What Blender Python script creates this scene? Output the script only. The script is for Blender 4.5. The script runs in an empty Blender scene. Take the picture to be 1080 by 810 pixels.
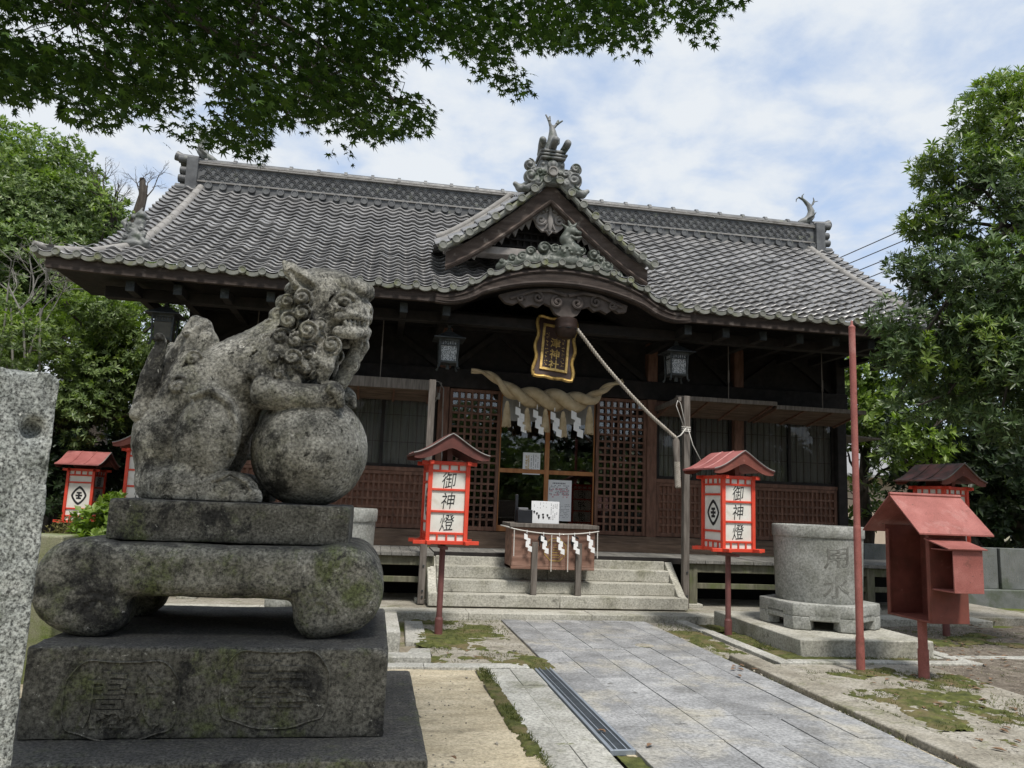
import bpy, bmesh, math, random
import numpy as np
from mathutils import Matrix, Vector

# ------------------------------------------------------------------ camera, sky, sun, exposure
scene = bpy.context.scene
COL = scene.collection
R_ = math.radians
YAW, PITCH, ROLL, FPX, EYE = R_(9.52), R_(8.55), R_(2.26), 825.0, 1.55
_f = np.array([math.sin(YAW)*math.cos(PITCH), math.cos(YAW)*math.cos(PITCH), math.sin(PITCH)])
_r0 = np.array([math.cos(YAW), -math.sin(YAW), 0.0])
_u0 = np.cross(_r0, _f)
_r = math.cos(ROLL)*_r0 + math.sin(ROLL)*_u0
_u = math.cos(ROLL)*_u0 - math.sin(ROLL)*_r0
CAM = np.array([0.0, 0.0, EYE])
cd = bpy.data.cameras.new('camera')
cam = bpy.data.objects.new('camera', cd)
COL.objects.link(cam)
cd.sensor_width = 36.0
cd.lens = FPX/1080.0*36.0
cd.clip_start = 0.05
cd.clip_end = 3000
cam.matrix_world = Matrix(((_r[0], _u[0], -_f[0], CAM[0]), (_r[1], _u[1], -_f[1], CAM[1]), (_r[2], _u[2], -_f[2], CAM[2]), (0, 0, 0, 1)))
scene.camera = cam

SUN_EL, SUN_AZ = R_(62), R_(168)      # azimuth measured from +Y clockwise: behind the camera, to the right
w = bpy.data.worlds.new('World')
scene.world = w
w.use_nodes = True
nt = w.node_tree
nt.nodes.clear()
N = nt.nodes.new
L = nt.links.new
sky = N('ShaderNodeTexSky'); sky.sky_type = 'NISHITA'; sky.sun_disc = False
sky.sun_elevation = SUN_EL; sky.sun_rotation = SUN_AZ; sky.air_density = 1.0; sky.dust_density = 1.2
tc = N('ShaderNodeTexCoord')
# cloud layer: direction projected on a plane overhead
sp = N('ShaderNodeSeparateXYZ'); L(tc.outputs['Generated'], sp.inputs[0])
mx = N('ShaderNodeMath'); mx.operation = 'MAXIMUM'; L(sp.outputs['Z'], mx.inputs[0]); mx.inputs[1].default_value = 0.0
ad = N('ShaderNodeMath'); ad.operation = 'ADD'; L(mx.outputs[0], ad.inputs[0]); ad.inputs[1].default_value = 0.22
dx = N('ShaderNodeMath'); dx.operation = 'DIVIDE'; L(sp.outputs['X'], dx.inputs[0]); L(ad.outputs[0], dx.inputs[1])
dy = N('ShaderNodeMath'); dy.operation = 'DIVIDE'; L(sp.outputs['Y'], dy.inputs[0]); L(ad.outputs[0], dy.inputs[1])
cv = N('ShaderNodeCombineXYZ'); L(dx.outputs[0], cv.inputs[0]); L(dy.outputs[0], cv.inputs[1])
n1 = N('ShaderNodeTexNoise'); n1.inputs['Scale'].default_value = 5.2; n1.inputs['Detail'].default_value = 10; n1.inputs['Roughness'].default_value = 0.56
n1.inputs['Distortion'].default_value = 0.15
L(cv.outputs[0], n1.inputs['Vector'])
n2 = N('ShaderNodeTexNoise'); n2.inputs['Scale'].default_value = 0.9; n2.inputs['Detail'].default_value = 4
L(cv.outputs[0], n2.inputs['Vector'])
# cover: thinner to the right of the view (clear blue breaks), thick to the left
cov = N('ShaderNodeMath'); cov.operation = 'MULTIPLY_ADD'; L(dx.outputs[0], cov.inputs[0]); cov.inputs[1].default_value = -0.06; cov.inputs[2].default_value = 0.07
s1 = N('ShaderNodeMath'); s1.operation = 'ADD'; L(n1.outputs['Fac'], s1.inputs[0]); L(cov.outputs[0], s1.inputs[1])
s2 = N('ShaderNodeMath'); s2.operation = 'MULTIPLY_ADD'; L(n2.outputs['Fac'], s2.inputs[0]); s2.inputs[1].default_value = 0.35; L(s1.outputs[0], s2.inputs[2])
rp = N('ShaderNodeValToRGB'); L(s2.outputs[0], rp.inputs[0])
rp.color_ramp.elements[0].position = 0.48; rp.color_ramp.elements[0].color = (0.60, 0.60, 0.60, 1)
rp.color_ramp.elements[1].position = 0.74; rp.color_ramp.elements[1].color = (1, 1, 1, 1)
# cloud brightness varies from grey bellies to white
rc = N('ShaderNodeValToRGB'); L(s2.outputs[0], rc.inputs[0])
rc.color_ramp.elements[0].position = 0.55; rc.color_ramp.elements[0].color = (0.55, 0.66, 0.84, 1)
rc.color_ramp.elements[1].position = 0.82; rc.color_ramp.elements[1].color = (0.81, 0.855, 0.905, 1)
sc_ = N('ShaderNodeVectorMath'); sc_.operation = 'SCALE'; L(rc.outputs['Color'], sc_.inputs[0]); sc_.inputs['Scale'].default_value = 7.0
sk_ = N('ShaderNodeVectorMath'); sk_.operation = 'SCALE'; L(sky.outputs[0], sk_.inputs[0]); sk_.inputs['Scale'].default_value = 1.7
mixs = N('ShaderNodeMix'); mixs.data_type = 'RGBA'; L(rp.outputs['Color'], mixs.inputs['Factor'])
L(sk_.outputs[0], mixs.inputs[6]); L(sc_.outputs[0], mixs.inputs[7])
bg = N('ShaderNodeBackground'); bg.inputs['Strength'].default_value = 0.1
L(mixs.outputs[2], bg.inputs['Color'])
wo = N('ShaderNodeOutputWorld'); L(bg.outputs[0], wo.inputs[0])

sd = bpy.data.lights.new('sun', 'SUN'); sd.energy = 2.9; sd.angle = R_(10); sd.color = (1.0, 0.95, 0.88)
so = bpy.data.objects.new('sun', sd); COL.objects.link(so)
_sdir = Vector((math.sin(SUN_AZ)*math.cos(SUN_EL), math.cos(SUN_AZ)*math.cos(SUN_EL), math.sin(SUN_EL)))
so.rotation_euler = _sdir.to_track_quat('Z', 'Y').to_euler()
so.location = (6, -6, 20)

scene.view_settings.view_transform = 'Standard'
scene.view_settings.look = 'None'
scene.view_settings.exposure = 0.52
scene.view_settings.gamma = 1.0
scene.view_settings.use_curve_mapping = False
scene.render.engine = 'CYCLES'
scene.cycles.use_denoising = True
scene.cycles.max_bounces = 8
scene.cycles.transparent_max_bounces = 12

# ------------------------------------------------------------------ helpers
rng = np.random.default_rng(11)
rnd = random.Random(5)

def ray(x, y):
    return _f + (x-540)/FPX*_r - (y-405)/FPX*_u
def at(x, y, Y):                       # the point of the world seen at photo pixel (x, y), at distance Y into the scene
    d = ray(x, y); return CAM + d*(Y/d[1])
def gz(x, y, z=0.0):                   # the same, on a level plane
    d = ray(x, y); return CAM + d*((z-EYE)/d[2])

OFF = {}
def tag(o, label=None, cat=None, group=None, kind=None):
    if label: o['label'] = label
    if cat: o['category'] = cat
    if group: o['group'] = group
    if kind: o['kind'] = kind
    return o
def thing(name, label, cat, loc=(0, 0, 0), group=None):
    o = bpy.data.objects.new(name, None); COL.objects.link(o)
    o.empty_display_size = 0.1
    o.location = loc; OFF[o.name] = np.array(loc, float)
    return tag(o, label, cat, group)
def copy_tree(o, parent=None):
    c = o.copy(); COL.objects.link(c)
    if parent is not None: c.parent = parent
    for ch in [k for k in bpy.data.objects if k.parent == o]: copy_tree(ch, c)
    return c

def rotz(a):
    c, s = math.cos(a), math.sin(a); return np.array([[c, -s, 0], [s, c, 0], [0, 0, 1.0]])
def rotx(a):
    c, s = math.cos(a), math.sin(a); return np.array([[1.0, 0, 0], [0, c, -s], [0, s, c]])
def roty(a):
    c, s = math.cos(a), math.sin(a); return np.array([[c, 0, s], [0, 1.0, 0], [-s, 0, c]])

class MB:
    def __init__(s):
        s.v = []; s.f = []; s.m = []; s.n = 0
    def add(s, V, F, mi=0):
        V = np.asarray(V, float).reshape(-1, 3)
        s.v.append(V)
        n = s.n
        s.f.extend([tuple(int(i)+n for i in f) for f in F]); s.m.extend([mi]*len(F)); s.n += len(V)
        return s
    def bx(s, x0, x1, y0, y1, z0, z1, mi=0, rot=None, c=None, jit=0):
        V = np.array([[x, y, z] for z in (z0, z1) for y in (y0, y1) for x in (x0, x1)], float)
        if jit: V += rng.normal(size=V.shape)*jit
        if rot is not None:
            cc = V.mean(0) if c is None else np.array(c, float)
            V = (V-cc) @ np.asarray(rot).T + cc
        return s.add(V, [(0, 2, 3, 1), (4, 5, 7, 6), (0, 1, 5, 4), (2, 6, 7, 3), (0, 4, 6, 2), (1, 3, 7, 5)], mi)
    def beam(s, a, b, w, h, mi=0, up=(0, 0, 1)):
        a = np.array(a, float); b = np.array(b, float); d = b-a; d /= np.linalg.norm(d)
        side = np.cross(d, up)
        if np.linalg.norm(side) < 1e-6: side = np.array([1.0, 0, 0])
        side /= np.linalg.norm(side); u = np.cross(side, d)
        V = [p + side*w/2*i + u*h/2*j for p in (a, b) for j in (-1, 1) for i in (-1, 1)]
        return s.add(V, [(0, 2, 3, 1), (4, 5, 7, 6), (0, 1, 5, 4), (2, 6, 7, 3), (0, 4, 6, 2), (1, 3, 7, 5)], mi)
    def prism(s, poly, h0, h1, plane='xz', mi=0, off=(0, 0, 0), rot=None):   # a 2-D outline given thickness
        P = np.array(poly, float); n = len(P)
        if np.sum(P[:, 0]*np.roll(P[:, 1], -1) - np.roll(P[:, 0], -1)*P[:, 1]) < 0: P = P[::-1]
        def emb(h):
            if plane == 'xz': return np.stack([P[:, 0], np.full(n, h), P[:, 1]], 1)
            if plane == 'xy': return np.stack([P[:, 0], P[:, 1], np.full(n, h)], 1)
            return np.stack([np.full(n, h), P[:, 0], P[:, 1]], 1)
        V = np.concatenate([emb(h0), emb(h1)])
        if rot is not None: V = V @ np.asarray(rot).T
        V = V + np.array(off, float)
        F = [tuple(range(n)), tuple(range(2*n-1, n-1, -1))] + [((i+1) % n, i, i+n, (i+1) % n+n) for i in range(n)]
        if plane == 'xy': F = [f[::-1] for f in F]
        if plane == 'yz': F = [f[::-1] for f in F]
        return s.add(V, F, mi)
    def tube(s, pts, r, n=8, mi=0, caps=True, flat=1.0, closed=False):
        P = np.array(pts, float); k = len(P)
        rr = np.full(k, r, float) if np.isscalar(r) else np.array(r, float)
        T = np.gradient(P, axis=0); T /= np.linalg.norm(T, axis=1)[:, None]+1e-12
        ref = np.array([0, 0, 1.0]) if abs(T[0, 2]) < 0.9 else np.array([1.0, 0, 0])
        a = np.cross(T[0], ref); a /= np.linalg.norm(a)
        V = []
        for i in range(k):
            a = a - T[i]*(a @ T[i]); a /= np.linalg.norm(a); b = np.cross(T[i], a)
            for j in range(n):
                t = 2*math.pi*j/n
                V.append(P[i] + rr[i]*(a*math.cos(t) + b*math.sin(t)*flat))
        F = []
        for i in range(k-1):
            for j in range(n):
                F.append((i*n+j, i*n+(j+1) % n, (i+1)*n+(j+1) % n, (i+1)*n+j))
        if caps: F += [tuple(range(n-1, -1, -1)), tuple(range((k-1)*n, k*n))]
        return s.add(V, F, mi)
    def cyl(s, a, b, r, n=16, mi=0, r2=None):
        return s.tube([a, b], [r, r if r2 is None else r2], n, mi)
    def lathe(s, prof, c=(0, 0, 0), n=32, mi=0, rot=None, ang0=0.0):
        V = []; k = len(prof)
        for (r, z) in prof:
            for j in range(n):
                t = 2*math.pi*j/n+ang0; V.append((r*math.cos(t), r*math.sin(t), z))
        V = np.array(V)
        if rot is not None: V = V @ np.asarray(rot).T
        V = V + np.array(c, float)
        F = []
        for i in range(k-1):
            for j in range(n):
                F.append((i*n+j, i*n+(j+1) % n, (i+1)*n+(j+1) % n, (i+1)*n+j))
        F += [tuple(range(n-1, -1, -1)), tuple(range((k-1)*n, k*n))]
        return s.add(V, F, mi)
    def grid(s, V, mi=0, keep=None):            # V: (rows, cols, 3)
        a, b = V.shape[:2]
        idx = np.arange(a*b).reshape(a, b)
        q = np.stack([idx[:-1, :-1], idx[:-1, 1:], idx[1:, 1:], idx[1:, :-1]], -1).reshape(-1, 4)
        if keep is not None: q = q[keep.reshape(-1)]
        return s.add(V.reshape(-1, 3), q, mi)
    def build(s, name, mats, parent=None, smooth=None, bevel=0, seg=2, off=None):
        V = np.concatenate(s.v) if s.v else np.zeros((0, 3))
        o3 = np.zeros(3)
        if parent is not None: o3 = OFF.get(parent.name, np.zeros(3))
        if off is not None: o3 = np.array(off, float)
        V = V - o3
        me = bpy.data.meshes.new(name)
        me.from_pydata(V.tolist(), [], s.f)
        if not isinstance(mats, (list, tuple)): mats = [mats]
        for m in mats: me.materials.append(m)
        if len(mats) > 1: me.polygons.foreach_set('material_index', s.m)
        me.update()
        o = bpy.data.objects.new(name, me); COL.objects.link(o)
        if parent is not None:
            o.parent = parent; OFF[o.name] = o3
        elif off is not None:
            o.location = off
        if smooth:
            me.polygons.foreach_set('use_smooth', [True]*len(me.polygons))
            if smooth < 180: me.set_sharp_from_angle(angle=R_(smooth))
        if bevel:
            b = o.modifiers.new('edge', 'BEVEL'); b.width = bevel; b.segments = seg; b.limit_method = 'ANGLE'; b.angle_limit = R_(40)
            b.harden_normals = False
            if not smooth:
                me.polygons.foreach_set('use_smooth', [True]*len(me.polygons))
                me.set_sharp_from_angle(angle=R_(60))
        return o

def fast_mesh(name, V, F, mats, parent=None, mi=None, smooth=False, off=None):  # numpy arrays of equal-sided faces
    o3 = np.zeros(3)
    if parent is not None: o3 = OFF.get(parent.name, o3)
    if off is not None: o3 = np.array(off, float)
    me = bpy.data.meshes.new(name)
    V = (np.asarray(V, np.float64)-o3).astype(np.float32); F = np.asarray(F, np.int32); k = F.shape[1]; nf = len(F)
    me.vertices.add(len(V)); me.vertices.foreach_set('co', V.ravel())
    me.loops.add(nf*k); me.loops.foreach_set('vertex_index', F.ravel())
    me.polygons.add(nf); me.polygons.foreach_set('loop_start', np.arange(nf, dtype=np.int32)*k)
    if not isinstance(mats, (list, tuple)): mats = [mats]
    for m in mats: me.materials.append(m)
    if mi is not None: me.polygons.foreach_set('material_index', np.asarray(mi, np.int32))
    if smooth: me.polygons.foreach_set('use_smooth', [True]*nf)
    me.update(calc_edges=True)
    o = bpy.data.objects.new(name, me); COL.objects.link(o)
    if parent is not None:
        o.parent = parent; OFF[o.name] = o3
    elif off is not None: o.location = off
    return o

def text_mesh(txt, size, depth=0.002, bold=0.0):        # glyphs as mesh data lying in XY, centred
    cu = bpy.data.curves.new('glyphs', 'FONT'); cu.body = txt; cu.size = size; cu.extrude = depth
    cu.align_x = 'CENTER'; cu.align_y = 'CENTER'; cu.offset = bold; cu.resolution_u = 4
    t = bpy.data.objects.new('glyphs', cu); COL.objects.link(t)
    dg = bpy.context.evaluated_depsgraph_get()
    me = bpy.data.meshes.new_from_object(t.evaluated_get(dg))
    V = np.array([v.co[:] for v in me.vertices]); F = [tuple(p.vertices) for p in me.polygons]
    bpy.data.objects.remove(t); bpy.data.curves.remove(cu); bpy.data.meshes.remove(me)
    if len(V):
        V[:, 0] -= (V[:, 0].max()+V[:, 0].min())/2; V[:, 1] -= (V[:, 1].max()+V[:, 1].min())/2
    return V, F
# ------------------------------------------------------------------ materials
def mk(name):
    m = bpy.data.materials.new(name); m.use_nodes = True
    t = m.node_tree; b = t.nodes['Principled BSDF']
    return m, t, b
def _noise(t, vec, scale, detail=6, rough=0.55, dist=0.0):
    n = t.nodes.new('ShaderNodeTexNoise'); n.inputs['Scale'].default_value = scale; n.inputs['Detail'].default_value = detail
    n.inputs['Roughness'].default_value = rough; n.inputs['Distortion'].default_value = dist
    t.links.new(vec, n.inputs['Vector']); return n.outputs['Fac']
def _ramp(t, fac, stops):
    r = t.nodes.new('ShaderNodeValToRGB'); t.links.new(fac, r.inputs[0]); e = r.color_ramp.elements
    while len(e) < len(stops): e.new(0.5)
    for k, (p, c) in enumerate(stops):
        e[k].position = p; e[k].color = (*c, 1) if hasattr(c, '__len__') else (c, c, c, 1)
    return r.outputs['Color']
def _mix(t, fac, a, b, mode='MIX'):
    m = t.nodes.new('ShaderNodeMix'); m.data_type = 'RGBA'; m.blend_type = mode
    for s, v in ((m.inputs['Factor'], fac), (m.inputs[6], a), (m.inputs[7], b)):
        if hasattr(v, 'is_linked') or hasattr(v, 'links'): t.links.new(v, s)
        elif hasattr(v, '__len__'): s.default_value = (*v, 1)
        else: s.default_value = v
    return m.outputs[2]
def _coords(t, stretch=(1, 1, 1), kind='Object', seed=0.0):
    c = t.nodes.new('ShaderNodeTexCoord'); mp = t.nodes.new('ShaderNodeMapping')
    mp.inputs['Scale'].default_value = stretch; mp.inputs['Location'].default_value = (seed, seed*1.7, seed*0.6)
    t.links.new(c.outputs[kind], mp.inputs['Vector']); return mp.outputs[0]

def pbr(name, cols, scale=4.0, rough=0.8, rough_var=0.1, bump=0.3, bscale=40, stretch=(1, 1, 1), patches=(), speck=None,
        metal=0.0, spec=0.4, detail=7, bdist=0.01, grime_up=None, island=0.0, prough=0.62, rstops=(0.3, 0.7)):
    m, t, b = mk(name)
    v = _coords(t, stretch)
    n0 = _noise(t, v, scale, detail)
    k = len(cols)
    col = _ramp(t, n0, [(rstops[0]+(rstops[1]-rstops[0])*i/max(1, k-1), c) for i, c in enumerate(cols)])
    v1 = _coords(t)
    if island:
        g = t.nodes.new('ShaderNodeNewGeometry')
        iv = _ramp(t, g.outputs['Random Per Island'], [(0, 1-island), (1, 1+island)])
        mm = t.nodes.new('ShaderNodeMapRange'); t.links.new(g.outputs['Random Per Island'], mm.inputs['Value'])
        mm.inputs['To Min'].default_value = 1-island; mm.inputs['To Max'].default_value = 1+island
        vm = t.nodes.new('ShaderNodeVectorMath'); vm.operation = 'SCALE'; t.links.new(col, vm.inputs[0]); t.links.new(mm.outputs[0], vm.inputs['Scale'])
        col = vm.outputs[0]
    for q, (c, sc, lo, hi) in enumerate(patches):
        f = _ramp(t, _noise(t, _coords(t, seed=3.1*(q+1)), sc, 10, prough, 0.3), [(lo, 0.0), (hi, 1.0)])
        col = _mix(t, f, col, c)
    if grime_up is not None:
        c, lo, hi, sc = grime_up
        g = t.nodes.new('ShaderNodeNewGeometry'); s = t.nodes.new('ShaderNodeSeparateXYZ'); t.links.new(g.outputs['True Normal'], s.inputs[0])
        a = t.nodes.new('ShaderNodeMath'); a.operation = 'MULTIPLY_ADD'; t.links.new(_noise(t, v1, sc, 9, 0.65), a.inputs[0]); a.inputs[1].default_value = 0.9
        t.links.new(s.outputs['Z'], a.inputs[2])
        h = t.nodes.new('ShaderNodeMath'); h.operation = 'MULTIPLY'; t.links.new(a.outputs[0], h.inputs[0]); h.inputs[1].default_value = 0.5
        f = _ramp(t, h.outputs[0], [(lo, 0.0), (hi, 1.0)])
        col = _mix(t, f, col, c)
    if speck:
        sc, amt, thin = speck
        f = _ramp(t, _noise(t, v1, sc, 2, 0.7), [(0.5-thin, 1-amt), (0.5+thin, 1+amt)])
        col = _mix(t, 1.0, col, f, 'MULTIPLY')
    t.links.new(col, b.inputs['Base Color'])
    r = _ramp(t, _noise(t, v1, scale*2.3, 5), [(0.3, max(0.02, rough-rough_var)), (0.7, min(1, rough+rough_var))])
    t.links.new(r, b.inputs['Roughness'])
    b.inputs['Metallic'].default_value = metal
    b.inputs['Specular IOR Level'].default_value = spec
    if bump:
        bp = t.nodes.new('ShaderNodeBump'); bp.inputs['Strength'].default_value = bump; bp.inputs['Distance'].default_value = bdist
        hh = _mix(t, 0.5, _noise(t, v, bscale, 8, 0.65), _noise(t, v, bscale*0.22, 6, 0.6))
        t.links.new(hh, bp.inputs['Height']); t.links.new(bp.outputs[0], b.inputs['Normal'])
    return m

def leafmat(name, c1, c2, c3, rough=0.45, trans=0.25, spec=0.4):
    m, t, b = mk(name)
    g = t.nodes.new('ShaderNodeNewGeometry')
    col = _ramp(t, g.outputs['Random Per Island'], [(0.0, c1), (0.55, c2), (1.0, c3)])
    big = _ramp(t, _noise(t, _coords(t), 0.9, 3), [(0.3, 0.72), (0.7, 1.25)])
    col = _mix(t, 1.0, col, big, 'MULTIPLY')
    t.links.new(col, b.inputs['Base Color']); b.inputs['Roughness'].default_value = rough; b.inputs['Specular IOR Level'].default_value = spec
    tr = t.nodes.new('ShaderNodeBsdfTranslucent')
    tc2 = _mix(t, 1.0, col, (1.25, 1.45, 0.6), 'MULTIPLY'); t.links.new(tc2, tr.inputs['Color'])
    ms = t.nodes.new('ShaderNodeMixShader'); ms.inputs[0].default_value = trans
    t.links.new(b.outputs[0], ms.inputs[1]); t.links.new(tr.outputs[0], ms.inputs[2])
    t.links.new(ms.outputs[0], t.nodes['Material Output'].inputs['Surface'])
    return m

M = {}
# carved stone of the statue: grey-buff granite with black lichen, olive algae and pale crusts
M['statue'] = pbr('statue_stone', [(0.15, 0.147, 0.125), (0.245, 0.24, 0.212), (0.365, 0.358, 0.322)], 7, 0.92, 0.06, 1.0, 34, prough=0.80,
    patches=[((0.19, 0.188, 0.14), 2.4, 0.52, 0.64), ((0.030, 0.030, 0.027), 2.2, 0.485, 0.585), ((0.035, 0.034, 0.029), 13, 0.555, 0.615), ((0.50, 0.49, 0.45), 14, 0.60, 0.645)],
    speck=(52, 0.58, 0.18), grime_up=((0.034, 0.033, 0.029), 0.50, 0.74, 10), bdist=0.018)
M['pedestal'] = pbr('pedestal_stone', [(0.055, 0.054, 0.046), (0.095, 0.093, 0.080), (0.15, 0.147, 0.13)], 8, 0.93, 0.05, 0.9, 40, prough=0.76,
    patches=[((0.085, 0.098, 0.045), 2.1, 0.53, 0.63), ((0.024, 0.024, 0.023), 2.6, 0.525, 0.60), ((0.42, 0.42, 0.38), 8, 0.64, 0.67), ((0.33, 0.33, 0.30), 20, 0.62, 0.66)],
    speck=(54, 0.66, 0.18), grime_up=((0.048, 0.048, 0.048), 0.54, 0.78, 14), bdist=0.014)
M['tablestone'] = pbr('table_stone', [(0.095, 0.093, 0.077), (0.16, 0.157, 0.134), (0.25, 0.245, 0.215)], 7, 0.93, 0.05, 1.0, 36, prough=0.78,
    patches=[((0.095, 0.11, 0.05), 2.3, 0.51, 0.61), ((0.026, 0.026, 0.025), 2.3, 0.49, 0.59), ((0.50, 0.50, 0.47), 6.5, 0.63, 0.66), ((0.040, 0.040, 0.037), 9, 0.57, 0.63)],
    speck=(52, 0.62, 0.18), grime_up=((0.032, 0.032, 0.031), 0.58, 0.78, 10), bdist=0.016)
M['pillar'] = pbr('pillar_granite', [(0.16, 0.172, 0.165), (0.235, 0.25, 0.238), (0.32, 0.333, 0.318)], 14, 0.92, 0.05, 1.0, 50, prough=0.75,
    patches=[((0.10, 0.11, 0.095), 3, 0.53, 0.63), ((0.44, 0.45, 0.43), 24, 0.60, 0.66), ((0.07, 0.073, 0.068), 30, 0.59, 0.65)], speck=(90, 0.8, 0.16), bdist=0.009)
M['pillar_dark'] = pbr('dark_granite', [(0.030, 0.031, 0.029), (0.055, 0.057, 0.053), (0.10, 0.104, 0.098)], 9, 0.95, 0.04, 1.0, 50, speck=(90, 0.7, 0.18), bdist=0.008)  # darker stone for the pillar's left face only
M['granite'] = pbr('paving_granite', [(0.175, 0.178, 0.18), (0.245, 0.249, 0.252), (0.325, 0.328, 0.33)], 3.2, 0.82, 0.1, 0.6, 90,
    patches=[((0.36, 0.34, 0.285), 1.6, 0.52, 0.70), ((0.17, 0.17, 0.165), 2.6, 0.56, 0.72), ((0.12, 0.12, 0.115), 9, 0.62, 0.70)], speck=(44, 0.38, 0.2), island=0.15, bdist=0.004)
M['stonestep'] = pbr('step_granite', [(0.29, 0.28, 0.24), (0.37, 0.36, 0.31), (0.43, 0.42, 0.37)], 3, 0.9, 0.06, 0.5, 60,
    patches=[((0.23, 0.225, 0.17), 2.2, 0.52, 0.7), ((0.17, 0.165, 0.14), 7, 0.6, 0.7)], speck=(42, 0.36, 0.2), island=0.09, bdist=0.006)
M['kerb'] = pbr('kerb_granite', [(0.29, 0.285, 0.255), (0.37, 0.365, 0.33), (0.44, 0.435, 0.40)], 3, 0.9, 0.06, 0.5, 60,
    patches=[((0.20, 0.20, 0.15), 2.6, 0.54, 0.68), ((0.15, 0.16, 0.08), 5, 0.64, 0.72)], speck=(46, 0.4, 0.2), island=0.1, bdist=0.006)
M['tubstone'] = pbr('basin_stone', [(0.215, 0.22, 0.20), (0.29, 0.295, 0.275), (0.355, 0.36, 0.335)], 3.5, 0.92, 0.05, 0.6, 60,
    patches=[((0.165, 0.17, 0.145), 2.6, 0.5, 0.68), ((0.13, 0.14, 0.09), 6, 0.6, 0.7), ((0.5, 0.5, 0.47), 9, 0.67, 0.71)], speck=(40, 0.35, 0.2), bdist=0.010, prough=0.74)
M['mossstone'] = pbr('mossy_stone', [(0.18, 0.19, 0.10), (0.25, 0.25, 0.17)], 4, 0.95, 0.04, 0.6, 60, patches=[((0.12, 0.16, 0.035), 3, 0.45, 0.62)], speck=(120, 0.4, 0.2))
M['fencestone'] = pbr('tablet_stone', [(0.12, 0.13, 0.125), (0.17, 0.18, 0.175)], 4, 0.92, 0.05, 0.5, 60, patches=[((0.09, 0.105, 0.08), 3, 0.5, 0.66)], speck=(120, 0.3, 0.2))
M['carved'] = pbr('groove_shade', [(0.12, 0.12, 0.107), (0.18, 0.18, 0.162)], 9, 0.95, 0.04, 0.6, 40, prough=.75, patches=[((0.24, 0.245, 0.225), 9, 0.54, 0.62)], speck=(120, 0.3, 0.2))  # shade of cut grooves put into the colour, with worn stone patches
# timber
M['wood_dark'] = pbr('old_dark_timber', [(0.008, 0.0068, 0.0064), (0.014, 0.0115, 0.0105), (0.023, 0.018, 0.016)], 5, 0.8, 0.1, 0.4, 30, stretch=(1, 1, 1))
M['wood_brown'] = pbr('brown_timber', [(0.058, 0.038, 0.026), (0.098, 0.066, 0.046), (0.145, 0.10, 0.072)], 3, 0.75, 0.1, 0.5, 26, stretch=(1, 5, 9), island=0.14)
M['wood_lattice'] = pbr('lattice_timber', [(0.082, 0.041, 0.026), (0.135, 0.068, 0.045), (0.19, 0.10, 0.068)], 5, 0.72, 0.1, 0.4, 26, stretch=(4, 4, 1), island=0.2)
M['wood_panel'] = pbr('back_board_timber', [(0.20, 0.094, 0.060), (0.27, 0.132, 0.088), (0.34, 0.175, 0.122)], 4, 0.8, 0.1, 0.4, 26, stretch=(1, 4, 9), island=0.1)
M['wood_grey'] = pbr('weathered_timber', [(0.085, 0.072, 0.062), (0.135, 0.118, 0.102), (0.19, 0.168, 0.148)], 4, 0.88, 0.08, 0.6, 26, stretch=(9, 4, 0.9), island=0.12)
M['wood_deck'] = pbr('deck_timber', [(0.11, 0.105, 0.095), (0.17, 0.165, 0.15), (0.23, 0.22, 0.20)], 4, 0.86, 0.08, 0.6, 26, stretch=(9, 0.9, 4), island=0.15,
    patches=[((0.10, 0.11, 0.06), 2.5, 0.6, 0.75)])
M['wood_post'] = pbr('mossy_timber', [(0.085, 0.08, 0.055), (0.14, 0.135, 0.095), (0.19, 0.18, 0.13)], 4, 0.9, 0.06, 0.6, 26, stretch=(6, 6, 1),
    patches=[((0.10, 0.12, 0.045), 3, 0.5, 0.68)])
M['wood_orange'] = pbr('fresh_door_timber', [(0.27, 0.105, 0.035), (0.36, 0.15, 0.05), (0.42, 0.19, 0.07)], 4, 0.5, 0.1, 0.25, 26, stretch=(5, 5, 1))
M['wood_box'] = pbr('box_timber', [(0.14, 0.076, 0.054), (0.225, 0.125, 0.09), (0.30, 0.18, 0.135)], 2.4, 0.8, 0.1, 0.5, 26, stretch=(1, 4, 6), patches=[((0.17, 0.13, 0.105), 4, 0.55, 0.7)])
M['wood_barge'] = pbr('gable_timber', [(0.045, 0.032, 0.026), (0.080, 0.059, 0.048), (0.13, 0.104, 0.09)], 3, 0.85, 0.08, 0.6, 26, stretch=(1, 6, 4), patches=[((0.20, 0.17, 0.145), 6, 0.58, 0.68), ((0.055, 0.04, 0.033), 3, 0.56, 0.7)])
M['wood_carve'] = pbr('carved_timber', [(0.17, 0.155, 0.145), (0.26, 0.24, 0.225), (0.34, 0.315, 0.295)], 6, 0.9, 0.06, 0.6, 40)
M['wood_frieze'] = pbr('frieze_timber', [(0.050, 0.040, 0.036), (0.080, 0.066, 0.059), (0.12, 0.10, 0.09)], 6, 0.9, 0.06, 0.6, 40)
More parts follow.
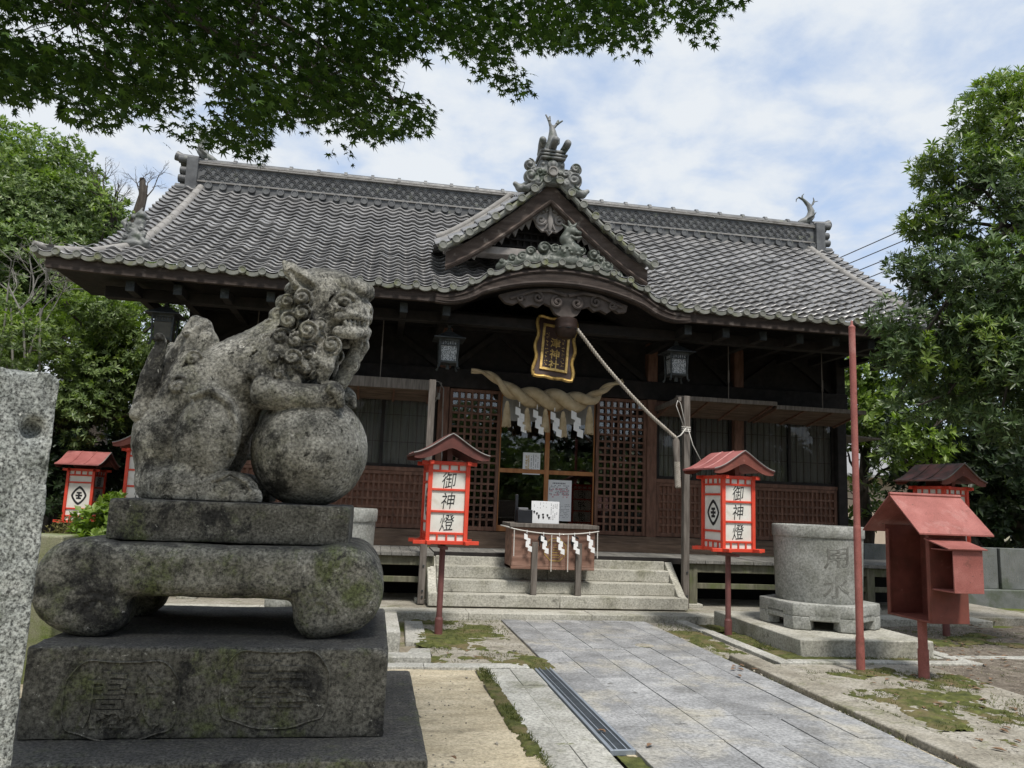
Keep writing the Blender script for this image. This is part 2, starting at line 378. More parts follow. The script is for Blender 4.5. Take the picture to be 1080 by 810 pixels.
# roof
M['tile'] = pbr('roof_tile', [(0.115, 0.113, 0.112), (0.18, 0.177, 0.175), (0.25, 0.246, 0.243)], 2.2, 0.24, 0.07, 0.25, 60,
    patches=[((0.10, 0.095, 0.082), 5, 0.6, 0.72), ((0.24, 0.235, 0.22), 2.2, 0.58, 0.78)], speck=(9, 0.30, 0.25), prough=.7, spec=0.9, bdist=0.004)
M['tile_dark'] = pbr('ridge_tile', [(0.05, 0.052, 0.055), (0.088, 0.091, 0.094), (0.135, 0.139, 0.139)], 5, 0.5, 0.1, 0.4, 60, spec=0.55,
    patches=[((0.15, 0.16, 0.12), 7, 0.6, 0.7)])
M['tile_moss'] = pbr('eave_tile', [(0.11, 0.115, 0.10), (0.17, 0.175, 0.155), (0.23, 0.23, 0.205)], 6, 0.6, 0.1, 0.4, 60, patches=[((0.14, 0.15, 0.07), 5, 0.52, 0.66)])
M['wood_curve'] = pbr('curved_timber', [(0.022, 0.016, 0.013), (0.040, 0.029, 0.024), (0.066, 0.05, 0.042)], 3, 0.85, 0.08, 0.5, 26, stretch=(1, 5, 9), patches=[((0.12, 0.10, 0.088), 5, 0.6, 0.7)])
M['wood_eave'] = pbr('eave_timber', [(0.022, 0.016, 0.013), (0.038, 0.027, 0.022), (0.06, 0.044, 0.037)], 3, 0.8, 0.1, 0.5, 26, stretch=(1, 5, 9))
M['dragon'] = pbr('dragon_tile', [(0.055, 0.062, 0.052), (0.09, 0.10, 0.085), (0.14, 0.15, 0.13)], 8, 0.5, 0.1, 0.5, 50, patches=[((0.035, 0.045, 0.032), 6, 0.5, 0.62), ((0.26, 0.27, 0.25), 9, 0.62, 0.7)])
M['plaster'] = pbr('ridge_mortar', [(0.20, 0.19, 0.178), (0.29, 0.28, 0.265)], 5, 0.8, 0.08, 0.5, 30, prough=.75, patches=[((0.12, 0.115, 0.10), 6, 0.53, 0.64), ((0.42, 0.41, 0.39), 9, 0.6, 0.68)])
M['ornament'] = pbr('ornament_tile', [(0.11, 0.115, 0.115), (0.17, 0.175, 0.17), (0.24, 0.245, 0.235)], 8, 0.55, 0.1, 0.4, 50, patches=[((0.07, 0.085, 0.065), 6, 0.5, 0.62), ((0.30, 0.31, 0.29), 9, 0.62, 0.7)])
# paint, paper, metal
M['red_metal'] = pbr('faded_red_paint', [(0.235, 0.076, 0.062), (0.30, 0.102, 0.086), (0.36, 0.138, 0.118)], 4, 0.6, 0.12, 0.25, 60, patches=[((0.42, 0.22, 0.195), 3.5, 0.58, 0.78), ((0.17, 0.065, 0.05), 9, 0.60, 0.70), ((0.10, 0.055, 0.045), 28, 0.66, 0.72)], speck=(90, 0.22, 0.25), bdist=0.003)
M['red_rust_shade'] = pbr('shaded_rusty_red', [(0.14, 0.042, 0.031), (0.19, 0.058, 0.043), (0.24, 0.078, 0.057)], 5, 0.65, 0.1, 0.2, 60, patches=[((0.14, 0.05, 0.035), 5, 0.5, 0.68), ((0.34, 0.15, 0.12), 7, 0.60, 0.74), ((0.085, 0.045, 0.035), 24, 0.64, 0.70)], bdist=0.003)  # rusty red, darkened to paint in the shade inside the open cabinet
M['red_roof'] = pbr('red_roof_sheet', [(0.27, 0.085, 0.078), (0.34, 0.12, 0.11), (0.39, 0.15, 0.14)], 4, 0.5, 0.1, 0.2, 50, patches=[((0.17, 0.06, 0.05), 5, 0.58, 0.68), ((0.075, 0.04, 0.035), 16, 0.66, 0.70)], bdist=0.003)
M['red_roof_dark'] = pbr('dull_red_roof', [(0.085, 0.028, 0.022), (0.12, 0.040, 0.032), (0.155, 0.054, 0.044)], 4, 0.55, 0.1, 0.2, 50, patches=[((0.06, 0.03, 0.025), 6, 0.56, 0.68)], bdist=0.003)
M['red_roof_moss'] = pbr('mossy_red_roof', [(0.17, 0.07, 0.06), (0.23, 0.10, 0.085), (0.27, 0.13, 0.115)], 4, 0.6, 0.1, 0.3, 50, patches=[((0.085, 0.06, 0.05), 5, 0.46, 0.6), ((0.10, 0.085, 0.07), 14, 0.6, 0.66)], bdist=0.003)
M['pole_red'] = pbr('pole_paint', [(0.115, 0.043, 0.04), (0.15, 0.058, 0.053), (0.185, 0.075, 0.068)], 6, 0.6, 0.1, 0.15, 60)
M['vermilion'] = pbr('vermilion_paint', [(0.54, 0.045, 0.022), (0.63, 0.060, 0.030), (0.68, 0.080, 0.042)], 6, 0.5, 0.1, 0.15, 60, patches=[((0.50, 0.13, 0.09), 9, 0.60, 0.70), ((0.28, 0.06, 0.04), 16, 0.64, 0.70)])
M['paper'] = pbr('lantern_paper', [(0.60, 0.585, 0.53), (0.68, 0.668, 0.61), (0.75, 0.742, 0.69)], 5, 0.8, 0.08, 0.12, 30, patches=[((0.55, 0.50, 0.41), 4, 0.56, 0.74), ((0.45, 0.40, 0.32), 17, 0.66, 0.74)])
M['notice'] = pbr('notice_paper', [(0.70, 0.71, 0.72), (0.76, 0.77, 0.78)], 3, 0.6, 0.08, 0.03, 60)
M['shide'] = pbr('folded_paper', [(0.80, 0.80, 0.79), (0.84, 0.84, 0.83)], 3, 0.8, 0.05, 0.05, 60)
M['ink'] = pbr('black_ink', [(0.012, 0.012, 0.014), (0.02, 0.02, 0.022)], 6, 0.55, 0.05, 0, 60)
M['grey_ink'] = pbr('grey_ink', [(0.16, 0.16, 0.17), (0.22, 0.22, 0.24)], 6, 0.7, 0.05, 0, 60)
M['rose_ink'] = pbr('rose_ink', [(0.55, 0.27, 0.30), (0.6, 0.33, 0.36)], 6, 0.7, 0.05, 0, 60)
M['ochre_ink'] = pbr('ochre_ink', [(0.42, 0.30, 0.11), (0.5, 0.36, 0.15)], 6, 0.7, 0.05, 0, 60)
M['gold'] = pbr('gilt', [(0.40, 0.26, 0.075), (0.55, 0.37, 0.12), (0.66, 0.46, 0.18)], 14, 0.45, 0.1, 0.4, 60, metal=0.55, patches=[((0.14, 0.085, 0.03), 9, 0.56, 0.68)])
M['plaque'] = pbr('plaque_board', [(0.035, 0.017, 0.012), (0.055, 0.027, 0.018)], 5, 0.55, 0.1, 0.3, 40, stretch=(1, 1, 4))
M['bronze'] = pbr('dark_bronze', [(0.028, 0.032, 0.034), (0.05, 0.056, 0.058), (0.08, 0.088, 0.088)], 9, 0.55, 0.1, 0.4, 60, metal=0.5)
M['bronze_red'] = pbr('bell_bronze', [(0.022, 0.013, 0.010), (0.042, 0.024, 0.018)], 5, 0.5, 0.1, 0.2, 60, metal=0.4)
M['lantern_glass'] = pbr('lantern_filigree', [(0.10, 0.11, 0.115), (0.42, 0.44, 0.45)], 60, 0.5, 0.1, 0.4, 60, detail=2, rstops=(0.46, 0.54))
M['lantern_dim'] = pbr('lantern_dim_glass', [(0.05, 0.048, 0.038), (0.10, 0.095, 0.075)], 6, 0.4, 0.1, 0.1, 60)
M['straw'] = pbr('rice_straw', [(0.37, 0.285, 0.17), (0.50, 0.40, 0.255), (0.60, 0.50, 0.34)], 7, 0.85, 0.08, 0.8, 60, stretch=(1, 1, 1), bdist=0.01)
M['cord'] = pbr('bell_cord', [(0.25, 0.22, 0.185), (0.34, 0.31, 0.265), (0.42, 0.385, 0.335)], 12, 0.9, 0.05, 0.5, 80)
M['white_cord'] = pbr('white_cord', [(0.52, 0.50, 0.46), (0.62, 0.60, 0.56)], 12, 0.9, 0.05, 0.3, 80)
M['wire'] = pbr('cable', [(0.03, 0.03, 0.032), (0.05, 0.05, 0.052)], 8, 0.6, 0.1, 0, 40)
M['steel'] = pbr('drain_steel', [(0.28, 0.32, 0.37), (0.36, 0.40, 0.45)], 6, 0.5, 0.1, 0.15, 60, metal=0.5)
M['grate'] = pbr('grate_slats', [(0.055, 0.065, 0.075), (0.09, 0.105, 0.12)], 10, 0.65, 0.1, 0.3, 60, metal=0.3)
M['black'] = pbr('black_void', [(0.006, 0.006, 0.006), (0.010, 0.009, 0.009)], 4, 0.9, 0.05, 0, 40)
M['black_plastic'] = pbr('black_plastic', [(0.012, 0.013, 0.016), (0.02, 0.021, 0.026)], 6, 0.35, 0.08, 0, 40)
M['curtain'] = pbr('window_blind', [(0.27, 0.265, 0.25), (0.36, 0.355, 0.335)], 3, 0.85, 0.05, 0.1, 30, stretch=(6, 1, 0.6))
M['house_wall'] = pbr('house_wall', [(0.42, 0.35, 0.28), (0.5, 0.42, 0.34)], 3, 0.85, 0.05, 0.1, 30)
M['house_roof'] = pbr('house_roof', [(0.20, 0.20, 0.205), (0.28, 0.28, 0.28)], 6, 0.6, 0.08, 0.4, 30, stretch=(1, 8, 1))
# ground
M['dirt'] = pbr('dry_sand', [(0.36, 0.305, 0.205), (0.48, 0.415, 0.295), (0.57, 0.50, 0.37)], 2.0, 0.95, 0.04, 0.7, 45, stretch=(0.8, 2.6, 1),
    patches=[((0.27, 0.235, 0.165), 3.4, 0.52, 0.7), ((0.2, 0.19, 0.1), 5.5, 0.62, 0.74)], speck=(48, 0.34, 0.22), bdist=0.014)
def ground_mat():
    m, t, b = mk('trodden_ground')
    v = _coords(t)
    soil = _ramp(t, _noise(t, v, 1.7, 10, 0.62), [(0.3, (0.15, 0.125, 0.09)), (0.5, (0.24, 0.21, 0.16)), (0.7, (0.34, 0.31, 0.25))])
    peb = _ramp(t, _noise(t, v, 34, 4, 0.7), [(0.3, 0.65), (0.7, 1.3)])
    soil = _mix(t, 1.0, soil, peb, 'MULTIPLY')
    moss = _ramp(t, _noise(t, v, 60, 4, 0.7), [(0.3, (0.055, 0.075, 0.012)), (0.7, (0.13, 0.155, 0.03))])
    f1 = _noise(t, _coords(t, seed=2.3), 0.75, 9, 0.6, 0.4)
    fm = _ramp(t, f1, [(0.50, 0.0), (0.60, 1.0)])
    col = _mix(t, fm, soil, moss)
    t.links.new(col, b.inputs['Base Color']); b.inputs['Roughness'].default_value = 0.96; b.inputs['Specular IOR Level'].default_value = 0.2
    bp = t.nodes.new('ShaderNodeBump'); bp.inputs['Strength'].default_value = 0.8; bp.inputs['Distance'].default_value = 0.02
    t.links.new(_mix(t, 0.5, _noise(t, v, 60, 6, 0.7), _noise(t, v, 9, 6, 0.6)), bp.inputs['Height']); t.links.new(bp.outputs[0], b.inputs['Normal'])
    return m
M['ground'] = ground_mat()
M['litter'] = pbr('leaf_litter_soil', [(0.085, 0.070, 0.054), (0.14, 0.118, 0.092), (0.21, 0.18, 0.145)], 9, 0.95, 0.04, 0.9, 40, speck=(40, 0.5, 0.2), prough=.75, patches=[((0.07, 0.075, 0.03), 2, 0.56, 0.66), ((0.26, 0.23, 0.19), 5, 0.58, 0.66)], bdist=0.02)
M['concrete'] = pbr('old_concrete', [(0.19, 0.172, 0.135), (0.275, 0.255, 0.21), (0.36, 0.34, 0.295)], 2.2, 0.92, 0.05, 0.6, 40, patches=[((0.13, 0.135, 0.06), 2.4, 0.54, 0.68), ((0.14, 0.125, 0.10), 6, 0.54, 0.68), ((0.10, 0.09, 0.075), 15, 0.60, 0.68)], speck=(44, 0.36, 0.2), bdist=0.012, prough=0.74)
M['moss'] = pbr('green_moss', [(0.035, 0.045, 0.010), (0.070, 0.080, 0.018), (0.12, 0.128, 0.034)], 14, 0.98, 0.02, 0.9, 60, bdist=0.02, patches=[((0.14, 0.11, 0.055), 4, 0.48, 0.66)])
M['dead_leaf'] = pbr('dead_leaf', [(0.13, 0.075, 0.042), (0.22, 0.14, 0.085)], 8, 0.8, 0.08, 0, 40, island=0.5)
# foliage
M['leaf_maple'] = leafmat('maple_leaf', (0.011, 0.026, 0.006), (0.019, 0.042, 0.008), (0.046, 0.085, 0.014), 0.7, 0.17, 0.1)
M['leaf_right'] = leafmat('evergreen_leaf', (0.046, 0.08, 0.028), (0.074, 0.12, 0.040), (0.12, 0.17, 0.06), 0.38, 0.18, 0.35)
M['leaf_young'] = leafmat('young_leaf', (0.10, 0.17, 0.030), (0.14, 0.21, 0.035), (0.21, 0.27, 0.05), 0.42, 0.3, 0.4)
M['leaf_left'] = leafmat('camphor_leaf', (0.085, 0.13, 0.045), (0.13, 0.19, 0.062), (0.19, 0.25, 0.085), 0.42, 0.26, 0.45)
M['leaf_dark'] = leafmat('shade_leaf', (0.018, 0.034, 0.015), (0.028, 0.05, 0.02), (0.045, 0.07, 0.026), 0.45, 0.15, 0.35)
M['leaf_bright'] = leafmat('bright_leaf', (0.12, 0.19, 0.035), (0.17, 0.25, 0.045), (0.23, 0.31, 0.06), 0.45, 0.35, 0.35)
M['leaf_olive'] = leafmat('olive_leaf', (0.09, 0.08, 0.03), (0.13, 0.115, 0.04), (0.17, 0.16, 0.06), 0.6, 0.2, 0.2)
M['leaf_weed'] = leafmat('weed_leaf', (0.05, 0.07, 0.016), (0.085, 0.105, 0.028), (0.16, 0.15, 0.06), 0.6, 0.25, 0.2)
M['bark'] = pbr('bark', [(0.035, 0.028, 0.022), (0.06, 0.05, 0.042), (0.09, 0.078, 0.065)], 5, 0.95, 0.04, 0.9, 20, stretch=(4, 4, 0.8), bdist=0.02)
M['bark_pale'] = pbr('pale_twig', [(0.14, 0.132, 0.118), (0.23, 0.22, 0.20)], 6, 0.9, 0.05, 0.4, 20)

def glass_mat(name='door_glass', ior=1.75):
    m, t, b = mk(name)
    tr = t.nodes.new('ShaderNodeBsdfTransparent'); tr.inputs[0].default_value = (0.84, 0.84, 0.83, 1)
    gl = t.nodes.new('ShaderNodeBsdfGlossy'); gl.inputs['Roughness'].default_value = 0.015; gl.inputs[0].default_value = (0.9, 0.9, 0.9, 1)
    fr = t.nodes.new('ShaderNodeFresnel'); fr.inputs[0].default_value = ior
    ms = t.nodes.new('ShaderNodeMixShader'); t.links.new(fr.outputs[0], ms.inputs[0]); t.links.new(tr.outputs[0], ms.inputs[1]); t.links.new(gl.outputs[0], ms.inputs[2])
    t.links.new(ms.outputs[0], t.nodes['Material Output'].inputs['Surface'])
    return m
M['glass'] = glass_mat()
M['window_glass'] = glass_mat('window_glass', 1.34)
# ------------------------------------------------------------------ ground, paths, kerbs
def vnoise(P, scale, seed=0):            # smooth value noise for numpy points (N,3)
    P = np.asarray(P, float)*scale + seed*13.37
    i = np.floor(P).astype(np.int64); f = P-i; f = f*f*(3-2*f)
    out = np.zeros(len(P))
    for dx_ in (0, 1):
        for dy_ in (0, 1):
            for dz_ in (0, 1):
                h = ((i[:, 0]+dx_)*73856093) ^ ((i[:, 1]+dy_)*19349663) ^ ((i[:, 2]+dz_)*83492791)
                h = (h ^ (h >> 13))*1274126177 & 0x7fffffff
                wgt = (f[:, 0] if dx_ else 1-f[:, 0])*(f[:, 1] if dy_ else 1-f[:, 1])*(f[:, 2] if dz_ else 1-f[:, 2])
                out += wgt*(h/0x7fffffff)
    return out
def fbm(P, scale, octv=4, seed=0):
    a = 0; s = 0; w_ = 1.0
    for o in range(octv):
        a = a + w_*vnoise(P, scale*2**o, seed+o); s += w_; w_ *= 0.5
    return a/s

g = MB()
xs = np.concatenate([[-160, -60, -25], np.arange(-12, 14.01, 0.16), [25, 60, 160]]); ys = np.concatenate([[-160, -60, -15], np.arange(-4, 22.01, 0.16), [40, 80, 240]])
X, Y = np.meshgrid(xs, ys)
P = np.stack([X, Y, 0*X], -1)
P[..., 2] = (fbm(P.reshape(-1, 3), 1.3, 4).reshape(X.shape)-0.5)*0.035-0.02
far_ = (np.abs(X) > 12) | (Y > 22) | (Y < -4)
P[..., 2][far_] = -0.02
inside = (X > 1.3) & (X < 4.4) & (Y < 10.7)
P[..., 2][inside] -= 0.03
o = g.grid(P).build('ground', M['ground'], smooth=180); tag(o, 'trodden earth of the shrine yard with green moss', kind='structure')

# sand square between the statue and the stone strip
def flat_sheet(name, poly, z, mat, label, amp=0.01, step=0.07, kind='structure', thr=None, seed=0, rag=0.0):
    x0, y0 = np.min(poly, 0); x1, y1 = np.max(poly, 0)
    xs = np.linspace(x0, x1, max(2, int((x1-x0)/step)+1)); ys = np.linspace(y0, y1, max(2, int((y1-y0)/step)+1))
    X, Y = np.meshgrid(xs, ys)
    P = np.stack([X, Y, np.full_like(X, z)], -1)
    P[..., 2] += (fbm(P.reshape(-1, 3), 2.2, 4, seed).reshape(X.shape)-0.5)*amp
    keep = None
    if thr is not None:
        c = (P[:-1, :-1]+P[1:, 1:])/2
        n = fbm(c.reshape(-1, 3)*np.array([1, 1, 0]), 2.4, 5, seed).reshape(c.shape[:2])
        u = np.abs((c[..., 0]-(x0+x1)/2)/((x1-x0)/2)); v = np.abs((c[..., 1]-(y0+y1)/2)/((y1-y0)/2))
        keep = (n - 0.22*np.maximum(u, v)**2 > thr)
    o = MB().grid(P, keep=keep).build(name, mat, smooth=180)
    return tag(o, label, kind=kind)
flat_sheet('sand', [(-3.5, -3), (1.13, 7.42)], 0.012, M['dirt'], 'raked pale sand beside the stone path', 0.02)

# the paved approach: joints vary from row to row, every slab its own island
def slab_path(mb, cols, y0, y1, seed, zt=0.03, gap=0.006, lens=(0.62, 1.25)):
    r = random.Random(seed)
    for k in range(len(cols)-1):
        y = y0 - r.uniform(0, 0.7)
        while y < y1:
            l = r.uniform(*lens); a, b = max(y, y0), min(y+l, y1)
            if b-a > 0.03:
                z = zt + r.uniform(-0.004, 0.004)
                mb.bx(cols[k]+gap/2, cols[k+1]-gap/2, a+gap/2, b-gap/2, z-0.09, z, rot=rotx(r.uniform(-.004, .004)) @ roty(r.uniform(-.006, .006)))
            y += l
m = MB()
slab_path(m, [1.72, 2.03, 2.40, 2.755, 3.08, 3.40, 3.68], -3.0, 10.40, 4)
o = m.build('path', M['granite'], bevel=0.004, seg=2); tag(o, 'grey granite slab path leading to the steps', kind='structure')
m = MB(); m.bx(1.66, 3.74, -3, 10.41, -0.08, 0.004)
tag(m.build('path_bed', M['dirt']), 'sandy bed under the path', kind='structure')
# stone strip left of the drain
m = MB(); slab_path(m, [1.10, 1.325, 1.545], -3, 7.40, 9, 0.028, 0.004, (1.1, 1.9))
tag(m.build('stone_strip', M['kerb'], bevel=0.004), 'pale granite strip along the drain', kind='structure')
# drain channel cover
drain = thing('drain_cover', 'long steel drain grating set in the path edge', 'drain', (1.63, 6.2, 0.0))
m = MB()
for a, b in ((1.555, 1.580), (1.700, 1.722)): m.bx(a, b, 5.0, 7.45, 0.0, 0.034)
m.bx(1.58, 1.70, 5.0, 5.02, 0.0, 0.034)
for x_ in (1.605, 1.67): m.bx(x_-0.004, x_+0.004, 5.02, 7.45, 0.0, 0.036)
m.build('frame', M['steel'], drain, bevel=0.002)
m = MB()
m.bx(1.581, 1.699, 5.02, 7.45, -0.01, 0.018)
y = 5.03
while y < 7.44:
    m.bx(1.582, 1.698, y, y+0.011, 0.018, 0.029); y += 0.024
m.build('grate', M['grate'], drain)
m = MB(); m.bx(1.60, 1.70, 2.0, 5.0, -0.06, -0.01)
tag(m.build('drain_trench', M['black']), 'dark open end of the drain trench', kind='structure')

def kerb_run(name, x0, x1, y0, y1, z0, z1, label, n=4, along='x', mat='kerb', bev=0.008, seed=1):
    r = random.Random(seed); mb = MB()
    a, b = (x0, x1) if along == 'x' else (y0, y1)
    t = a
    cuts = [a] + sorted(a+(b-a)*(i+r.uniform(-.2, .2))/n for i in range(1, n)) + [b]
    for p, q in zip(cuts[:-1], cuts[1:]):
        dz = r.uniform(-.004, .004); dd = r.uniform(-.006, .006)
        if along == 'x': mb.bx(p+.002, q-.002, y0+dd, y1+dd, z0, z1+dz)
        else: mb.bx(x0+dd, x1+dd, p+.002, q-.002, z0, z1+dz)
    return tag(mb.build(name, M[mat], bevel=bev), label, kind='structure')
kerb_run('kerb', -4.6, 9.0, 10.42, 10.84, -0.1, 0.10, 'granite kerb in front of the steps', 9, mat='stonestep')
kerb_run('cross_kerb', -3.6, 1.52, 7.42, 7.60, -0.1, 0.035, 'flat pale kerb across the sand', 5, seed=3)
kerb_run('apron_kerb', 3.76, 4.02, -3.0, 8.02, -0.1, 0.055, 'worn edge stones of the concrete apron', 8, 'y', 'concrete', 0.012, 4)
kerb_run('low_kerb', 4.13, 4.28, 7.62, 10.42, -0.1, 0.05, 'narrow kerb left of the basin', 3, 'y', seed=5)
kerb_run('low_kerb', 4.28, 6.45, 7.62, 7.78, -0.1, 0.055, 'narrow kerb in front of the basin', 2, seed=6)
kerb_run('low_kerb', 6.2, 13, 7.98, 8.20, -0.1, 0.03, 'pale kerb crossing the leaf litter', 4, seed=7)
kerb_run('low_kerb', 6.30, 6.48, 7.78, 10.42, -0.1, 0.045, 'narrow kerb right of the basin', 3, 'y', seed=8)
flat_sheet('concrete_apron', [(4.02, 2.0), (5.75, 7.62)], 0.036, M['concrete'], 'cracked old concrete under the red pole', 0.02, seed=4)
flat_sheet('concrete_apron', [(3.6, 8.0), (4.14, 10.4)], 0.012, M['concrete'], 'worn concrete right of the path', 0.02, seed=14)
flat_sheet('concrete_apron', [(0.66, 7.62), (1.71, 10.41)], 0.012, M['concrete'], 'patchy worn concrete left of the path', 0.02, seed=24)
flat_sheet('leaf_litter', [(5.75, 2.0), (13, 7.98)], 0.03, M['litter'], 'brown soil and leaf litter under the trees', 0.04, seed=7)
flat_sheet('leaf_litter', [(6.48, 8.2), (13, 10.42)], 0.012, M['litter'], 'brown soil behind the red box', 0.04, seed=8)
# apron behind the kerb, under the hall
m = MB(); m.bx(-5.5, 10.5, 10.845, 20, -0.1, 0.085)
tag(m.build('hall_base', M['concrete']), 'levelled base under the hall', kind='structure')

# moss: ragged low cushions that sink into the soil at their edges
def moss(x0, x1, y0, y1, z, thr, seed, step=0.015, hgt=0.03):
    xs = np.arange(x0, x1, step); ys = np.arange(y0, y1, step)
    X, Y = np.meshgrid(xs, ys); P = np.stack([X, Y, 0*X], -1).reshape(-1, 3)
    u = np.abs((P[:, 0]-(x0+x1)/2)/((x1-x0)/2)); v = np.abs((P[:, 1]-(y0+y1)/2)/((y1-y0)/2))
    n = fbm(P, 2.6, 6, seed) + 0.34*(fbm(P, 21, 4, seed+9)-0.5) - 0.22*np.maximum(u, v)**3
    q = n.reshape(X.shape)
    P[:, 2] = z + np.clip((n-thr)*0.16, -0.03, 0.016) + (fbm(P, 26, 3, seed+4)-0.5)*0.010
    G = P.reshape(X.shape+(3,))
    keep = ((q[:-1, :-1]+q[1:, 1:])/2 > thr-0.03)
    o = MB().grid(G, keep=keep).build('moss', M['moss'], smooth=180)
    return tag(o, 'green moss growing on the ground', kind='stuff')
for a in [(0.55, 1.72, 7.65, 10.35, 0.012, 0.47, 1), (1.0, 1.13, 4.4, 7.4, 0.02, 0.36, 2), (0.9, 1.7, 7.35, 7.8, 0.03, 0.38, 3), (3.55, 4.15, 7.9, 10.3, 0.015, 0.45, 4),
          (4.27, 4.62, 7.8, 10.3, 0.02, 0.36, 5), (4.3, 6.3, 7.78, 8.05, 0.02, 0.38, 6), (4.05, 5.4, 5.3, 6.6, 0.036, 0.42, 7), (4.3, 5.9, 6.3, 7.3, 0.036, 0.47, 17), (4.65, 5.2, 7.05, 7.45, 0.036, 0.38, 18),
          (6.6, 8.4, 8.6, 10.0, 0.02, 0.48, 8), (1.5, 1.78, 7.25, 8.0, 0.02, 0.33, 9), (1.58, 1.74, 4.4, 5.0, 0.0, 0.30, 10), (0.5, 1.1, 8.4, 9.4, 0.02, 0.42, 11), (4.2, 5.6, 3.6, 5.4, 0.03, 0.47, 21)]:
    moss(*a)
# loose stones left of the path
def stone(name, label, poly, z0, z1, mat='kerb', bev=0.012):
    return tag(MB().prism(poly, z0, z1, 'xy').build(name, M[mat], bevel=bev), label, 'stone')
stone('kerb_stone', 'low L-shaped granite kerb stone near the left red lantern', [(-0.3, 7.68), (0.62, 7.68), (0.64, 8.12), (0.45, 8.12), (0.40, 7.90), (-0.3, 7.90)], -0.05, 0.075)
stone('stepping_stone', 'flat grey stepping stone lying on the moss', [(0.42, 8.72), (0.66, 8.70), (0.68, 10.12), (0.46, 10.14)], -0.05, 0.035)
stone('stone_block', 'squared stone block beside the plinth corner', [(0.12, 8.30), (0.345, 8.30), (0.345, 9.85), (0.12, 9.85)], -0.05, 0.20)
o = tag(MB().lathe([(0.02, 0.034), (0.10, 0.036), (0.11, 0.03)], (3.05, 8.62, 0), 20).build('inlet_cover', M['concrete'], smooth=40), 'small round lid set in the granite path', 'cover')
# fallen leaves
LV = [(0.0, 0.0), (0.25, 0.16), (0.6, 0.2), (1.0, 0.0), (0.6, -0.2), (0.25, -0.16)]
def fallen(x, y, z, s, a):
    mb = MB(); V = np.array([(px, py, 0.10*math.sin(px*3)+0.12*abs(py)) for px, py in LV])*s
    V = V @ rotz(a).T + np.array([x, y, z])
    mb.add(V, [(0, 1, 2, 3), (0, 3, 4, 5)])
    tag(mb.build('fallen_leaf', M['dead_leaf']), 'dry brown leaf lying on the ground', 'leaf', 'fallen leaves on the ground')
pb = []
for (x0, x1, y0, y1, z, n) in [(.4, 1.1, 4.0, 7.4, .016, 90), (5.8, 9.0, 5.0, 8.0, .045, 900), (4.1, 5.7, 4.5, 7.6, .04, 420), (.7, 1.7, 7.7, 10.3, .02, 260), (3.7, 4.1, 8, 10.3, .02, 120), (6.5, 9, 8.3, 10.3, .02, 350), (3.68, 3.76, 4, 8, .01, 150)]:
    pb.append(np.stack([rng.uniform(x0, x1, n), rng.uniform(y0, y1, n), np.full(n, z)], 1))
pb = np.concatenate(pb); kp_ = len(pb)
oct_ = np.array([(1, 0, 0), (0, 1, 0), (-1, 0, 0), (0, -1, 0), (0, 0, .7), (0, 0, -.7)], float); of_ = np.array([(0, 1, 4), (1, 2, 4), (2, 3, 4), (3, 0, 4), (1, 0, 5), (2, 1, 5), (3, 2, 5), (0, 3, 5)])
sz_ = rng.uniform(.003, .009, kp_)*(1+(rng.random(kp_) < .06)*1.2)
V = pb[:, None]+oct_[None]*sz_[:, None, None]*rng.uniform(.7, 1.3, (kp_, 6, 1)); F = (np.arange(kp_)*6)[:, None, None]+of_[None]
tag(fast_mesh('grit', V.reshape(-1, 3), F.reshape(-1, 3), pbr('grit_stone', [(0.22, 0.205, 0.17), (0.38, 0.355, 0.30)], 5, 0.9, 0.05, 0, 40, island=.5)), 'loose grit and small pebbles on the ground', kind='stuff')
for px, py, n, sx in [(1020, 720, 14, 30), (1000, 700, 16, 40), (1050, 780, 10, 30), (940, 720, 8, 30), (1040, 665, 18, 30), (480, 800, 1, 2), (635, 770, 2, 6), (785, 704, 9, 16), (690, 783, 1, 3), (1035, 690, 10, 22), (970, 655, 4, 20), (1010, 685, 8, 26), (1050, 750, 5, 24), (985, 750, 4, 25), (915, 708, 2, 10), (500, 690, 2, 20), (470, 690, 1, 10), (1060, 700, 6, 15)]:
    for k in range(n):
        p = gz(px+rnd.gauss(0, sx*.6), py+rnd.gauss(0, sx*.25), 0.05)
        if 4.6 < p[0] < 6.15 and 8 < p[1] < 10.4: continue
        fallen(p[0], p[1], 0.045, rnd.uniform(.05, .10), rnd.uniform(0, 6.28))
# ------------------------------------------------------------------ the shrine hall
XC, HW = 2.62, 5.65
WL, WR, YW = XC-HW, XC+HW, 13.0
EY, EZ, RY, RZ = 10.85, 4.49, 15.0, 7.21
EL, ER = XC-7.22, XC+7.22
PIT = 0.262
hall = thing('shrine_hall', 'dark timber shrine hall with grey tiled roof and front gables', 'shrine', (XC, YW, 0.085))
def zmain(y):
    t = np.clip((np.asarray(y, float)-EY)/(RY-EY), -0.1, 1.2)
    return EZ + (RZ-EZ)*(0.80*t+0.20*t*t)
def hkara(x):                          # bulge of the eave: rounded crown, short reversed curve at the feet
    u = np.clip(np.abs(np.asarray(x, float)-XC+0.05)/1.62, 0, 1.25)
    h = 1-np.minimum(u, 1.0)**2.1
    foot = np.where(u > 0.78, 0.385*np.clip((1.12-u)/0.34, 0, 1)**2, h)
    return 0.52*foot
def zroof(x, y):
    zm = zmain(y); up = 0.05*(np.abs(np.asarray(x)-XC)/7.2)**7*np.clip(1-(np.asarray(y)-EY)/2.0, 0, 1)**2
    zk = EZ + hkara(x) + 0.06*(np.asarray(y)-EY)
    return np.where(hkara(x) > 0.01, np.maximum(zm, zk), zm) + up
TW = np.array([0.0, 0.10, 0.2, 0.32, 0.46, 0.6, 0.74, 0.86])
TH = np.array([0.034, 0.029, 0.014, 0.0, -0.006, -0.003, 0.009, 0.026])
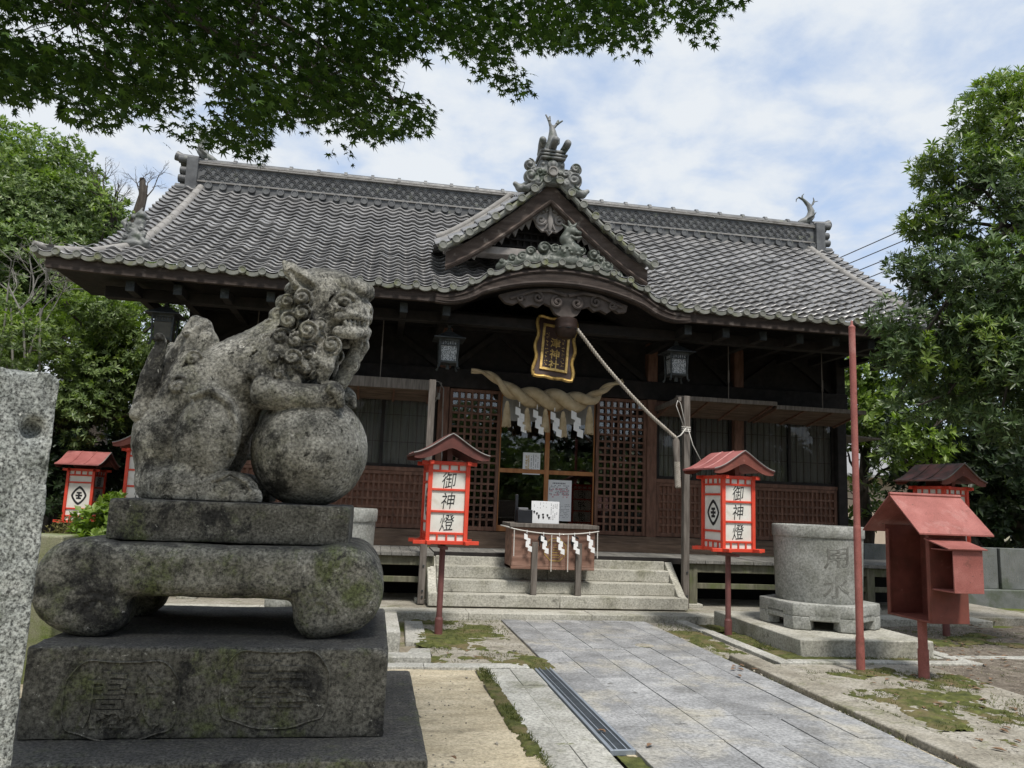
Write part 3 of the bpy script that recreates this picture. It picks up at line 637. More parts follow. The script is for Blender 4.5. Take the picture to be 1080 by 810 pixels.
def tile_sheet(mapf, s0, s1, t0, t1, expo=0.168, pit=PIT, keepf=None, lift=0.047):
    """mapf(s, t, h): s across the columns, t up the slope, h height over the roof plane -> xyz"""
    nc = int(round((s1-s0)/pit)); pit = (s1-s0)/nc
    S = np.concatenate([s0+pit*(k+TW) for k in range(nc)]+[[s1]]); H = np.concatenate([np.tile(TH, nc), [TH[0]]])
    nr = max(1, int(round((t1-t0)/expo))); ex = (t1-t0)/nr
    rows = []; hs = []
    for r in range(nr):
        rows += [t0+r*ex, t0+r*ex+0.008, t0+(r+1)*ex+0.028]; hs += [lift-0.006, lift, 0.0]
    Tm, Sm = np.meshgrid(rows, S, indexing='ij'); Hm = np.array(hs)[:, None] + H[None, :]*1.0
    jit = rng.normal(size=(nr, nc))*0.0045+(rng.random((nr, nc)) < .012)*.02+(np.cumsum(rng.normal(size=nr))*.002)[:, None]
    J = np.repeat(np.repeat(jit, 3, 0), 8, 1); J = np.concatenate([J, J[:, -1:]], 1)
    G = mapf(Sm, Tm, Hm+J)
    keep = None
    if keepf is not None:
        sc = (Sm[:-1, :-1]+Sm[1:, 1:])/2; tcen = (Tm[:-1, :-1]+Tm[1:, 1:])/2
        cid = np.floor((sc-s0)/pit); rid = np.clip(np.floor((tcen-t0)/ex-0.05), 0, nr-1)
        keep = keepf(s0+(cid+0.5)*pit, t0+(rid+0.5)*ex)
    return G, keep
rf = MB()
xlim = lambda y: np.minimum(EL+np.maximum(0, (np.asarray(y)-EY))*0.78, 0) if False else np.minimum(EL + np.maximum(0, np.asarray(y)-EY)*0.78, XC-6.62)
G, kp = tile_sheet(lambda s, t, h: np.stack([s, t-0.25*h, zroof(s, t)+h], -1), EL, ER, EY, RY-0.12,
                   keepf=lambda s, t: (s > xlim(t)) & (s < 2*XC-xlim(t)))
rf.grid(G, keep=kp)
# rear slope and the two hips
G, kp = tile_sheet(lambda s, t, h: np.stack([s, 2*RY-t+0.25*h, zmain(t)+h], -1)[:, ::-1], XC-6.62, XC+6.62, EY, RY-0.12, pit=0.5, expo=0.5)
rf.grid(G)
for sg in (-1, 1):
    def hip(s, t, h, sg=sg):
        return np.stack([XC+sg*(7.22-t), s, EZ+0.56*t+h+0.05*np.clip(1-(s-EY)/2.0, 0, 1)**2*np.clip(1-t/1.0, 0, 1)], -1)
    G, kp = tile_sheet(hip, EY+0.02, 12.6, 0.0, 1.2, keepf=lambda s, t: (s-EY > t*1.28))
    rf.grid(G if sg < 0 else G, keep=kp)
roof = rf.build('roof', M['tile'], hall, smooth=38)
# eave edge: round end tiles and the lip
ed = MB(); nc = int(round((ER-EL)/PIT)); pt = (ER-EL)/nc
for k in range(nc+1):
    x = EL+k*pt; z = float(zroof(x, EY))+0.043
    ed.lathe([(0.016, 0.012), (0.034, 0.012), (0.040, 0.020), (0.051, 0.020), (0.051, -0.10)], (x, EY-0.03, z), 14, rot=rotx(R_(90)))
S = np.concatenate([EL+pt*(k+TW) for k in range(nc)]); Hh = np.tile(TH, nc)
top = np.stack([S, np.full_like(S, EY-0.004), zroof(S, EY)+Hh+0.03], -1); bot = top.copy(); bot[:, 2] -= 0.055; bot2 = bot.copy(); bot2[:, 1] += 0.05
ed.grid(np.stack([bot2, bot, top]))
for sg in (-1, 1):
    for k in range(0, 5):
        y = EY+0.2+k*0.262
        ed.lathe([(0.046, 0.020), (0.060, 0.020), (0.060, -0.10)], (XC+sg*7.25, y, EZ+0.05+0.05*max(0, 1-(y-EY)/2)**2), 10, rot=roty(R_(90*sg)))
ed.build('eave_tiles', M['tile_moss'], roof, smooth=40)

# boards under the tiles, rafters and soffit
def eave_strip(mb, y0, y1, dz0, dz1, xa=EL+.12, xb=ER-.12, n=120):
    X = np.linspace(xa, xb, n); zz = zroof(X, EY)
    A = np.stack([X, np.full(n, y0), zz+dz0], -1); B = np.stack([X, np.full(n, y0), zz+dz1], -1)
    C_ = np.stack([X, np.full(n, y1), zz+dz1], -1); D = np.stack([X, np.full(n, y1), zz+dz0], -1)
    mb.grid(np.stack([A, B, C_, D, A]))
m = MB(); eave_strip(m, EY+0.05, EY+0.13, -0.16, 0.014)
m.build('eave_board', M['wood_curve'], hall, smooth=30)
m = MB()
X = np.linspace(EL+.1, ER-.1, 160); Yv = np.linspace(EY+.12, YW+0.3, 14)
XX, YY = np.meshgrid(X, Yv)
kS = (np.abs((XX[:-1, :-1]+XX[1:, 1:])/2-XC) < 6.7) | ((YY[:-1, :-1]+YY[1:, 1:])/2 < 12.7)
m.grid(np.stack([XX, YY, zroof(XX, np.full_like(YY, EY))-0.06+0.10*(YY-EY)], -1)[:, ::-1], keep=kS[:, ::-1])
for sg in (-1, 1):
    xa, xb = (EL+.1, WL) if sg < 0 else (WR, ER-.1)
    m.bx(min(xa, xb), max(xa, xb), 11.2, 12.7, 4.45, 4.49)
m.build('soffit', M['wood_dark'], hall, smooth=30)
m = MB(); m.bx(WL-0.9, WR+0.9, 11.55, 11.72, 4.18, 4.34)
m.build('eave_beam', M['wood_dark'], hall, bevel=0.01)
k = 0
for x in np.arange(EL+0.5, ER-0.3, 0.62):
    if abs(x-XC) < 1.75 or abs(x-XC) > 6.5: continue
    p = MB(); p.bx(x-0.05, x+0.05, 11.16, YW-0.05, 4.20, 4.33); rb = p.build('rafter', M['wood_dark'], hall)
    q = MB(); q.bx(x-0.056, x+0.056, 11.14, 11.17, 4.194, 4.336); q.build('end_cap', M['bronze'], rb)

# main ridge
rl, rr = XC-6.38, XC+6.42
ridge_p = thing('ridge', None, None, (XC, RY, RZ)); ridge_p.parent = hall
ridge_p.location = np.array((XC, RY, RZ))-OFF[hall.name]
m = MB()
m.bx(rl, rr, RY-0.17, RY+0.17, RZ-0.15, RZ+0.40)
# wave relief on the ridge face: rows of scallops
for r in range(3):
    for k in range(int((rr-rl-0.3)/0.17)):
        x = rl+0.2+k*0.17+(r % 2)*0.085; z = RZ+0.12+r*0.085
        for rad in (0.075, 0.045):
            a = np.linspace(0, math.pi, 6); pts = np.stack([x+rad*np.cos(a), np.full(6, RY-0.175), z+rad*np.sin(a)], -1)
            m.tube(pts, 0.012, 4, caps=False)
m.build('ridge_body', M['tile_dark'], ridge_p)
m = MB()
m.bx(rl-0.02, rr+0.02, RY-0.20, RY+0.20, RZ+0.055, RZ+0.085)
m.bx(rl-0.02, rr+0.02, RY-0.215, RY+0.215, RZ+0.40, RZ+0.43); m.bx(rl-0.02, rr+0.02, RY-0.19, RY+0.19, RZ+0.445, RZ+0.47)
m.build('mortar_band', M['plaster'], ridge_p, bevel=0.006)
m = MB()
for k in range(int((rr-rl)/PIT)+1):
    x = rl+0.05+k*PIT
    m.lathe([(0.02, 0.012), (0.045, 0.012), (0.052, 0.022), (0.068, 0.022), (0.068, -0.12)], (x, RY-0.215, RZ-0.01), 14, rot=rotx(R_(90)))
m.tube([(rl-0.05, RY, RZ+0.50), (rr+0.05, RY, RZ+0.50)], 0.085, 12)
x = rl+0.2
while x < rr:
    m.tube([(x-0.03, RY, RZ+0.51), (x+0.03, RY, RZ+0.51)], 0.105, 12); x += 0.52
m.build('ridge_tiles', M['tile_dark'], ridge_p, smooth=40)

def fish(mb, base, s, face=1, split=True):      # dolphin-like finial: head down, tail curled up and forked
    b = np.array(base, float)
    P = np.array([(-0.24, 0, 0.02), (-0.12, 0, 0.05), (0.03, 0, 0.10), (0.13, 0, 0.24), (0.15, 0, 0.40), (0.08, 0, 0.55), (-0.04, 0, 0.67), (-0.13, 0, 0.74)])*s*np.array([face, 1, 1])
    mb.tube(b+P, np.array([0.05, 0.10, 0.125, 0.115, 0.09, 0.065, 0.045, 0.03])*s, 12)
    for q in ([(-0.10, 0, 0.71), (-0.22, 0, 0.76), (-0.29, 0, 0.70), (-0.30, 0, 0.62)], [(0.11, 0, 0.50), (0.20, 0, 0.60), (0.26, 0, 0.68), (0.36, 0, 0.71)], [(0.20, 0, 0.60), (0.24, 0, 0.72), (0.22, 0, 0.80)], [(-0.12, 0, 0.72), (-0.11, 0, 0.82), (-0.06, 0, 0.88)]):
        mb.tube(b+np.array(q)*s*np.array([face, 1, 1]), np.linspace(0.045, 0.012, len(q))*s, 8, flat=0.6)
    for sg in (-1, 1):
        mb.tube(b+np.array([(0.0, sg*0.10, 0.12), (0.10, sg*0.20, 0.18), (0.16, sg*0.24, 0.28)])*s*np.array([face, 1, 1]), np.array([0.06, 0.045, 0.012])*s, 8, flat=0.5)
for sg, xe in ((-1, rl), (1, rr)):
    m = MB()
    m.bx(xe-0.10, xe+0.10, RY-0.26, RY+0.26, RZ-0.30, RZ+0.50)
    for k, (z, dxx, r) in enumerate([(0.46, 0.26, 0.075), (0.24, 0.22, 0.075), (0.08, 0.24, 0.075), (-0.10, 0.28, 0.08), (-0.28, 0.34, 0.085)]):
        for yy in (-0.17, 0.0, 0.17):
            m.tube([(xe-sg*0.05, RY+yy, RZ+z), (xe+sg*dxx, RY+yy, RZ+z+0.01)], r, 10)
    m.tube([(xe-sg*0.05, RY, RZ+0.54), (xe+sg*0.25, RY, RZ+0.56), (xe+sg*0.36, RY, RZ+0.60)], [0.085, 0.085, 0.095], 12)
    m.build('ridge_end', M['tile_dark'], ridge_p, smooth=40)
    m = MB(); fish(m, (xe-sg*0.18, RY, RZ+0.55), 0.78, -1 if sg < 0 else 1)
    m.build('roof_fish', M['ornament'], ridge_p, smooth=60)

# descending ridges, corner ridges, gable walls
for sg in (-1, 1):
    x = XC+sg*6.22
    yy = np.linspace(RY-0.15, 11.75, 14)
    m = MB(); m.tube(np.stack([np.full(14, x), yy, zmain(yy)+0.07], -1), 0.068, 12)
    for y in yy[1:-1]: m.tube([(x, y-0.02, float(zmain(y))+0.073), (x, y+0.02, float(zmain(y))+0.073)], 0.074, 12)
    m.bx(x-0.09, x+0.09, 11.8, RY-0.2, 0, 0.01) if False else None
    m.build('descending_ridge', M['plaster'], hall, smooth=40)
    m = MB()
    cpts = [(x-sg*0.02, 11.72, float(zmain(11.7))+0.07), (x+sg*0.45, 11.30, 4.745), (x+sg*0.84, 10.98, 4.63), (x+sg*1.02, 10.82, 4.655)]
    m.tube(cpts[:3], 0.062, 12); m.tube(cpts[2:], [0.055, 0.04], 10)
    m.build('corner_ridge', M['plaster'], hall, smooth=40)
    m = MB()
    gp = [(11.75, float(zmain(11.75))-0.1), (RY, RZ-0.05), (2*RY-11.75, float(zmain(11.75))-0.1)]
    gp = [(YW, 4.3)]+[(y, float(zmain(min(y, 2*RY-y)))-0.06) for y in np.linspace(YW, 2*RY-YW, 9)]+[(2*RY-YW, 4.3)]
    m.prism(gp, XC+sg*5.60, XC+sg*5.52, 'yz'); m.build('side_gable_wall', M['wood_dark'], hall)
    m = MB()
    yy2 = np.linspace(11.9, RY, 10); A = np.stack([np.full(10, XC+sg*6.56), yy2, zmain(yy2)-0.03], -1); B = A-np.array([0, 0, .28])
    for q in range(9): m.add(np.array([A[q], A[q+1], B[q+1], B[q], A[q]+[.06, 0, 0], A[q+1]+[.06, 0, 0], B[q+1]+[.06, 0, 0], B[q]+[.06, 0, 0]]), [(0, 1, 2, 3), (7, 6, 5, 4), (3, 2, 6, 7), (0, 4, 5, 1)])
    for q in range(9): m.add(np.array([A[q], A[q+1], B[q+1], B[q], A[q]+[.06, 0, 0], A[q+1]+[.06, 0, 0], B[q+1]+[.06, 0, 0], B[q]+[.06, 0, 0]])*[1, -1, 1]+[0, 2*RY, 0], [(0, 1, 2, 3), (7, 6, 5, 4), (3, 2, 6, 7), (0, 4, 5, 1)])
    m.build('side_barge_board', M['wood_barge'], hall)

# ---- frontal dormer gable
GX, GY, GZ, GHW, GDR = 2.43, 11.62, 6.86, 1.62, 1.28      # centre, face, apex height, half width, drop
def zg(u):                                                # height of the gable slope at |x-GX| = u: straight, flaring at the foot
    u = np.asarray(u, float)/GHW
    return GZ - GDR*(1.16*u-0.16*u*u*u)
def VD(y): return VDROP*np.clip((GY+0.36-np.asarray(y, float))/0.62, 0, 1)**1.25     # the verge rolls down to the front
VDROP = 0.26
dg = thing('front_gable', None, None, (GX, GY, GZ)); dg.parent = hall; dg.location = np.array((GX, GY, GZ))-OFF[hall.name]
m = MB()
for sg in (-1, 1):
    def mp(s, t, h, sg=sg):
        return np.stack([GX+sg*(GHW+0.12-t)+sg*0.45*h, s, zg(GHW+0.12-t)+0.88*h-VD(s)], -1)
    G, kp = tile_sheet(mp, GY-0.26, 14.3, 0.0, GHW+0.05, pit=0.2, expo=0.2)
    m.grid(G if sg > 0 else G[:, ::-1])
m.build('gable_tiles', M['tile'], dg, smooth=38)
m = MB()
for sg in (-1, 1):
    for k in range(9):
        u = 0.10+k*0.195
        zc = float(zg(u))+0.02-VDROP; ang = math.atan2(float(zg(u+.01)-zg(u-.01)), 0.02)
        m.lathe([(0.02, 0.012), (0.042, 0.012), (0.05, 0.020), (0.062, 0.020), (0.062, -0.14)], (GX+sg*u, GY-0.30, zc), 14, rot=rotx(R_(90)))
        if k: m.tube([(GX+sg*(u-0.02), GY-0.24, zc-0.02), (GX+sg*(u-0.175), GY-0.24, float(zg(u-0.175))-VDROP)], 0.042, 8)
m.build('verge_tiles', M['tile_moss'], dg, smooth=40)
m = MB()
uu = np.linspace(0.55, GHW+0.1, 12)
for sg in (-1, 1):
    m.tube(np.stack([GX+sg*uu, np.full(12, GY+0.42), zg(uu)+0.13], -1), 0.058, 10)
    m.tube(np.stack([GX+sg*uu, np.full(12, GY+0.42), zg(uu)+0.05], -1), 0.07, 8)
m.tube([(GX, GY-0.2, GZ+0.08), (GX, 14.2, GZ+0.10)], 0.10, 12)
m.build('verge_ridge', M['plaster'], dg, smooth=40)
# barge boards
for sg in (-1, 1):
    uo = np.linspace(0.0, GHW-0.02, 16)
    top = np.stack([GX+sg*uo, np.full(16, GY-0.14), zg(uo)-0.07-VDROP], -1)
    th = np.linspace(0.30, 0.25, 16)
    for nm, y0, d0, d1, mt in (('barge_board', GY-0.14, 0.0, 1.0, 'wood_barge'),):
        m = MB(); A = top; B = top.copy(); B[:, 2] -= th*1.1
        A2 = A.copy(); A2[:, 1] += 0.07; B2 = B.copy(); B2[:, 1] += 0.07
        m.grid(np.stack([A, B, B2, A2, A])); m.add(np.array([A[-1], B[-1], B2[-1], A2[-1]]), [(0, 1, 2, 3)])
        # raised moulding along the lower edge
        mo = B.copy(); mo[:, 2] += 0.045; mo[:, 1] -= 0.005
        m.tube(mo, 0.03, 6)
        m.build(nm, M[mt], dg, smooth=30)
# recessed lattice field
m = MB()
m.add(np.array([(GX-1.5, GY+0.30, GZ-GDR-0.1), (GX+1.5, GY+0.30, GZ-GDR-0.1), (GX, GY+0.30, GZ-0.35)]), [(0, 1, 2)])
for k in range(-12, 13):
    x = GX+k*0.11; hgt = (GZ-0.5-abs(x-GX)*0.78)
    m.bx(x-0.014, x+0.014, GY+0.24, GY+0.27, GZ-GDR-0.16, max(hgt, GZ-GDR-.1))
for k in range(6): m.bx(GX-1.2+k*.2, GX+1.2-k*.2, GY+0.225, GY+0.245, GZ-GDR-0.02+k*0.12, GZ-GDR+0.01+k*0.12)
m.build('gable_lattice', M['wood_dark'], dg)
m = MB(); m.bx(GX-1.62, GX+1.62, GY-0.02, GY+0.25, GZ-GDR-0.24, GZ-GDR-0.12)
m.build('gable_sill', M['wood_carve'], dg, bevel=0.01)
def spiral(mb, c, r, turns=1.6, w=0.022, y=0.0, flip=1, n=26, mi=0, start=0.0):
    t = np.linspace(0, 1, n); a = start+flip*turns*2*math.pi*t; rr = r*(1-0.86*t)
    mb.tube(np.stack([c[0]+rr*np.cos(a), np.full(n, y)-0.02*t, c[1]+rr*np.sin(a)], -1), np.linspace(w, w*0.9, n), 6, mi)
# carved pendant
m = MB()
pc = (GX+0.02, GZ-0.88)
out = [(0, .34), (.07, .26), (.17, .20), (.24, .10), (.30, .02), (.25, -.02), (.21, -.12), (.12, -.20), (.05, -.19), (0, -.25)]
out = out + [(-x, z) for x, z in out[::-1][1:-1]]
m.prism([(pc[0]+x, pc[1]+z) for x, z in out], GY-0.02, GY+0.05)
for sg in (-1, 1):
    spiral(m, (pc[0]+sg*0.15, pc[1]-0.02), 0.085, 1.5, 0.026, GY-0.03, sg)
    for (a, b, c) in [((.05, .12), (.10, .22), .03), ((.03, -.08), (.08, -.17), .03), ((.10, .10), (.19, .16), .025)]:
        m.tube([(pc[0]+sg*a[0], GY-0.03, pc[1]+a[1]), (pc[0]+sg*b[0], GY-0.03, pc[1]+b[1])], [c, c*0.4], 6)
    # leafy fringe running down under the boards
    fr = []
    for i in range(9):
        u = 0.25+i*0.105
        fr += [(u, -0.10-u*0.76), (u+0.05, -0.30-u*0.68+0.05*(i % 2))]
    upper = [(1.22, -0.98), (1.22, -0.90), (0.25, -0.13)]
    poly = [(GX+sg*x, GZ-0.58+z) for x, z in fr+upper]
    m.prism(poly, GY+0.05, GY+0.085)
m.tube([(pc[0], GY-0.03, pc[1]+0.22), (pc[0], GY-0.04, pc[1]-0.05), (pc[0], GY-0.03, pc[1]-0.2)], [0.02, 0.055, 0.02], 8)
m.build('gable_pendant', M['wood_carve'], dg, smooth=40)

# ---- curved eave gable under it
kg = thing('curved_gable', None, None, (XC, EY, EZ)); kg.parent = hall; kg.location = np.array((XC, EY, EZ))-OFF[hall.name]
n = 70; X = np.linspace(XC-1.95, XC+1.88, n); zz = EZ+hkara(X)
u = np.minimum(1, np.abs(X-XC)/1.95)
th = 0.12+0.125*(1-u**2)**1.3
m = MB()
A = np.stack([X, np.full(n, EY+0.02), zz-0.05], -1); B = A.copy(); B[:, 2] -= th; A2 = A.copy(); A2[:, 1] += 0.10; B2 = B.copy(); B2[:, 1] += 0.10
m.grid(np.stack([A, B, B2, A2, A])); m.build('curved_board', M['wood_curve'], kg, smooth=30)
m = MB(); mo = B.copy(); mo[:, 1] -= 0.0; mo[:, 2] += 0.03; m.tube(mo, 0.004+0.028*(1-u**4), 6); mo2 = A.copy(); mo2[:, 2] -= 0.04; m.tube(mo2, 0.004+0.02*(1-u**4), 6)
m.build('curved_moulding', M['wood_curve'], kg, smooth=40)
# carved frieze below
m = MB()
top = [(x, EZ+float(hkara(x))-0.30) for x in np.linspace(XC-1.02, XC+0.94, 24)]
zb = [(-0.92, .0), (-.80, -.02), (-.72, .03), (-.62, -.05), (-.52, .0), (-.42, -.03), (-.34, .04), (-.24, -.0), (-.17, -.12), (-.08, -.17), (0, -.22)]
zb = zb+[(-x, z) for x, z in zb[::-1][1:]]
botz = [(XC+x, 4.43+z*.9) for x, z in zb]
m.prism(top+botz[::-1], EY+0.16, EY+0.26)
for sg in (-1, 1):
    spiral(m, (XC+sg*0.15, 4.49), 0.09, 1.6, 0.026, EY+0.14, -sg, start=math.pi/2)
    spiral(m, (XC+sg*0.44, 4.535), 0.08, 1.4, 0.022, EY+0.14, sg, start=math.pi/2)
    spiral(m, (XC+sg*0.70, 4.50), 0.06, 1.4, 0.02, EY+0.14, -sg)
    m.tube([(XC+sg*0.02, EY+0.14, 4.60), (XC+sg*0.25, EY+0.13, 4.655), (XC+sg*0.5, EY+0.13, 4.63), (XC+sg*0.85, EY+0.14, 4.49)], [0.03, 0.028, 0.025, 0.02], 6)
m.build('carved_frieze', M['wood_frieze'], kg, smooth=40)

# ---- timber frame and walls
def part(name, mb, mat, bevel=0.006, parent=None, smooth=None):
    return mb.build(name, M[mat], parent or hall, bevel=bevel, smooth=smooth)
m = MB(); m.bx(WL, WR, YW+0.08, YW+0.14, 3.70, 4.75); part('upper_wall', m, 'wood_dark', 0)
m = MB()
m.bx(WL-0.02, WL+0.06, YW, 18.6, 0.8, 4.6); m.bx(WR-0.06, WR+0.02, YW, 18.6, 0.8, 4.6); m.bx(WL, WR, 18.55, 18.65, 0.8, 4.6); part('side_wall', m, 'wood_dark', 0)
PX = [WL+0.02, -0.93, 1.03, 4.66, 6.27, WR-0.02]
for x in PX:
    m = MB(); m.bx(x-0.09, x+0.09, YW-0.09, YW+0.09, 0.785, 4.45); part('pillar', m, 'wood_dark' if x in (PX[0], PX[-1]) else 'wood_lattice', 0.012)
m = MB(); m.bx(WL-.1, WR+.1, YW-0.105, YW+0.07, 3.40, 3.72); part('lintel', m, 'wood_dark', 0.01)
m = MB(); m.bx(WL-.1, WR+.1, YW-0.11, YW+0.075, 4.40, 4.60); part('wall_plate', m, 'wood_dark', 0.01)
for a, b in ((WL+0.1, -1.0), (-1.0, 1.0), (1.1, 2.75), (2.75, 4.6), (4.7, 6.2), (6.3, WR-0.1)):
    m = MB(); mid = (a+b)/2
    m.beam((a, YW+0.03, 3.72), (mid, YW+0.03, 4.40), 0.06, 0.10); m.beam((b, YW+0.02, 3.72), (mid, YW+0.02, 4.40), 0.06, 0.10); part('brace', m, 'wood_dark', 0)
m = MB(); m.bx(WL-.1, WR+.1, YW-0.12, YW+0.12, 0.786, 1.05); part('sill_beam', m, 'wood_brown', 0.01)
m = MB(); m.bx(WL-.1, WR+.1, YW-0.16, YW-0.125, 0.786, 0.93); part('base_board', m, 'wood_brown', 0.006)

def lattice(name, x0, x1, z0, z1, nx, nz, mat, back=None, bw=0.030, y=YW-0.03, gl=False):
    """grid of bars in a frame, as a door or a panel"""
    e = thing(name, None, None, ((x0+x1)/2, y, z0)); e.parent = hall; e.location = np.array(((x0+x1)/2, y, z0))-OFF[hall.name]
    f = MB(); fw = 0.055
    f.bx(x0, x0+fw, y-0.025, y+0.025, z0, z1); f.bx(x1-fw, x1, y-0.025, y+0.025, z0, z1)
    f.bx(x0+fw, x1-fw, y-0.023, y+0.023, z0, z0+fw*1.2); f.bx(x0+fw, x1-fw, y-0.023, y+0.023, z1-fw, z1); f.build('frame', M[mat], e, bevel=0.004)
    b = MB(); ia, ib, ja, jb = x0+fw, x1-fw, z0+fw*1.2, z1-fw
    for k in range(1, nx):
        x = ia+(ib-ia)*k/nx; b.bx(x-bw/2, x+bw/2, y-0.012, y+0.012, ja, jb)
    for k in range(1, nz):
        z = ja+(jb-ja)*k/nz; b.bx(ia, ib, y-0.017, y-0.004, z-bw/2, z+bw/2)
    b.build('bars', M[mat], e, bevel=0.002, seg=1)
    if back:
        q = MB(); q.bx(ia, ib, y+0.03, y+0.04, ja, jb); q.build('back_board' if back != 'glass' else 'pane', M[back], e)
    return e
lattice('lattice_door', 1.13, 2.0, 1.06, 3.39, 7, 19, 'wood_lattice', 'glass', 0.036)
lattice('lattice_door', 3.67, 4.57, 1.06, 3.39, 7, 19, 'wood_lattice', 'glass', 0.036)
for a, b in ((4.76, 6.17), (6.37, WR-0.12), (-0.83, 0.93), (WL+0.13, -1.03)):
    lattice('lattice_panel', a, b, 1.06, 1.97, int(round((b-a)/0.088)), 6, 'wood_lattice', 'wood_panel', 0.036)
    m = MB(); m.bx(a-.02, b+.02, YW-0.06, YW+0.05, 1.972, 2.04); part('window_sill', m, 'wood_lattice', 0.006)
    mid = (a+b)/2
    for x0, x1, dy, nb in ((a, mid+.02, 0.0, 7), (mid-.02, b, 0.045, 6)):
        e = thing('window', None, None, ((x0+x1)/2, YW, 2.04)); e.parent = hall; e.location = np.array(((x0+x1)/2, YW, 2.04))-OFF[hall.name]
        f = MB(); fw = 0.05; y = YW+dy-0.02
        f.bx(x0, x0+fw, y-.018, y+.018, 2.042, 3.20); f.bx(x1-fw, x1, y-.018, y+.018, 2.042, 3.20); f.bx(x0+fw, x1-fw, y-.017, y+.017, 2.042, 2.09); f.bx(x0+fw, x1-fw, y-.017, y+.017, 3.14, 3.20)
        f.build('frame', M['wood_dark'], e)
        q = MB(); q.bx(x0+fw, x1-fw, y-.003, y+.003, 2.09, 3.14); q.build('pane', M['window_glass'], e)
        q = MB()
        for k in range(1, nb): xx = x0+fw+(x1-x0-2*fw)*k/nb; q.bx(xx-.006, xx+.006, y+.006, y+.018, 2.09, 3.14)
        for z in (2.45, 2.9): q.bx(x0+fw, x1-fw, y+.008, y+.016, z-.005, z+.005)
        q.build('bars', M['wood_grey'], e)
        q = MB()
        nn = 40; xx = np.linspace(x0, x1, nn); yy = y+0.09+0.012*np.sin(np.arange(nn)*1.9)
        q.grid(np.stack([np.stack([xx, yy, np.full(nn, 2.0)], -1), np.stack([xx, yy, np.full(nn, 3.2)], -1)])); q.build('blind', M['curtain'], e, smooth=60)
    m = MB(); m.bx(a-.02, b+.02, YW-0.05, YW+0.05, 3.205, 3.40); part('window_head', m, 'wood_lattice', 0.006)
# glazed sliding doors
for x0, x1, y in ((2.005, 2.86, YW-0.02), (2.80, 3.665, YW+0.03)):
    e = thing('glass_door', None, None, ((x0+x1)/2, y, 1.06)); e.parent = hall; e.location = np.array(((x0+x1)/2, y, 1.06))-OFF[hall.name]
    f = MB()
    f.bx(x0, x0+.02, y-.02, y+.02, 1.06, 3.39) if x0 < 2.5 else f.bx(x0, x0+.075, y-.02, y+.02, 1.06, 3.39)
    f.bx(x1-.075, x1, y-.02, y+.02, 1.06, 3.39) if x0 < 2.5 else f.bx(x1-.02, x1, y-.02, y+.02, 1.06, 3.39)
    f.bx(x0+.02, x1-.02, y-.019, y+.019, 1.06, 1.16); f.bx(x0+.02, x1-.02, y-.019, y+.019, 3.31, 3.39); f.bx(x0+.02, x1-.02, y-.018, y+.018, 2.03, 2.10)
    f.build('frame', M['wood_orange'], e, bevel=0.004)
    q = MB(); q.bx(x0+.02, x1-.02, y-.003, y+.003, 1.16, 3.31); q.build('pane', M['glass'], e)
# dim room behind the glass
m = MB(); m.bx(WL+.1, WR-.1, YW+0.5, 18.5, 0.98, 1.04); part('room_floor', m, 'wood_dark', 0)
m = MB(); m.bx(WL+.1, WR-.1, YW+0.2, 18.5, 3.9, 3.95); part('room_ceiling', m, 'wood_dark', 0)
m = MB()
for x in (1.9, 3.7): m.bx(x-.1, x+.1, 16.4, 16.6, 1.04, 3.9)
m.bx(1.2, 4.4, 17.2, 17.4, 1.04, 1.9); m.bx(2.2, 3.4, 16.9, 17.15, 1.04, 1.5); part('room_fittings', m, 'wood_brown', 0)

# ---- propped shutters that serve as awnings
def awning(x0, x1, y1, z0, z1, mat='wood_brown', fascia=0.05, rods=True):
    e = thing('awning', None, None, ((x0+x1)/2, YW, z0)); e.parent = hall; e.location = np.array(((x0+x1)/2, YW, z0))-OFF[hall.name]
    m = MB(); nb = 5
    for k in range(nb):
        a, b = k/nb, (k+1)/nb
        ya, yb = YW-0.11+(y1-YW+0.11)*a, YW-0.11+(y1-YW+0.11)*b; za, zb_ = z0+(z1-z0)*a, z0+(z1-z0)*b
        m.beam(((x0+x1)/2, ya, za), ((x0+x1)/2, yb+0.004, zb_), x1-x0, 0.018)
    m.build('boards', M[mat], e)
    m = MB(); m.bx(x0-.01, x1+.01, y1-0.02, y1+0.02, z1-fascia, z1+0.018); m.build('front_rail', M['wood_grey'], e, bevel=0.004)
    for k in range(4):
        x = x0+0.03+(x1-x0-0.06)*k/3; MB().beam((x, YW-0.11, z0-0.022), (x, y1, z1-0.022), 0.03, 0.025).build('batten', M['wood_lattice'], e)
    if rods:
        m = MB(); xr = (x0+x1)/2+0.05; m.tube([(xr, y1+0.05, z1), (xr, y1+0.06, 4.3)], 0.008, 6); m.tube([(xr, y1+0.05, z1+.3), (xr, y1+0.05, z1+.5)], 0.014, 6); m.build('hanging_rod', M['wood_grey'], e)
awning(4.72, 6.46, 11.95, 3.13, 3.34); awning(6.49, 8.10, 11.98, 3.12, 3.29)
awning(-0.95, 0.78, 11.95, 3.13, 3.33, 'wood_brown', 0.14); awning(-2.9, -1.0, 11.98, 3.13, 3.33)
e = thing('side_awning', None, None, (WR, 13.8, 3.0)); e.parent = hall; e.location = np.array((WR, 13.8, 3.0))-OFF[hall.name]
m = MB(); m.beam((WR+0.02, 14.0, 3.02), (WR+1.0, 14.0, 2.98), 1.5, 0.03); m.build('boards', M['wood_grey'], e)
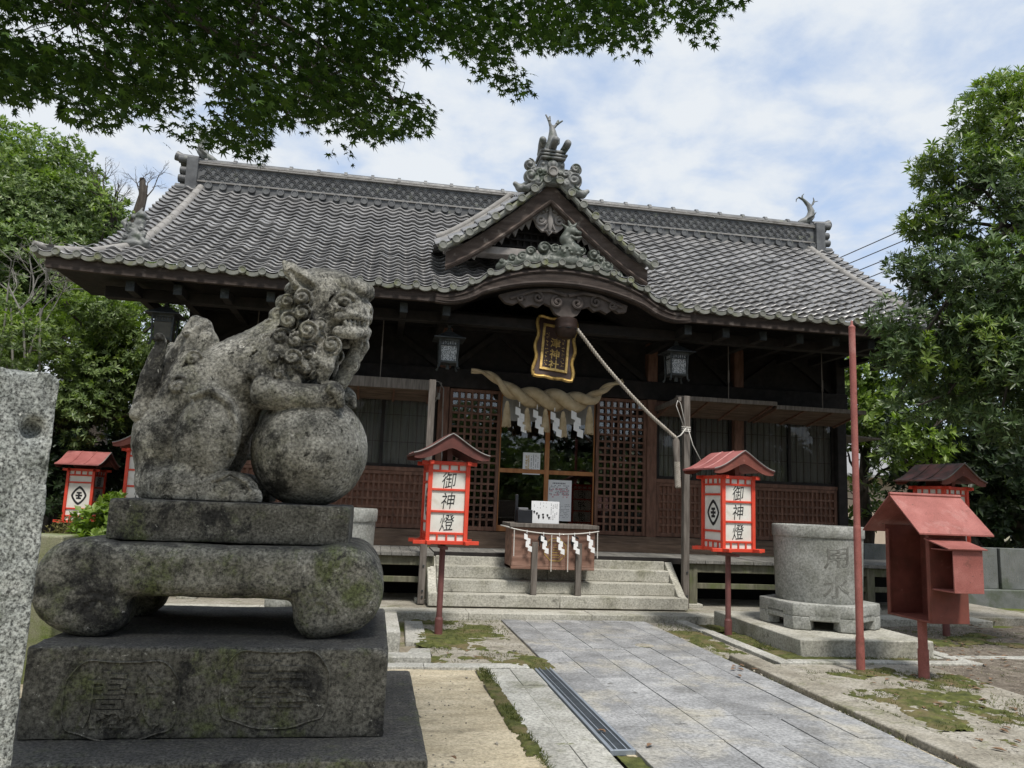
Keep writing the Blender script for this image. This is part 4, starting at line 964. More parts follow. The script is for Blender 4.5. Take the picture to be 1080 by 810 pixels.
# support posts of the awnings at the stair
for x in (0.72, 4.60):
    m = MB(); m.bx(x-0.048, x+0.048, 11.21, 11.306, 0.10, 3.25); pp = part('awning_post', m, 'wood_grey', 0.006)
    m = MB()
    for z in (0.28, 0.62, 0.2): m.cyl((x+0.01, 11.195, z), (x+0.01, 11.215, z), 0.014, 10)
    m.build('bolt', M['bronze'], pp)
for x0, x1, in ((0.72, 0.9), (4.5, 4.72)):
    m = MB(); m.beam((x0, 11.26, 3.2), (x1, 12.9, 3.24), 0.05, 0.07); part('awning_beam', m, 'wood_grey', 0.004)

# ---- veranda deck
def deck(x0, x1, y0, y1, along_y=True):
    e = thing('veranda', None, None, ((x0+x1)/2, y0, 0.78)); e.parent = hall; e.location = np.array(((x0+x1)/2, y0, 0.78))-OFF[hall.name]
    m = MB(); x = x0
    while x < x1-0.02:
        w_ = rnd.uniform(0.13, 0.17); b = min(x+w_, x1)
        m.bx(x+.002, b-.002, y0+rnd.uniform(-.008, .008), y1, 0.735, 0.785+rnd.uniform(-.003, .003)); x += w_
    m.build('deck_boards', M['wood_deck'], e, bevel=0.003, seg=1)
    m = MB(); m.bx(x0, x1, y0+0.06, y0+0.16, 0.60, 0.732); m.build('deck_beam', M['wood_post'], e, bevel=0.008)
    m = MB(); m.bx(x0, x1, y0+0.09, y0+0.14, 0.36, 0.44); m.build('tie_rail', M['wood_post'], e, bevel=0.006)
    xs = np.linspace(x0+0.12, x1-0.12, max(2, int((x1-x0)/1.35)+1))
    for x in xs:
        p = MB(); p.bx(x-0.065, x+0.065, y0+0.05, y0+0.175, 0.10, 0.734); p.build('deck_post', M['wood_post'], e, bevel=0.008)
        p = MB(); p.bx(x-0.13, x+0.13, y0, y0+0.24, 0.08, 0.14); p.build('foot_stone', M['stonestep'], e, bevel=0.01)
deck(4.70, WR+1.1, 11.42, YW-0.12); deck(WL-1.1, 0.90, 11.42, YW-0.12)
m = MB()
x = 0.905
while x < 4.69:
    b = min(x+0.16, 4.695); m.bx(x+.002, b-.002, 11.70, YW-0.165, 0.735, 0.787+rnd.uniform(-.002, .002)); x += 0.16
part('stair_deck', m, 'wood_deck', 0.003)
m = MB(); m.bx(0.905, 4.695, 11.665, 11.698, 0.70, 0.79); part('deck_edge', m, 'wood_dark', 0.005)
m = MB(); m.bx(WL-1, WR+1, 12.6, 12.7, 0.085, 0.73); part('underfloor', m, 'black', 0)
# ---- stone steps
st = thing('stone_steps', 'four granite steps up to the shrine doors', 'steps', (2.65, 11.2, 0.1))
for k, (y0, z1) in enumerate(((10.98, 0.27), (11.20, 0.44), (11.43, 0.61), (11.64, 0.735))):
    x0, x1 = (0.80, 4.54) if k == 0 else (0.93, 4.42)
    m = MB(); cuts = [x0, x0+(x1-x0)*(0.56 if k % 2 else 0.48)+rnd.uniform(-.1, .1), x1]
    for a, b in zip(cuts[:-1], cuts[1:]): m.bx(a+.0015, b-.0015, y0, y0+0.5, z1-0.168, z1)
    m.build('step', M['stonestep'], st, bevel=0.010)
for x0, x1 in ((0.80, 0.925), (4.425, 4.54)):
    m = MB(); m.prism([(11.02, 0.272), (11.10, 0.272+.02), (11.66, 0.73), (11.66, 0.272)], x0, x1, 'yz')
    m.build('cheek_stone', M['stonestep'], st, bevel=0.01)
# ------------------------------------------------------------------ sculpting: signed distances -> surface nets
class Sculpt:
    """A solid grown from rounded strokes that melt into each other; mirror=True copies each stroke across the plane y=0."""
    def __init__(s, lo, hi, h):
        s.lo = np.array(lo, float); s.h = h
        s.n = np.ceil((np.array(hi)-s.lo)/h).astype(int)+1
        s.D = np.full(s.n, 1e3, np.float32)
    def _sub(s, lo, hi):
        a = np.clip(np.floor((np.array(lo)-s.lo)/s.h).astype(int), 0, s.n-1); b = np.clip(np.ceil((np.array(hi)-s.lo)/s.h).astype(int)+1, 1, s.n)
        sl = tuple(slice(i, j) for i, j in zip(a, b))
        ax = [s.lo[k]+s.h*np.arange(a[k], b[k]) for k in range(3)]
        return sl, np.meshgrid(*ax, indexing='ij', sparse=True)
    def _put(s, sl, d, k, cut=False):
        D = s.D[sl]; d = d.astype(np.float32)
        if cut: d = -d; hh = np.clip(0.5-0.5*(d-D)/k, 0, 1) if k > 0 else None
        if k <= 0: s.D[sl] = np.maximum(D, d) if cut else np.minimum(D, d); return
        if cut:
            q = np.maximum(k-np.abs(D-d), 0)/k; s.D[sl] = np.maximum(D, d)+q*q*k*0.25
        else:
            q = np.maximum(k-np.abs(D-d), 0)/k; s.D[sl] = np.minimum(D, d)-q*q*k*0.25
    def cone(s, a, b, ra, rb, k=0.03, cut=False, mirror=False, rip=None):
        for sg in ((1, -1) if mirror else (1,)):
            A = np.array(a, float)*[1, sg, 1]; B = np.array(b, float)*[1, sg, 1]; m = max(ra, rb)+k+3*s.h+0.02
            sl, (X, Y, Z) = s._sub(np.minimum(A, B)-m, np.maximum(A, B)+m)
            d = B-A; L2 = max(d@d, 1e-9)
            t = np.clip(((X-A[0])*d[0]+(Y-A[1])*d[1]+(Z-A[2])*d[2])/L2, 0, 1)
            q = np.sqrt((X-A[0]-t*d[0])**2+(Y-A[1]-t*d[1])**2+(Z-A[2]-t*d[2])**2)-(ra+(rb-ra)*t)
            if rip: q = q+rip[0]*np.sin(t*rip[1]*6.283)
            s._put(sl, q, k, cut)
    def path(s, pts, rs, k=0.03, **kw):
        if np.isscalar(rs): rs = [rs]*len(pts)
        for i in range(len(pts)-1): s.cone(pts[i], pts[i+1], rs[i], rs[i+1], k, **kw)
    def ell(s, c, r, k=0.03, ay=0.0, cut=False, mirror=False, az=0.0):
        for sg in ((1, -1) if mirror else (1,)):
            C = np.array(c, float)*[1, sg, 1]; r = np.array(r, float); m = r.max()+k+3*s.h
            sl, (X, Y, Z) = s._sub(C-m, C+m)
            ca, sa = math.cos(ay), math.sin(ay); x, y, z = X-C[0], Y-C[1], Z-C[2]
            x, z = ca*x+sa*z, -sa*x+ca*z
            if az: cz, sz = math.cos(az*sg), math.sin(az*sg); x, y = cz*x+sz*y, -sz*x+cz*y
            q = np.sqrt((x/r[0])**2+(y/r[1])**2+(z/r[2])**2); g = np.sqrt((x/r[0]**2)**2+(y/r[1]**2)**2+(z/r[2]**2)**2)+1e-6
            s._put(sl, q*(q-1)/g, k, cut)
    def curl(s, c, r, depth=0.6, k=0.02, turns=2.2, groove=0.18, mirror=False, nrm=1, flip=1):
        """a snail curl lying in the x-z plane: a flattened dome cut by a spiral groove"""
        for sg in ((1, -1) if mirror else (1,)):
            C = np.array(c, float)*[1, sg, 1]; m = r*1.1+k+3*s.h
            sl, (X, Y, Z) = s._sub(C-m, C+m)
            x, y, z = X-C[0], Y-C[1], Z-C[2]
            rho = np.sqrt(x*x+z*z); th = np.arctan2(z, x)*flip
            q = np.sqrt(rho**2+(y/depth)**2)-r
            q = q + groove*r*0.5*(1+np.cos(rho/r*turns*6.283+th))*np.clip(rho/r*2.5, 0, 1)*np.clip((1.08-rho/r)*6, 0, 1)
            s._put(sl, q*0.8, k)
    def box(s, lo, hi, r=0.02, k=0.02, cut=False):
        lo, hi = np.array(lo, float), np.array(hi, float); c = (lo+hi)/2; e = (hi-lo)/2-r; m = k+r+3*s.h
        sl, (X, Y, Z) = s._sub(lo-m, hi+m)
        qx, qy, qz = np.abs(X-c[0])-e[0], np.abs(Y-c[1])-e[1], np.abs(Z-c[2])-e[2]
        d = np.sqrt(np.maximum(qx, 0)**2+np.maximum(qy, 0)**2+np.maximum(qz, 0)**2)+np.minimum(np.maximum(np.maximum(qx, qy), qz), 0)-r
        s._put(sl, d, k, cut)
    def noise(s, scale, amp, octv=3, seed=0):
        near = np.abs(s.D) < 4*s.h; ii = np.argwhere(near); P = s.lo+ii*s.h
        s.D[near] += ((fbm(P, scale, octv, seed)-0.5)*amp).astype(np.float32)
    def below(s, z):                      # cut flat under z
        Z = (s.lo[2]+s.h*np.arange(s.n[2]))[None, None, :]
        s.D = np.maximum(s.D, (z-Z).astype(np.float32))
    def mesh(s):
        D = s.D; ins = D < 0; n = np.array(D.shape)
        cnt = np.zeros(n-1, np.int8)
        for dx_ in (0, 1):
            for dy_ in (0, 1):
                for dz_ in (0, 1):
                    cnt += ins[dx_:n[0]-1+dx_, dy_:n[1]-1+dy_, dz_:n[2]-1+dz_]
        act = (cnt > 0) & (cnt < 8); cells = np.argwhere(act)
        idx = np.full(n-1, -1, np.int64); idx[act] = np.arange(len(cells))
        acc = np.zeros((len(cells), 3)); wn = np.zeros(len(cells))
        crn = [(a, b, c) for a in (0, 1) for b in (0, 1) for c in (0, 1)]
        for p in crn:
            for ax in range(3):
                if p[ax]: continue
                q = list(p); q[ax] = 1
                a = D[cells[:, 0]+p[0], cells[:, 1]+p[1], cells[:, 2]+p[2]]; b = D[cells[:, 0]+q[0], cells[:, 1]+q[1], cells[:, 2]+q[2]]
                x = (a < 0) != (b < 0); t = a/(a-b+1e-12)
                for d in range(3):
                    acc[:, d] += np.where(x, p[d]+(t if d == ax else 0), 0)
                wn += x
        V = s.lo+(cells+acc/wn[:, None])*s.h
        Fs = []
        for ax in range(3):
            sl0 = [slice(1, None)]*3; sl1 = [slice(1, None)]*3
            a = np.moveaxis(ins, ax, 0); c = a[:-1, 1:-1, 1:-1] != a[1:, 1:-1, 1:-1]; lowin = a[:-1, 1:-1, 1:-1]
            id_ = np.moveaxis(idx, ax, 0)
            e = np.argwhere(c); i, j, k = e[:, 0], e[:, 1], e[:, 2]
            q = np.stack([id_[i, j, k], id_[i, j+1, k], id_[i, j+1, k+1], id_[i, j, k+1]], 1)
            fl = lowin[i, j, k]
            if ax == 1: fl = ~fl
            q[~fl] = q[~fl][:, ::-1]
            Fs.append(q)
        F = np.concatenate(Fs); F = F[(F >= 0).all(1)]
        return V, F

# ---- guardian lion with its ball, on a block; local frame: x along the shrine front, y into the scene, origin at the block's top centre
SY = 5.85
def sp_(x, y, d=0.0):                  # drawing coordinates of the statue's side view -> local metres (d = metres off its middle plane)
    p = at(x, y, SY+d); return np.array([p[0]+0.905, d, p[2]-1.478])
U = 0.00668
LZ = 1.478
lion = thing('lion_statue', 'weathered stone guardian lion resting its paws on a stone ball', 'statue', (-0.905, SY, LZ))
sc = Sculpt((-1.06, -0.58, -0.06), (0.95, 0.58, 1.82), 0.0080)
P_ = sp_
# trunk
sc.path([P_(185, 455), P_(215, 415), P_(255, 395), P_(290, 378)], [0.26, 0.27, 0.255, 0.27], 0.08)
sc.ell(P_(300, 390), (0.22, 0.27, 0.26), 0.08)
sc.ell(P_(178, 470), (0.23, 0.27, 0.30), 0.08)
sc.ell(P_(247, 438), (0.17, 0.21, 0.27), 0.06, ay=-0.3)
sc.ell(P_(178, 508), (0.21, 0.30, 0.20), 0.06)
# haunches, hind feet
sc.ell(P_(219, 461, -0.25), (0.215, 0.145, 0.335), 0.010, ay=-0.15, mirror=True)
sc.path([P_(203, 418, -.33), P_(222, 411, -.36), P_(241, 424, -.35), P_(250, 448, -.33), P_(246, 478, -.33)], 0.02, 0.02, mirror=True)
sc.ell(P_(241, 524, -0.29), (0.205, 0.125, 0.175), 0.012, mirror=True)
sc.ell(P_(190, 515, -0.26), (0.20, 0.14, 0.16), 0.05, mirror=True)
sc.path([P_(224, 507, -.405), P_(243, 500, -.405), P_(260, 508, -.40), P_(270, 526, -.38)], 0.014, 0.01, mirror=True)
for q in (-0.37, -0.30, -0.225): sc.ell(P_(267, 525, q), (0.06, 0.036, 0.07), 0.008, mirror=True)
# neck and chest
sc.path([P_(300, 385), P_(325, 345)], [0.27, 0.25], 0.08)
sc.ell(P_(322, 374), (0.19, 0.22, 0.25), 0.05)
# forelegs laid on the ball
sc.path([P_(282, 415, -0.24), P_(330, 420, -0.25), P_(346, 419, -0.22)], [0.115, 0.088, 0.085], 0.04)
sc.path([P_(290, 405, 0.20), P_(345, 418, 0.20), P_(362, 421, 0.17)], [0.115, 0.09, 0.085], 0.04)
sc.ell(P_(350, 414, -0.21), (0.085, 0.095, 0.085), 0.02); sc.ell(P_(364, 420, 0.15), (0.085, 0.095, 0.085), 0.02)
for q in (-0.305, -0.235, -0.165, -0.10): sc.path([P_(349, 410, q), P_(357, 415, q), P_(360, 426, q)], [0.040, 0.040, 0.026], 0.004)
for q in (0.09, 0.15, 0.21): sc.path([P_(365, 417, q), P_(371, 422, q), P_(373, 428, q)], [0.036, 0.034, 0.024], 0.008)
sc.curl(P_(277, 408, -0.30), 0.085, 0.5, 0.02, 1.6); sc.curl(P_(268, 392, -0.27), 0.06, 0.5, 0.02, 1.6)
# head
sc.ell(P_(350, 322), (0.27, 0.27, 0.25), 0.06)
sc.ell(P_(340, 308), (0.25, 0.255, 0.17), 0.05)
sc.ell(P_(374, 335), (0.135, 0.205, 0.125), 0.04)          # muzzle
sc.ell(P_(380, 327), (0.095, 0.13, 0.075), 0.02)           # nose
sc.ell(P_(386, 326, -0.055), (0.045, 0.05, 0.042), 0.008, mirror=True)
sc.ell(P_(389, 331, -0.065), (0.030, 0.028, 0.020), 0.006, cut=True, mirror=True)
sc.path([P_(345, 303, -0.20), P_(362, 300, -0.19), P_(380, 305, -0.14), P_(388, 307, -0.05)], [0.05, 0.066, 0.062, 0.05], 0.006, mirror=True)   # brow
for q, (x, y, d) in enumerate([(348, 301, -.235), (356, 299, -.235), (364, 299, -.225), (372, 301, -.20), (380, 304, -.165)]): sc.curl(P_(x, y, d), 0.030, 0.8, 0.008, 1.4, mirror=True)
sc.ell(P_(362, 318, -0.245), (0.105, 0.06, 0.062), 0.012, cut=True, mirror=True)
sc.ell(P_(362, 318, -0.205), (0.062, 0.06, 0.046), 0.003, mirror=True)
sc.ell(P_(364, 318, -0.268), (0.018, 0.02, 0.018), 0.003, cut=True, mirror=True)        # eyeballs
sc.path([P_(351, 319, -0.235), P_(356, 325, -0.245), P_(364, 327, -0.24), P_(373, 322, -0.205)], 0.019, 0.005, mirror=True)
sc.path([P_(351, 318, -0.24), P_(356, 311, -0.252), P_(365, 309, -0.245), P_(373, 314, -0.21)], 0.018, 0.005, mirror=True)
sc.path([P_(354, 341, -0.24), P_(366, 338, -0.225), P_(380, 341, -0.16), P_(390, 343, -0.05), P_(391, 343, 0.0)], [0.034, 0.036, 0.036, 0.032, 0.032], 0.008, cut=True, mirror=True)   # mouth
sc.path([P_(357, 334, -0.235), P_(370, 331, -0.21), P_(384, 335, -0.14)], [0.030, 0.034, 0.028], 0.006, mirror=True)         # lip fold
for q in range(6): sc.ell(P_(364+q*4.6, 341, -0.222+q*0.026), (0.018, 0.022, 0.03), 0.003, mirror=True)                                   # teeth
sc.path([P_(357, 350, -0.21), P_(372, 351, -0.18), P_(383, 350, -0.08), P_(385, 350, 0)], [0.044, 0.046, 0.046, 0.046], 0.012, mirror=True)   # jaw
sc.path([P_(343, 322, -.27), P_(350, 332, -.27), P_(351, 345, -.25)], 0.014, 0.012, cut=True, mirror=True)
sc.path([P_(378, 357), P_(381, 365), P_(379, 374)], [0.07, 0.055, 0.035], 0.02)       # beard tuft
sc.path([P_(378, 366), P_(370, 385), P_(359, 404)], [0.05, 0.062, 0.055], 0.02)
for d in (-0.05, 0.0, 0.05): sc.path([P_(384, 362, d), P_(379, 378, d*1.3), P_(372, 395, d*1.3)], 0.014, 0.008, cut=True)
# ear
sc.path([P_(333, 304, -0.19), P_(318, 296, -0.23), P_(306, 284, -0.25), P_(300, 277, -0.25)], [0.085, 0.082, 0.05, 0.016], 0.02, mirror=True)
sc.path([P_(327, 303, -0.27), P_(315, 294, -0.305), P_(306, 286, -0.30)], [0.034, 0.032, 0.012], 0.015, cut=True, mirror=True)
# curls of mane, cheek, beard
for x, y, d, r, tr in [(319, 314, -.25, .072, 1.7), (319, 330, -.255, .064, 1.6), (325, 349, -.245, .088, 2.0), (350, 364, -.215, .078, 2.0), (337, 357, -.20, .05, 1.5), (338, 342, -.255, .045, 1.4),
                       (305, 339, -.235, .085, 1.9), (303, 318, -.22, .06, 1.6), (297, 356, -.235, .078, 1.8), (283, 362, -.215, .072, 1.7), (312, 360, -.25, .066, 1.7), (326, 371, -.235, .062, 1.6), (309, 378, -.265, .075, 1.8), (290, 378, -.26, .062, 1.6),
                       (335, 383, -.21, .055, 1.6), (322, 388, -.245, .06, 1.6), (276, 379, -.22, .05, 1.5), (295, 394, -.275, .05, 1.5)]:
    sc.curl(P_(x, y, d), r*1.08, 0.85, 0.010, tr, 0.36, mirror=True)
for x, y, r in [(333, 291, .06), (322, 297, .06), (310, 306, .065), (301, 320, .07), (294, 333, .07), (286, 345, .07), (277, 355, .065), (268, 362, .055)]:
    for d in (-0.11, 0.0, 0.11): sc.ell(P_(x, y, d), (r, 0.06, r*.9), 0.012)
    sc.curl(P_(x, y, -0.15), r*0.9, 0.8, 0.01, 1.5, 0.3, mirror=True)
for (a, b, c) in [((338, 362), (332, 378), (330, 398)), ((345, 368), (340, 384), (337, 402)), ((318, 392), (312, 402), (305, 408)), ((351, 372), (347, 388), (342, 404))]:
    sc.path([P_(*a, -.20), P_(*b, -.235), P_(*c, -.21)], [0.03, 0.034, 0.018], 0.012, mirror=True)
# tail: flame locks rising from the rump, ends rolled up
for base, mid, tip, r0, r1, r2, d in [((168, 445), (182, 395), (205, 345), .10, .11, .06, 0.0), ((180, 440), (205, 400), (221, 360), .10, .10, .06, 0.05), ((172, 440), (185, 410), (203, 382), .08, .085, .075, -.13),
                                      ((165, 455), (172, 430), (187, 410), .08, .075, .085, -.17), ((155, 470), (155, 445), (163, 428), .07, .06, .05, -.12), ((160, 440), (170, 405), (181, 368), .07, .07, .035, .14), ((172, 440), (192, 392), (206, 343), .06, .065, .03, -.08), ((178, 440), (198, 395), (214, 352), .06, .06, .03, .10),
                                      ((212, 420), (224, 390), (226, 372), .08, .07, .05, -.06)]:
    sc.path([P_(*base, d), P_(*mid, d), P_(*tip, d)], [r0, r1, r2], 0.007, mirror=(d != 0.0))
sc.path([P_(207, 340), P_(213, 346), P_(222, 360)], [0.05, 0.07, 0.06], 0.02)
for x, y, d, r in [(198, 351, -.11, .052), (205, 379, -.19, .075), (189, 407, -.24, .088), (165, 430, -.17, .06), (151, 452, -.16, .065), (147, 470, -.13, .06), (181, 366, .17, .04)]: sc.curl(P_(x, y, d), r, 0.8, 0.010, 1.7, 0.30, mirror=True)
for a, b, c in [((178, 438), (193, 398), (207, 356)), ((168, 440), (180, 408), (197, 384)), ((184, 425), (205, 392), (216, 362)), ((160, 450), (166, 436), (180, 414))]:
    for d in (-.09, -.15, -0.2): sc.path([P_(*a, d), P_(*b, d), P_(*c, d)], 0.013, 0.01, cut=True, mirror=True)
# combed strands between the curls
for k in range(34):
    f = k/33; x = 292+f*52+rnd.uniform(-4, 4); y = 402-f*12+rnd.uniform(-10, 6); l = rnd.uniform(12, 24)
    sc.path([P_(x, y-l, -.27), P_(x-3+rnd.uniform(-2, 2), y-l*.5, -.30), P_(x-7, y, -.27)], 0.011, 0.006, cut=True, mirror=True)
for k in range(22):
    x = 270+rnd.uniform(0, 44); y = 372-(x-270)*.75+rnd.uniform(-6, 12)
    sc.path([P_(x+5, y-8, -.2), P_(x, y, -.245), P_(x-8, y+8, -.25)], 0.012, 0.006, cut=True, mirror=True)
# belly relief between trunk and haunch
sc.path([P_(244, 418, -.255), P_(250, 450, -.25), P_(238, 492, -.26)], 0.016, 0.02, cut=True, mirror=True)
# ball
sc.ell(P_(327, 475), (0.412, 0.412, 0.412), 0.012)
sc.noise(9, 0.012, 4, 3); sc.noise(42, 0.008, 2, 5)
sc.below(0.0)
V, F = sc.mesh()
fast_mesh('body', V+np.array([-0.905, SY, LZ]), F, M['statue'], lion, smooth=True)

def rough_block(lo, hi, r, h, nz=0.012, chips=(), amp2=0.006):
    s = Sculpt(np.array(lo)-0.05, np.array(hi)+0.05, h); s.box(lo, hi, r, 0)
    for c, rr in chips: s.ell(c, rr, 0.03, cut=True)
    s.noise(5, nz, 4, 7); s.noise(30, amp2, 2, 8)
    return s.mesh()
V, F = rough_block((-0.755, -0.46, -0.262), (0.755, 0.46, 0.0), 0.015, 0.014, chips=[((0.76, -0.47, 0.0), (0.05, 0.05, 0.03)), ((-0.5, -0.48, 0.0), (0.1, 0.03, 0.015))])
b = fast_mesh('statue_block', V+np.array([-0.91, SY, LZ-0.004]), F, M['pedestal'], smooth=True); b.data.set_sharp_from_angle(angle=R_(50))
tag(b, 'rectangular stone block under the guardian lion', 'block')

# stone table with rolled feet
TZ = 0.640
s = Sculpt((-1.16, -0.76, -0.02), (1.16, 0.76, 0.62), 0.013)
X0 = -0.965
sl, (Xg, Yg, Zg) = s._sub((-1.16, -0.76, -0.02), (1.16, 0.76, 0.62))
def sd2_box(x, z, cx, cz, ex, ez, r):
    qx = np.abs(x-cx)-ex+r; qz = np.abs(z-cz)-ez+r
    return np.sqrt(np.maximum(qx, 0)**2+np.maximum(qz, 0)**2)+np.minimum(np.maximum(qx, qz), 0)-r
def smn(a, b, k): q = np.maximum(k-np.abs(a-b), 0)/k; return np.minimum(a, b)-q*q*k*0.25
prof = sd2_box(Xg, Zg, 0.0, 0.40, 0.98, 0.165, 0.15)
for sg in (-1, 1):
    lobe = np.sqrt((Xg-sg*0.78)**2+((Zg-0.30)*1.0)**2)-0.285
    foot = np.sqrt((Xg-sg*0.66)**2+(Zg-0.145)**2)-0.155
    prof = smn(prof, smn(lobe, foot, 0.06), 0.05)
ey = np.abs(Yg)-0.63+0.11
d = np.sqrt(np.maximum(prof+0.11, 0)**2+np.maximum(ey, 0)**2)+np.minimum(np.maximum(prof+0.11, ey), 0)-0.11
s.D = d.astype(np.float32)
s.box((-1.3, -0.26, -0.1), (1.3, 0.26, 0.215), 0.06, 0.04, cut=True)       # daylight between the front and rear feet
for sg in (-1, 1):                                                          # rolled scroll on each foot
    for t in range(2):
        rr = 0.115-0.05*t
        a = np.linspace(-0.3, 3.6, 14)
        pts = [(sg*(0.655-math.cos(q)*rr*1.0*(1 if True else 1)), -0.632, 0.15+math.sin(q)*rr) for q in a]
        s.path(pts, 0.012, 0.012, cut=True)
s.path([(-0.5, -0.635, 0.235), (-0.2, -0.64, 0.245), (-0.06, -0.64, 0.26), (0.0, -0.64, 0.285), (0.06, -0.64, 0.26), (0.2, -0.64, 0.245), (0.5, -0.635, 0.235)], 0.010, 0.012, cut=True)
s.noise(3.5, 0.03, 4, 11); s.noise(30, 0.007, 2, 12); s.below(0.0)
V, F = s.mesh()
o = fast_mesh('stone_table', V+np.array([X0, SY, TZ]), F, M['tablestone'], smooth=True)
tag(o, 'low stone table with rolled feet carrying the lion block', 'pedestal')

# inscribed plinth and its base slab
V, F = rough_block((-1.01, -0.88, -0.508), (1.01, 0.88, 0.0), 0.012, 0.02, 0.012, [((1.01, -0.88, 0.0), (0.03, 0.04, 0.03)), ((0.55, -0.89, 0.0), (0.08, 0.02, 0.012))])
pl = fast_mesh('plinth', V+np.array([-0.868, 5.855, TZ]), F, M['pedestal'], off=(-0.868, 5.855, TZ), smooth=True); pl.data.set_sharp_from_angle(angle=R_(45))
tag(pl, 'inscribed stone plinth under the rolled-foot table', 'plinth')
OFF[pl.name] = np.array([-0.868, 5.855, TZ])
for ch, px, py in (('奉', 290, 726), ('獻', 128, 738)):
    V, F = text_mesh(ch, 0.42, 0.008, 0.003)
    c = at(px, py, 4.972)
    V = V*np.array([1.08, 0.80, 1]); W = np.stack([V[:, 0]+c[0], 4.972-V[:, 2]*1.0, V[:, 1]+c[2]], 1)
    mb = MB(); mb.add(W, F); mb.build('carved_letter', M['pedestal'], pl, smooth=30)
    a = np.linspace(0, 2*math.pi, 40)
    mb = MB(); mb.tube(np.stack([c[0]+0.31*np.sign(np.cos(a))*np.abs(np.cos(a))**0.6, np.full(40, 4.972), c[2]+0.215*np.sign(np.sin(a))*np.abs(np.sin(a))**0.6+0.012*np.cos(6*a)], -1), 0.006, 6, caps=False)
    mb.build('carved_frame', M['pedestal'], pl, smooth=60)
V, F = rough_block((-1.32, -1.13, -0.15), (1.32, 1.13, 0.0), 0.012, 0.026, 0.012)
o = fast_mesh('base_slab', V+np.array([-0.935, 5.72, 0.131]), F, M['pedestal'], smooth=True); o.data.set_sharp_from_angle(angle=R_(45))
tag(o, 'broad dark base slab on the ground under the plinth', 'slab')

# granite pillar at the left edge of the view
V, F = rough_block((-0.105, -0.105, -2.0), (0.105, 0.105, 0.0), 0.010, 0.009, 0.016, [((0.035, -0.105, -0.215), (0.034, 0.08, 0.036)), ((0.105, -0.09, 0.0), (0.02, 0.05, 0.012)), ((-0.03, -0.105, 0.0), (0.03, 0.02, 0.008))], 0.005)
pa = rotz(R_(38)); cnr = pa @ np.array([0.105, -0.105, 0]); ca = at(66, 394, 3.1)
Fc = V[F]; fn = np.cross(Fc[:, 1]-Fc[:, 0], Fc[:, 2]-Fc[:, 0]); fn /= np.linalg.norm(fn, axis=1)[:, None]+1e-9
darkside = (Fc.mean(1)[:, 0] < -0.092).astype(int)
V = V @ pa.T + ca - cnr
o = fast_mesh('stone_pillar', V, F, [M['pillar'], M['pillar_dark']], mi=darkside, smooth=True); o.data.set_sharp_from_angle(angle=R_(50))
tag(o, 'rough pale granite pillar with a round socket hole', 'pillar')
# ------------------------------------------------------------------ roof sculptures
def ap(x, y, Y): return at(x, y, Y)
def sculpt_part(name, fn, lo, hi, h, mat, parent, center):
    s = Sculpt(np.array(lo), np.array(hi), h); fn(s)
    V, F = s.mesh()
    return fast_mesh(name, V+np.array(center), F, mat, parent, smooth=True)
# dragon and clouds on the curved gable; local x along the eave, z up
DC = np.array([XC-0.03, EY+0.10, EZ+0.56])
def dragon(s):
    K = 0.0134
    def p(x, y, d=0.0): return (((x-606)*K), d, (268-y)*K*1.0)
    for x, y, r in [(544, 266, .075), (555, 263, .085), (564, 257, .09), (579, 252, .115), (591, 252, .095), (635, 254, .105), (643, 259, .08), (651, 266, .10), (664, 275, .075), (672, 281, .06), (533, 271, .055), (621, 251, .08), (628, 262, .075), (571, 263, .075), (586, 263, .08), (600, 264, .08), (614, 263, .08)]:
        s.curl(p(x, y, -0.03), r, 0.9, 0.012, 1.6, 0.34, flip=1 if x < 606 else -1)
    s.path([p(530, 276), p(560, 268), p(606, 264), p(650, 272), p(684, 288)], [0.05, 0.10, 0.12, 0.10, 0.04], 0.04)
    s.path([p(585, 258), p(600, 256), p(612, 252), p(608, 243), p(603, 238), p(607, 230)], [0.07, 0.12, 0.13, 0.09, 0.075, 0.07], 0.03)
    s.ell(p(611, 229, -.02), (0.085, 0.075, 0.07), 0.02); s.ell(p(617, 231, -.05), (0.055, 0.05, 0.04), 0.015)
    s.path([p(610, 236, -.05), p(615, 238, -.08), p(620, 236, -.08)], [0.03, 0.028, 0.015], 0.01)
    for a, b in (((605, 225), (598, 220)), ((609, 222), (606, 216)), ((613, 222), (616, 218))): s.path([p(*a), p(*b)], [0.03, 0.01], 0.01)
    for d in (-.06, .06): s.ell(p(612, 226, d), (.02, .025, .02), 0.005)
    for q in range(9): s.ell(p(596+q*2.6, 250+(q % 3)*3, -0.12), (0.022, 0.02, 0.022), 0.004)
    s.noise(20, 0.012, 2, 3)
sculpt_part('dragon_carving', dragon, (-1.15, -0.2, -0.35), (1.15, 0.2, 0.75), 0.011, M['dragon'], kg, DC)
OC = np.array([GX-0.02, GY-0.22, GZ-0.33])
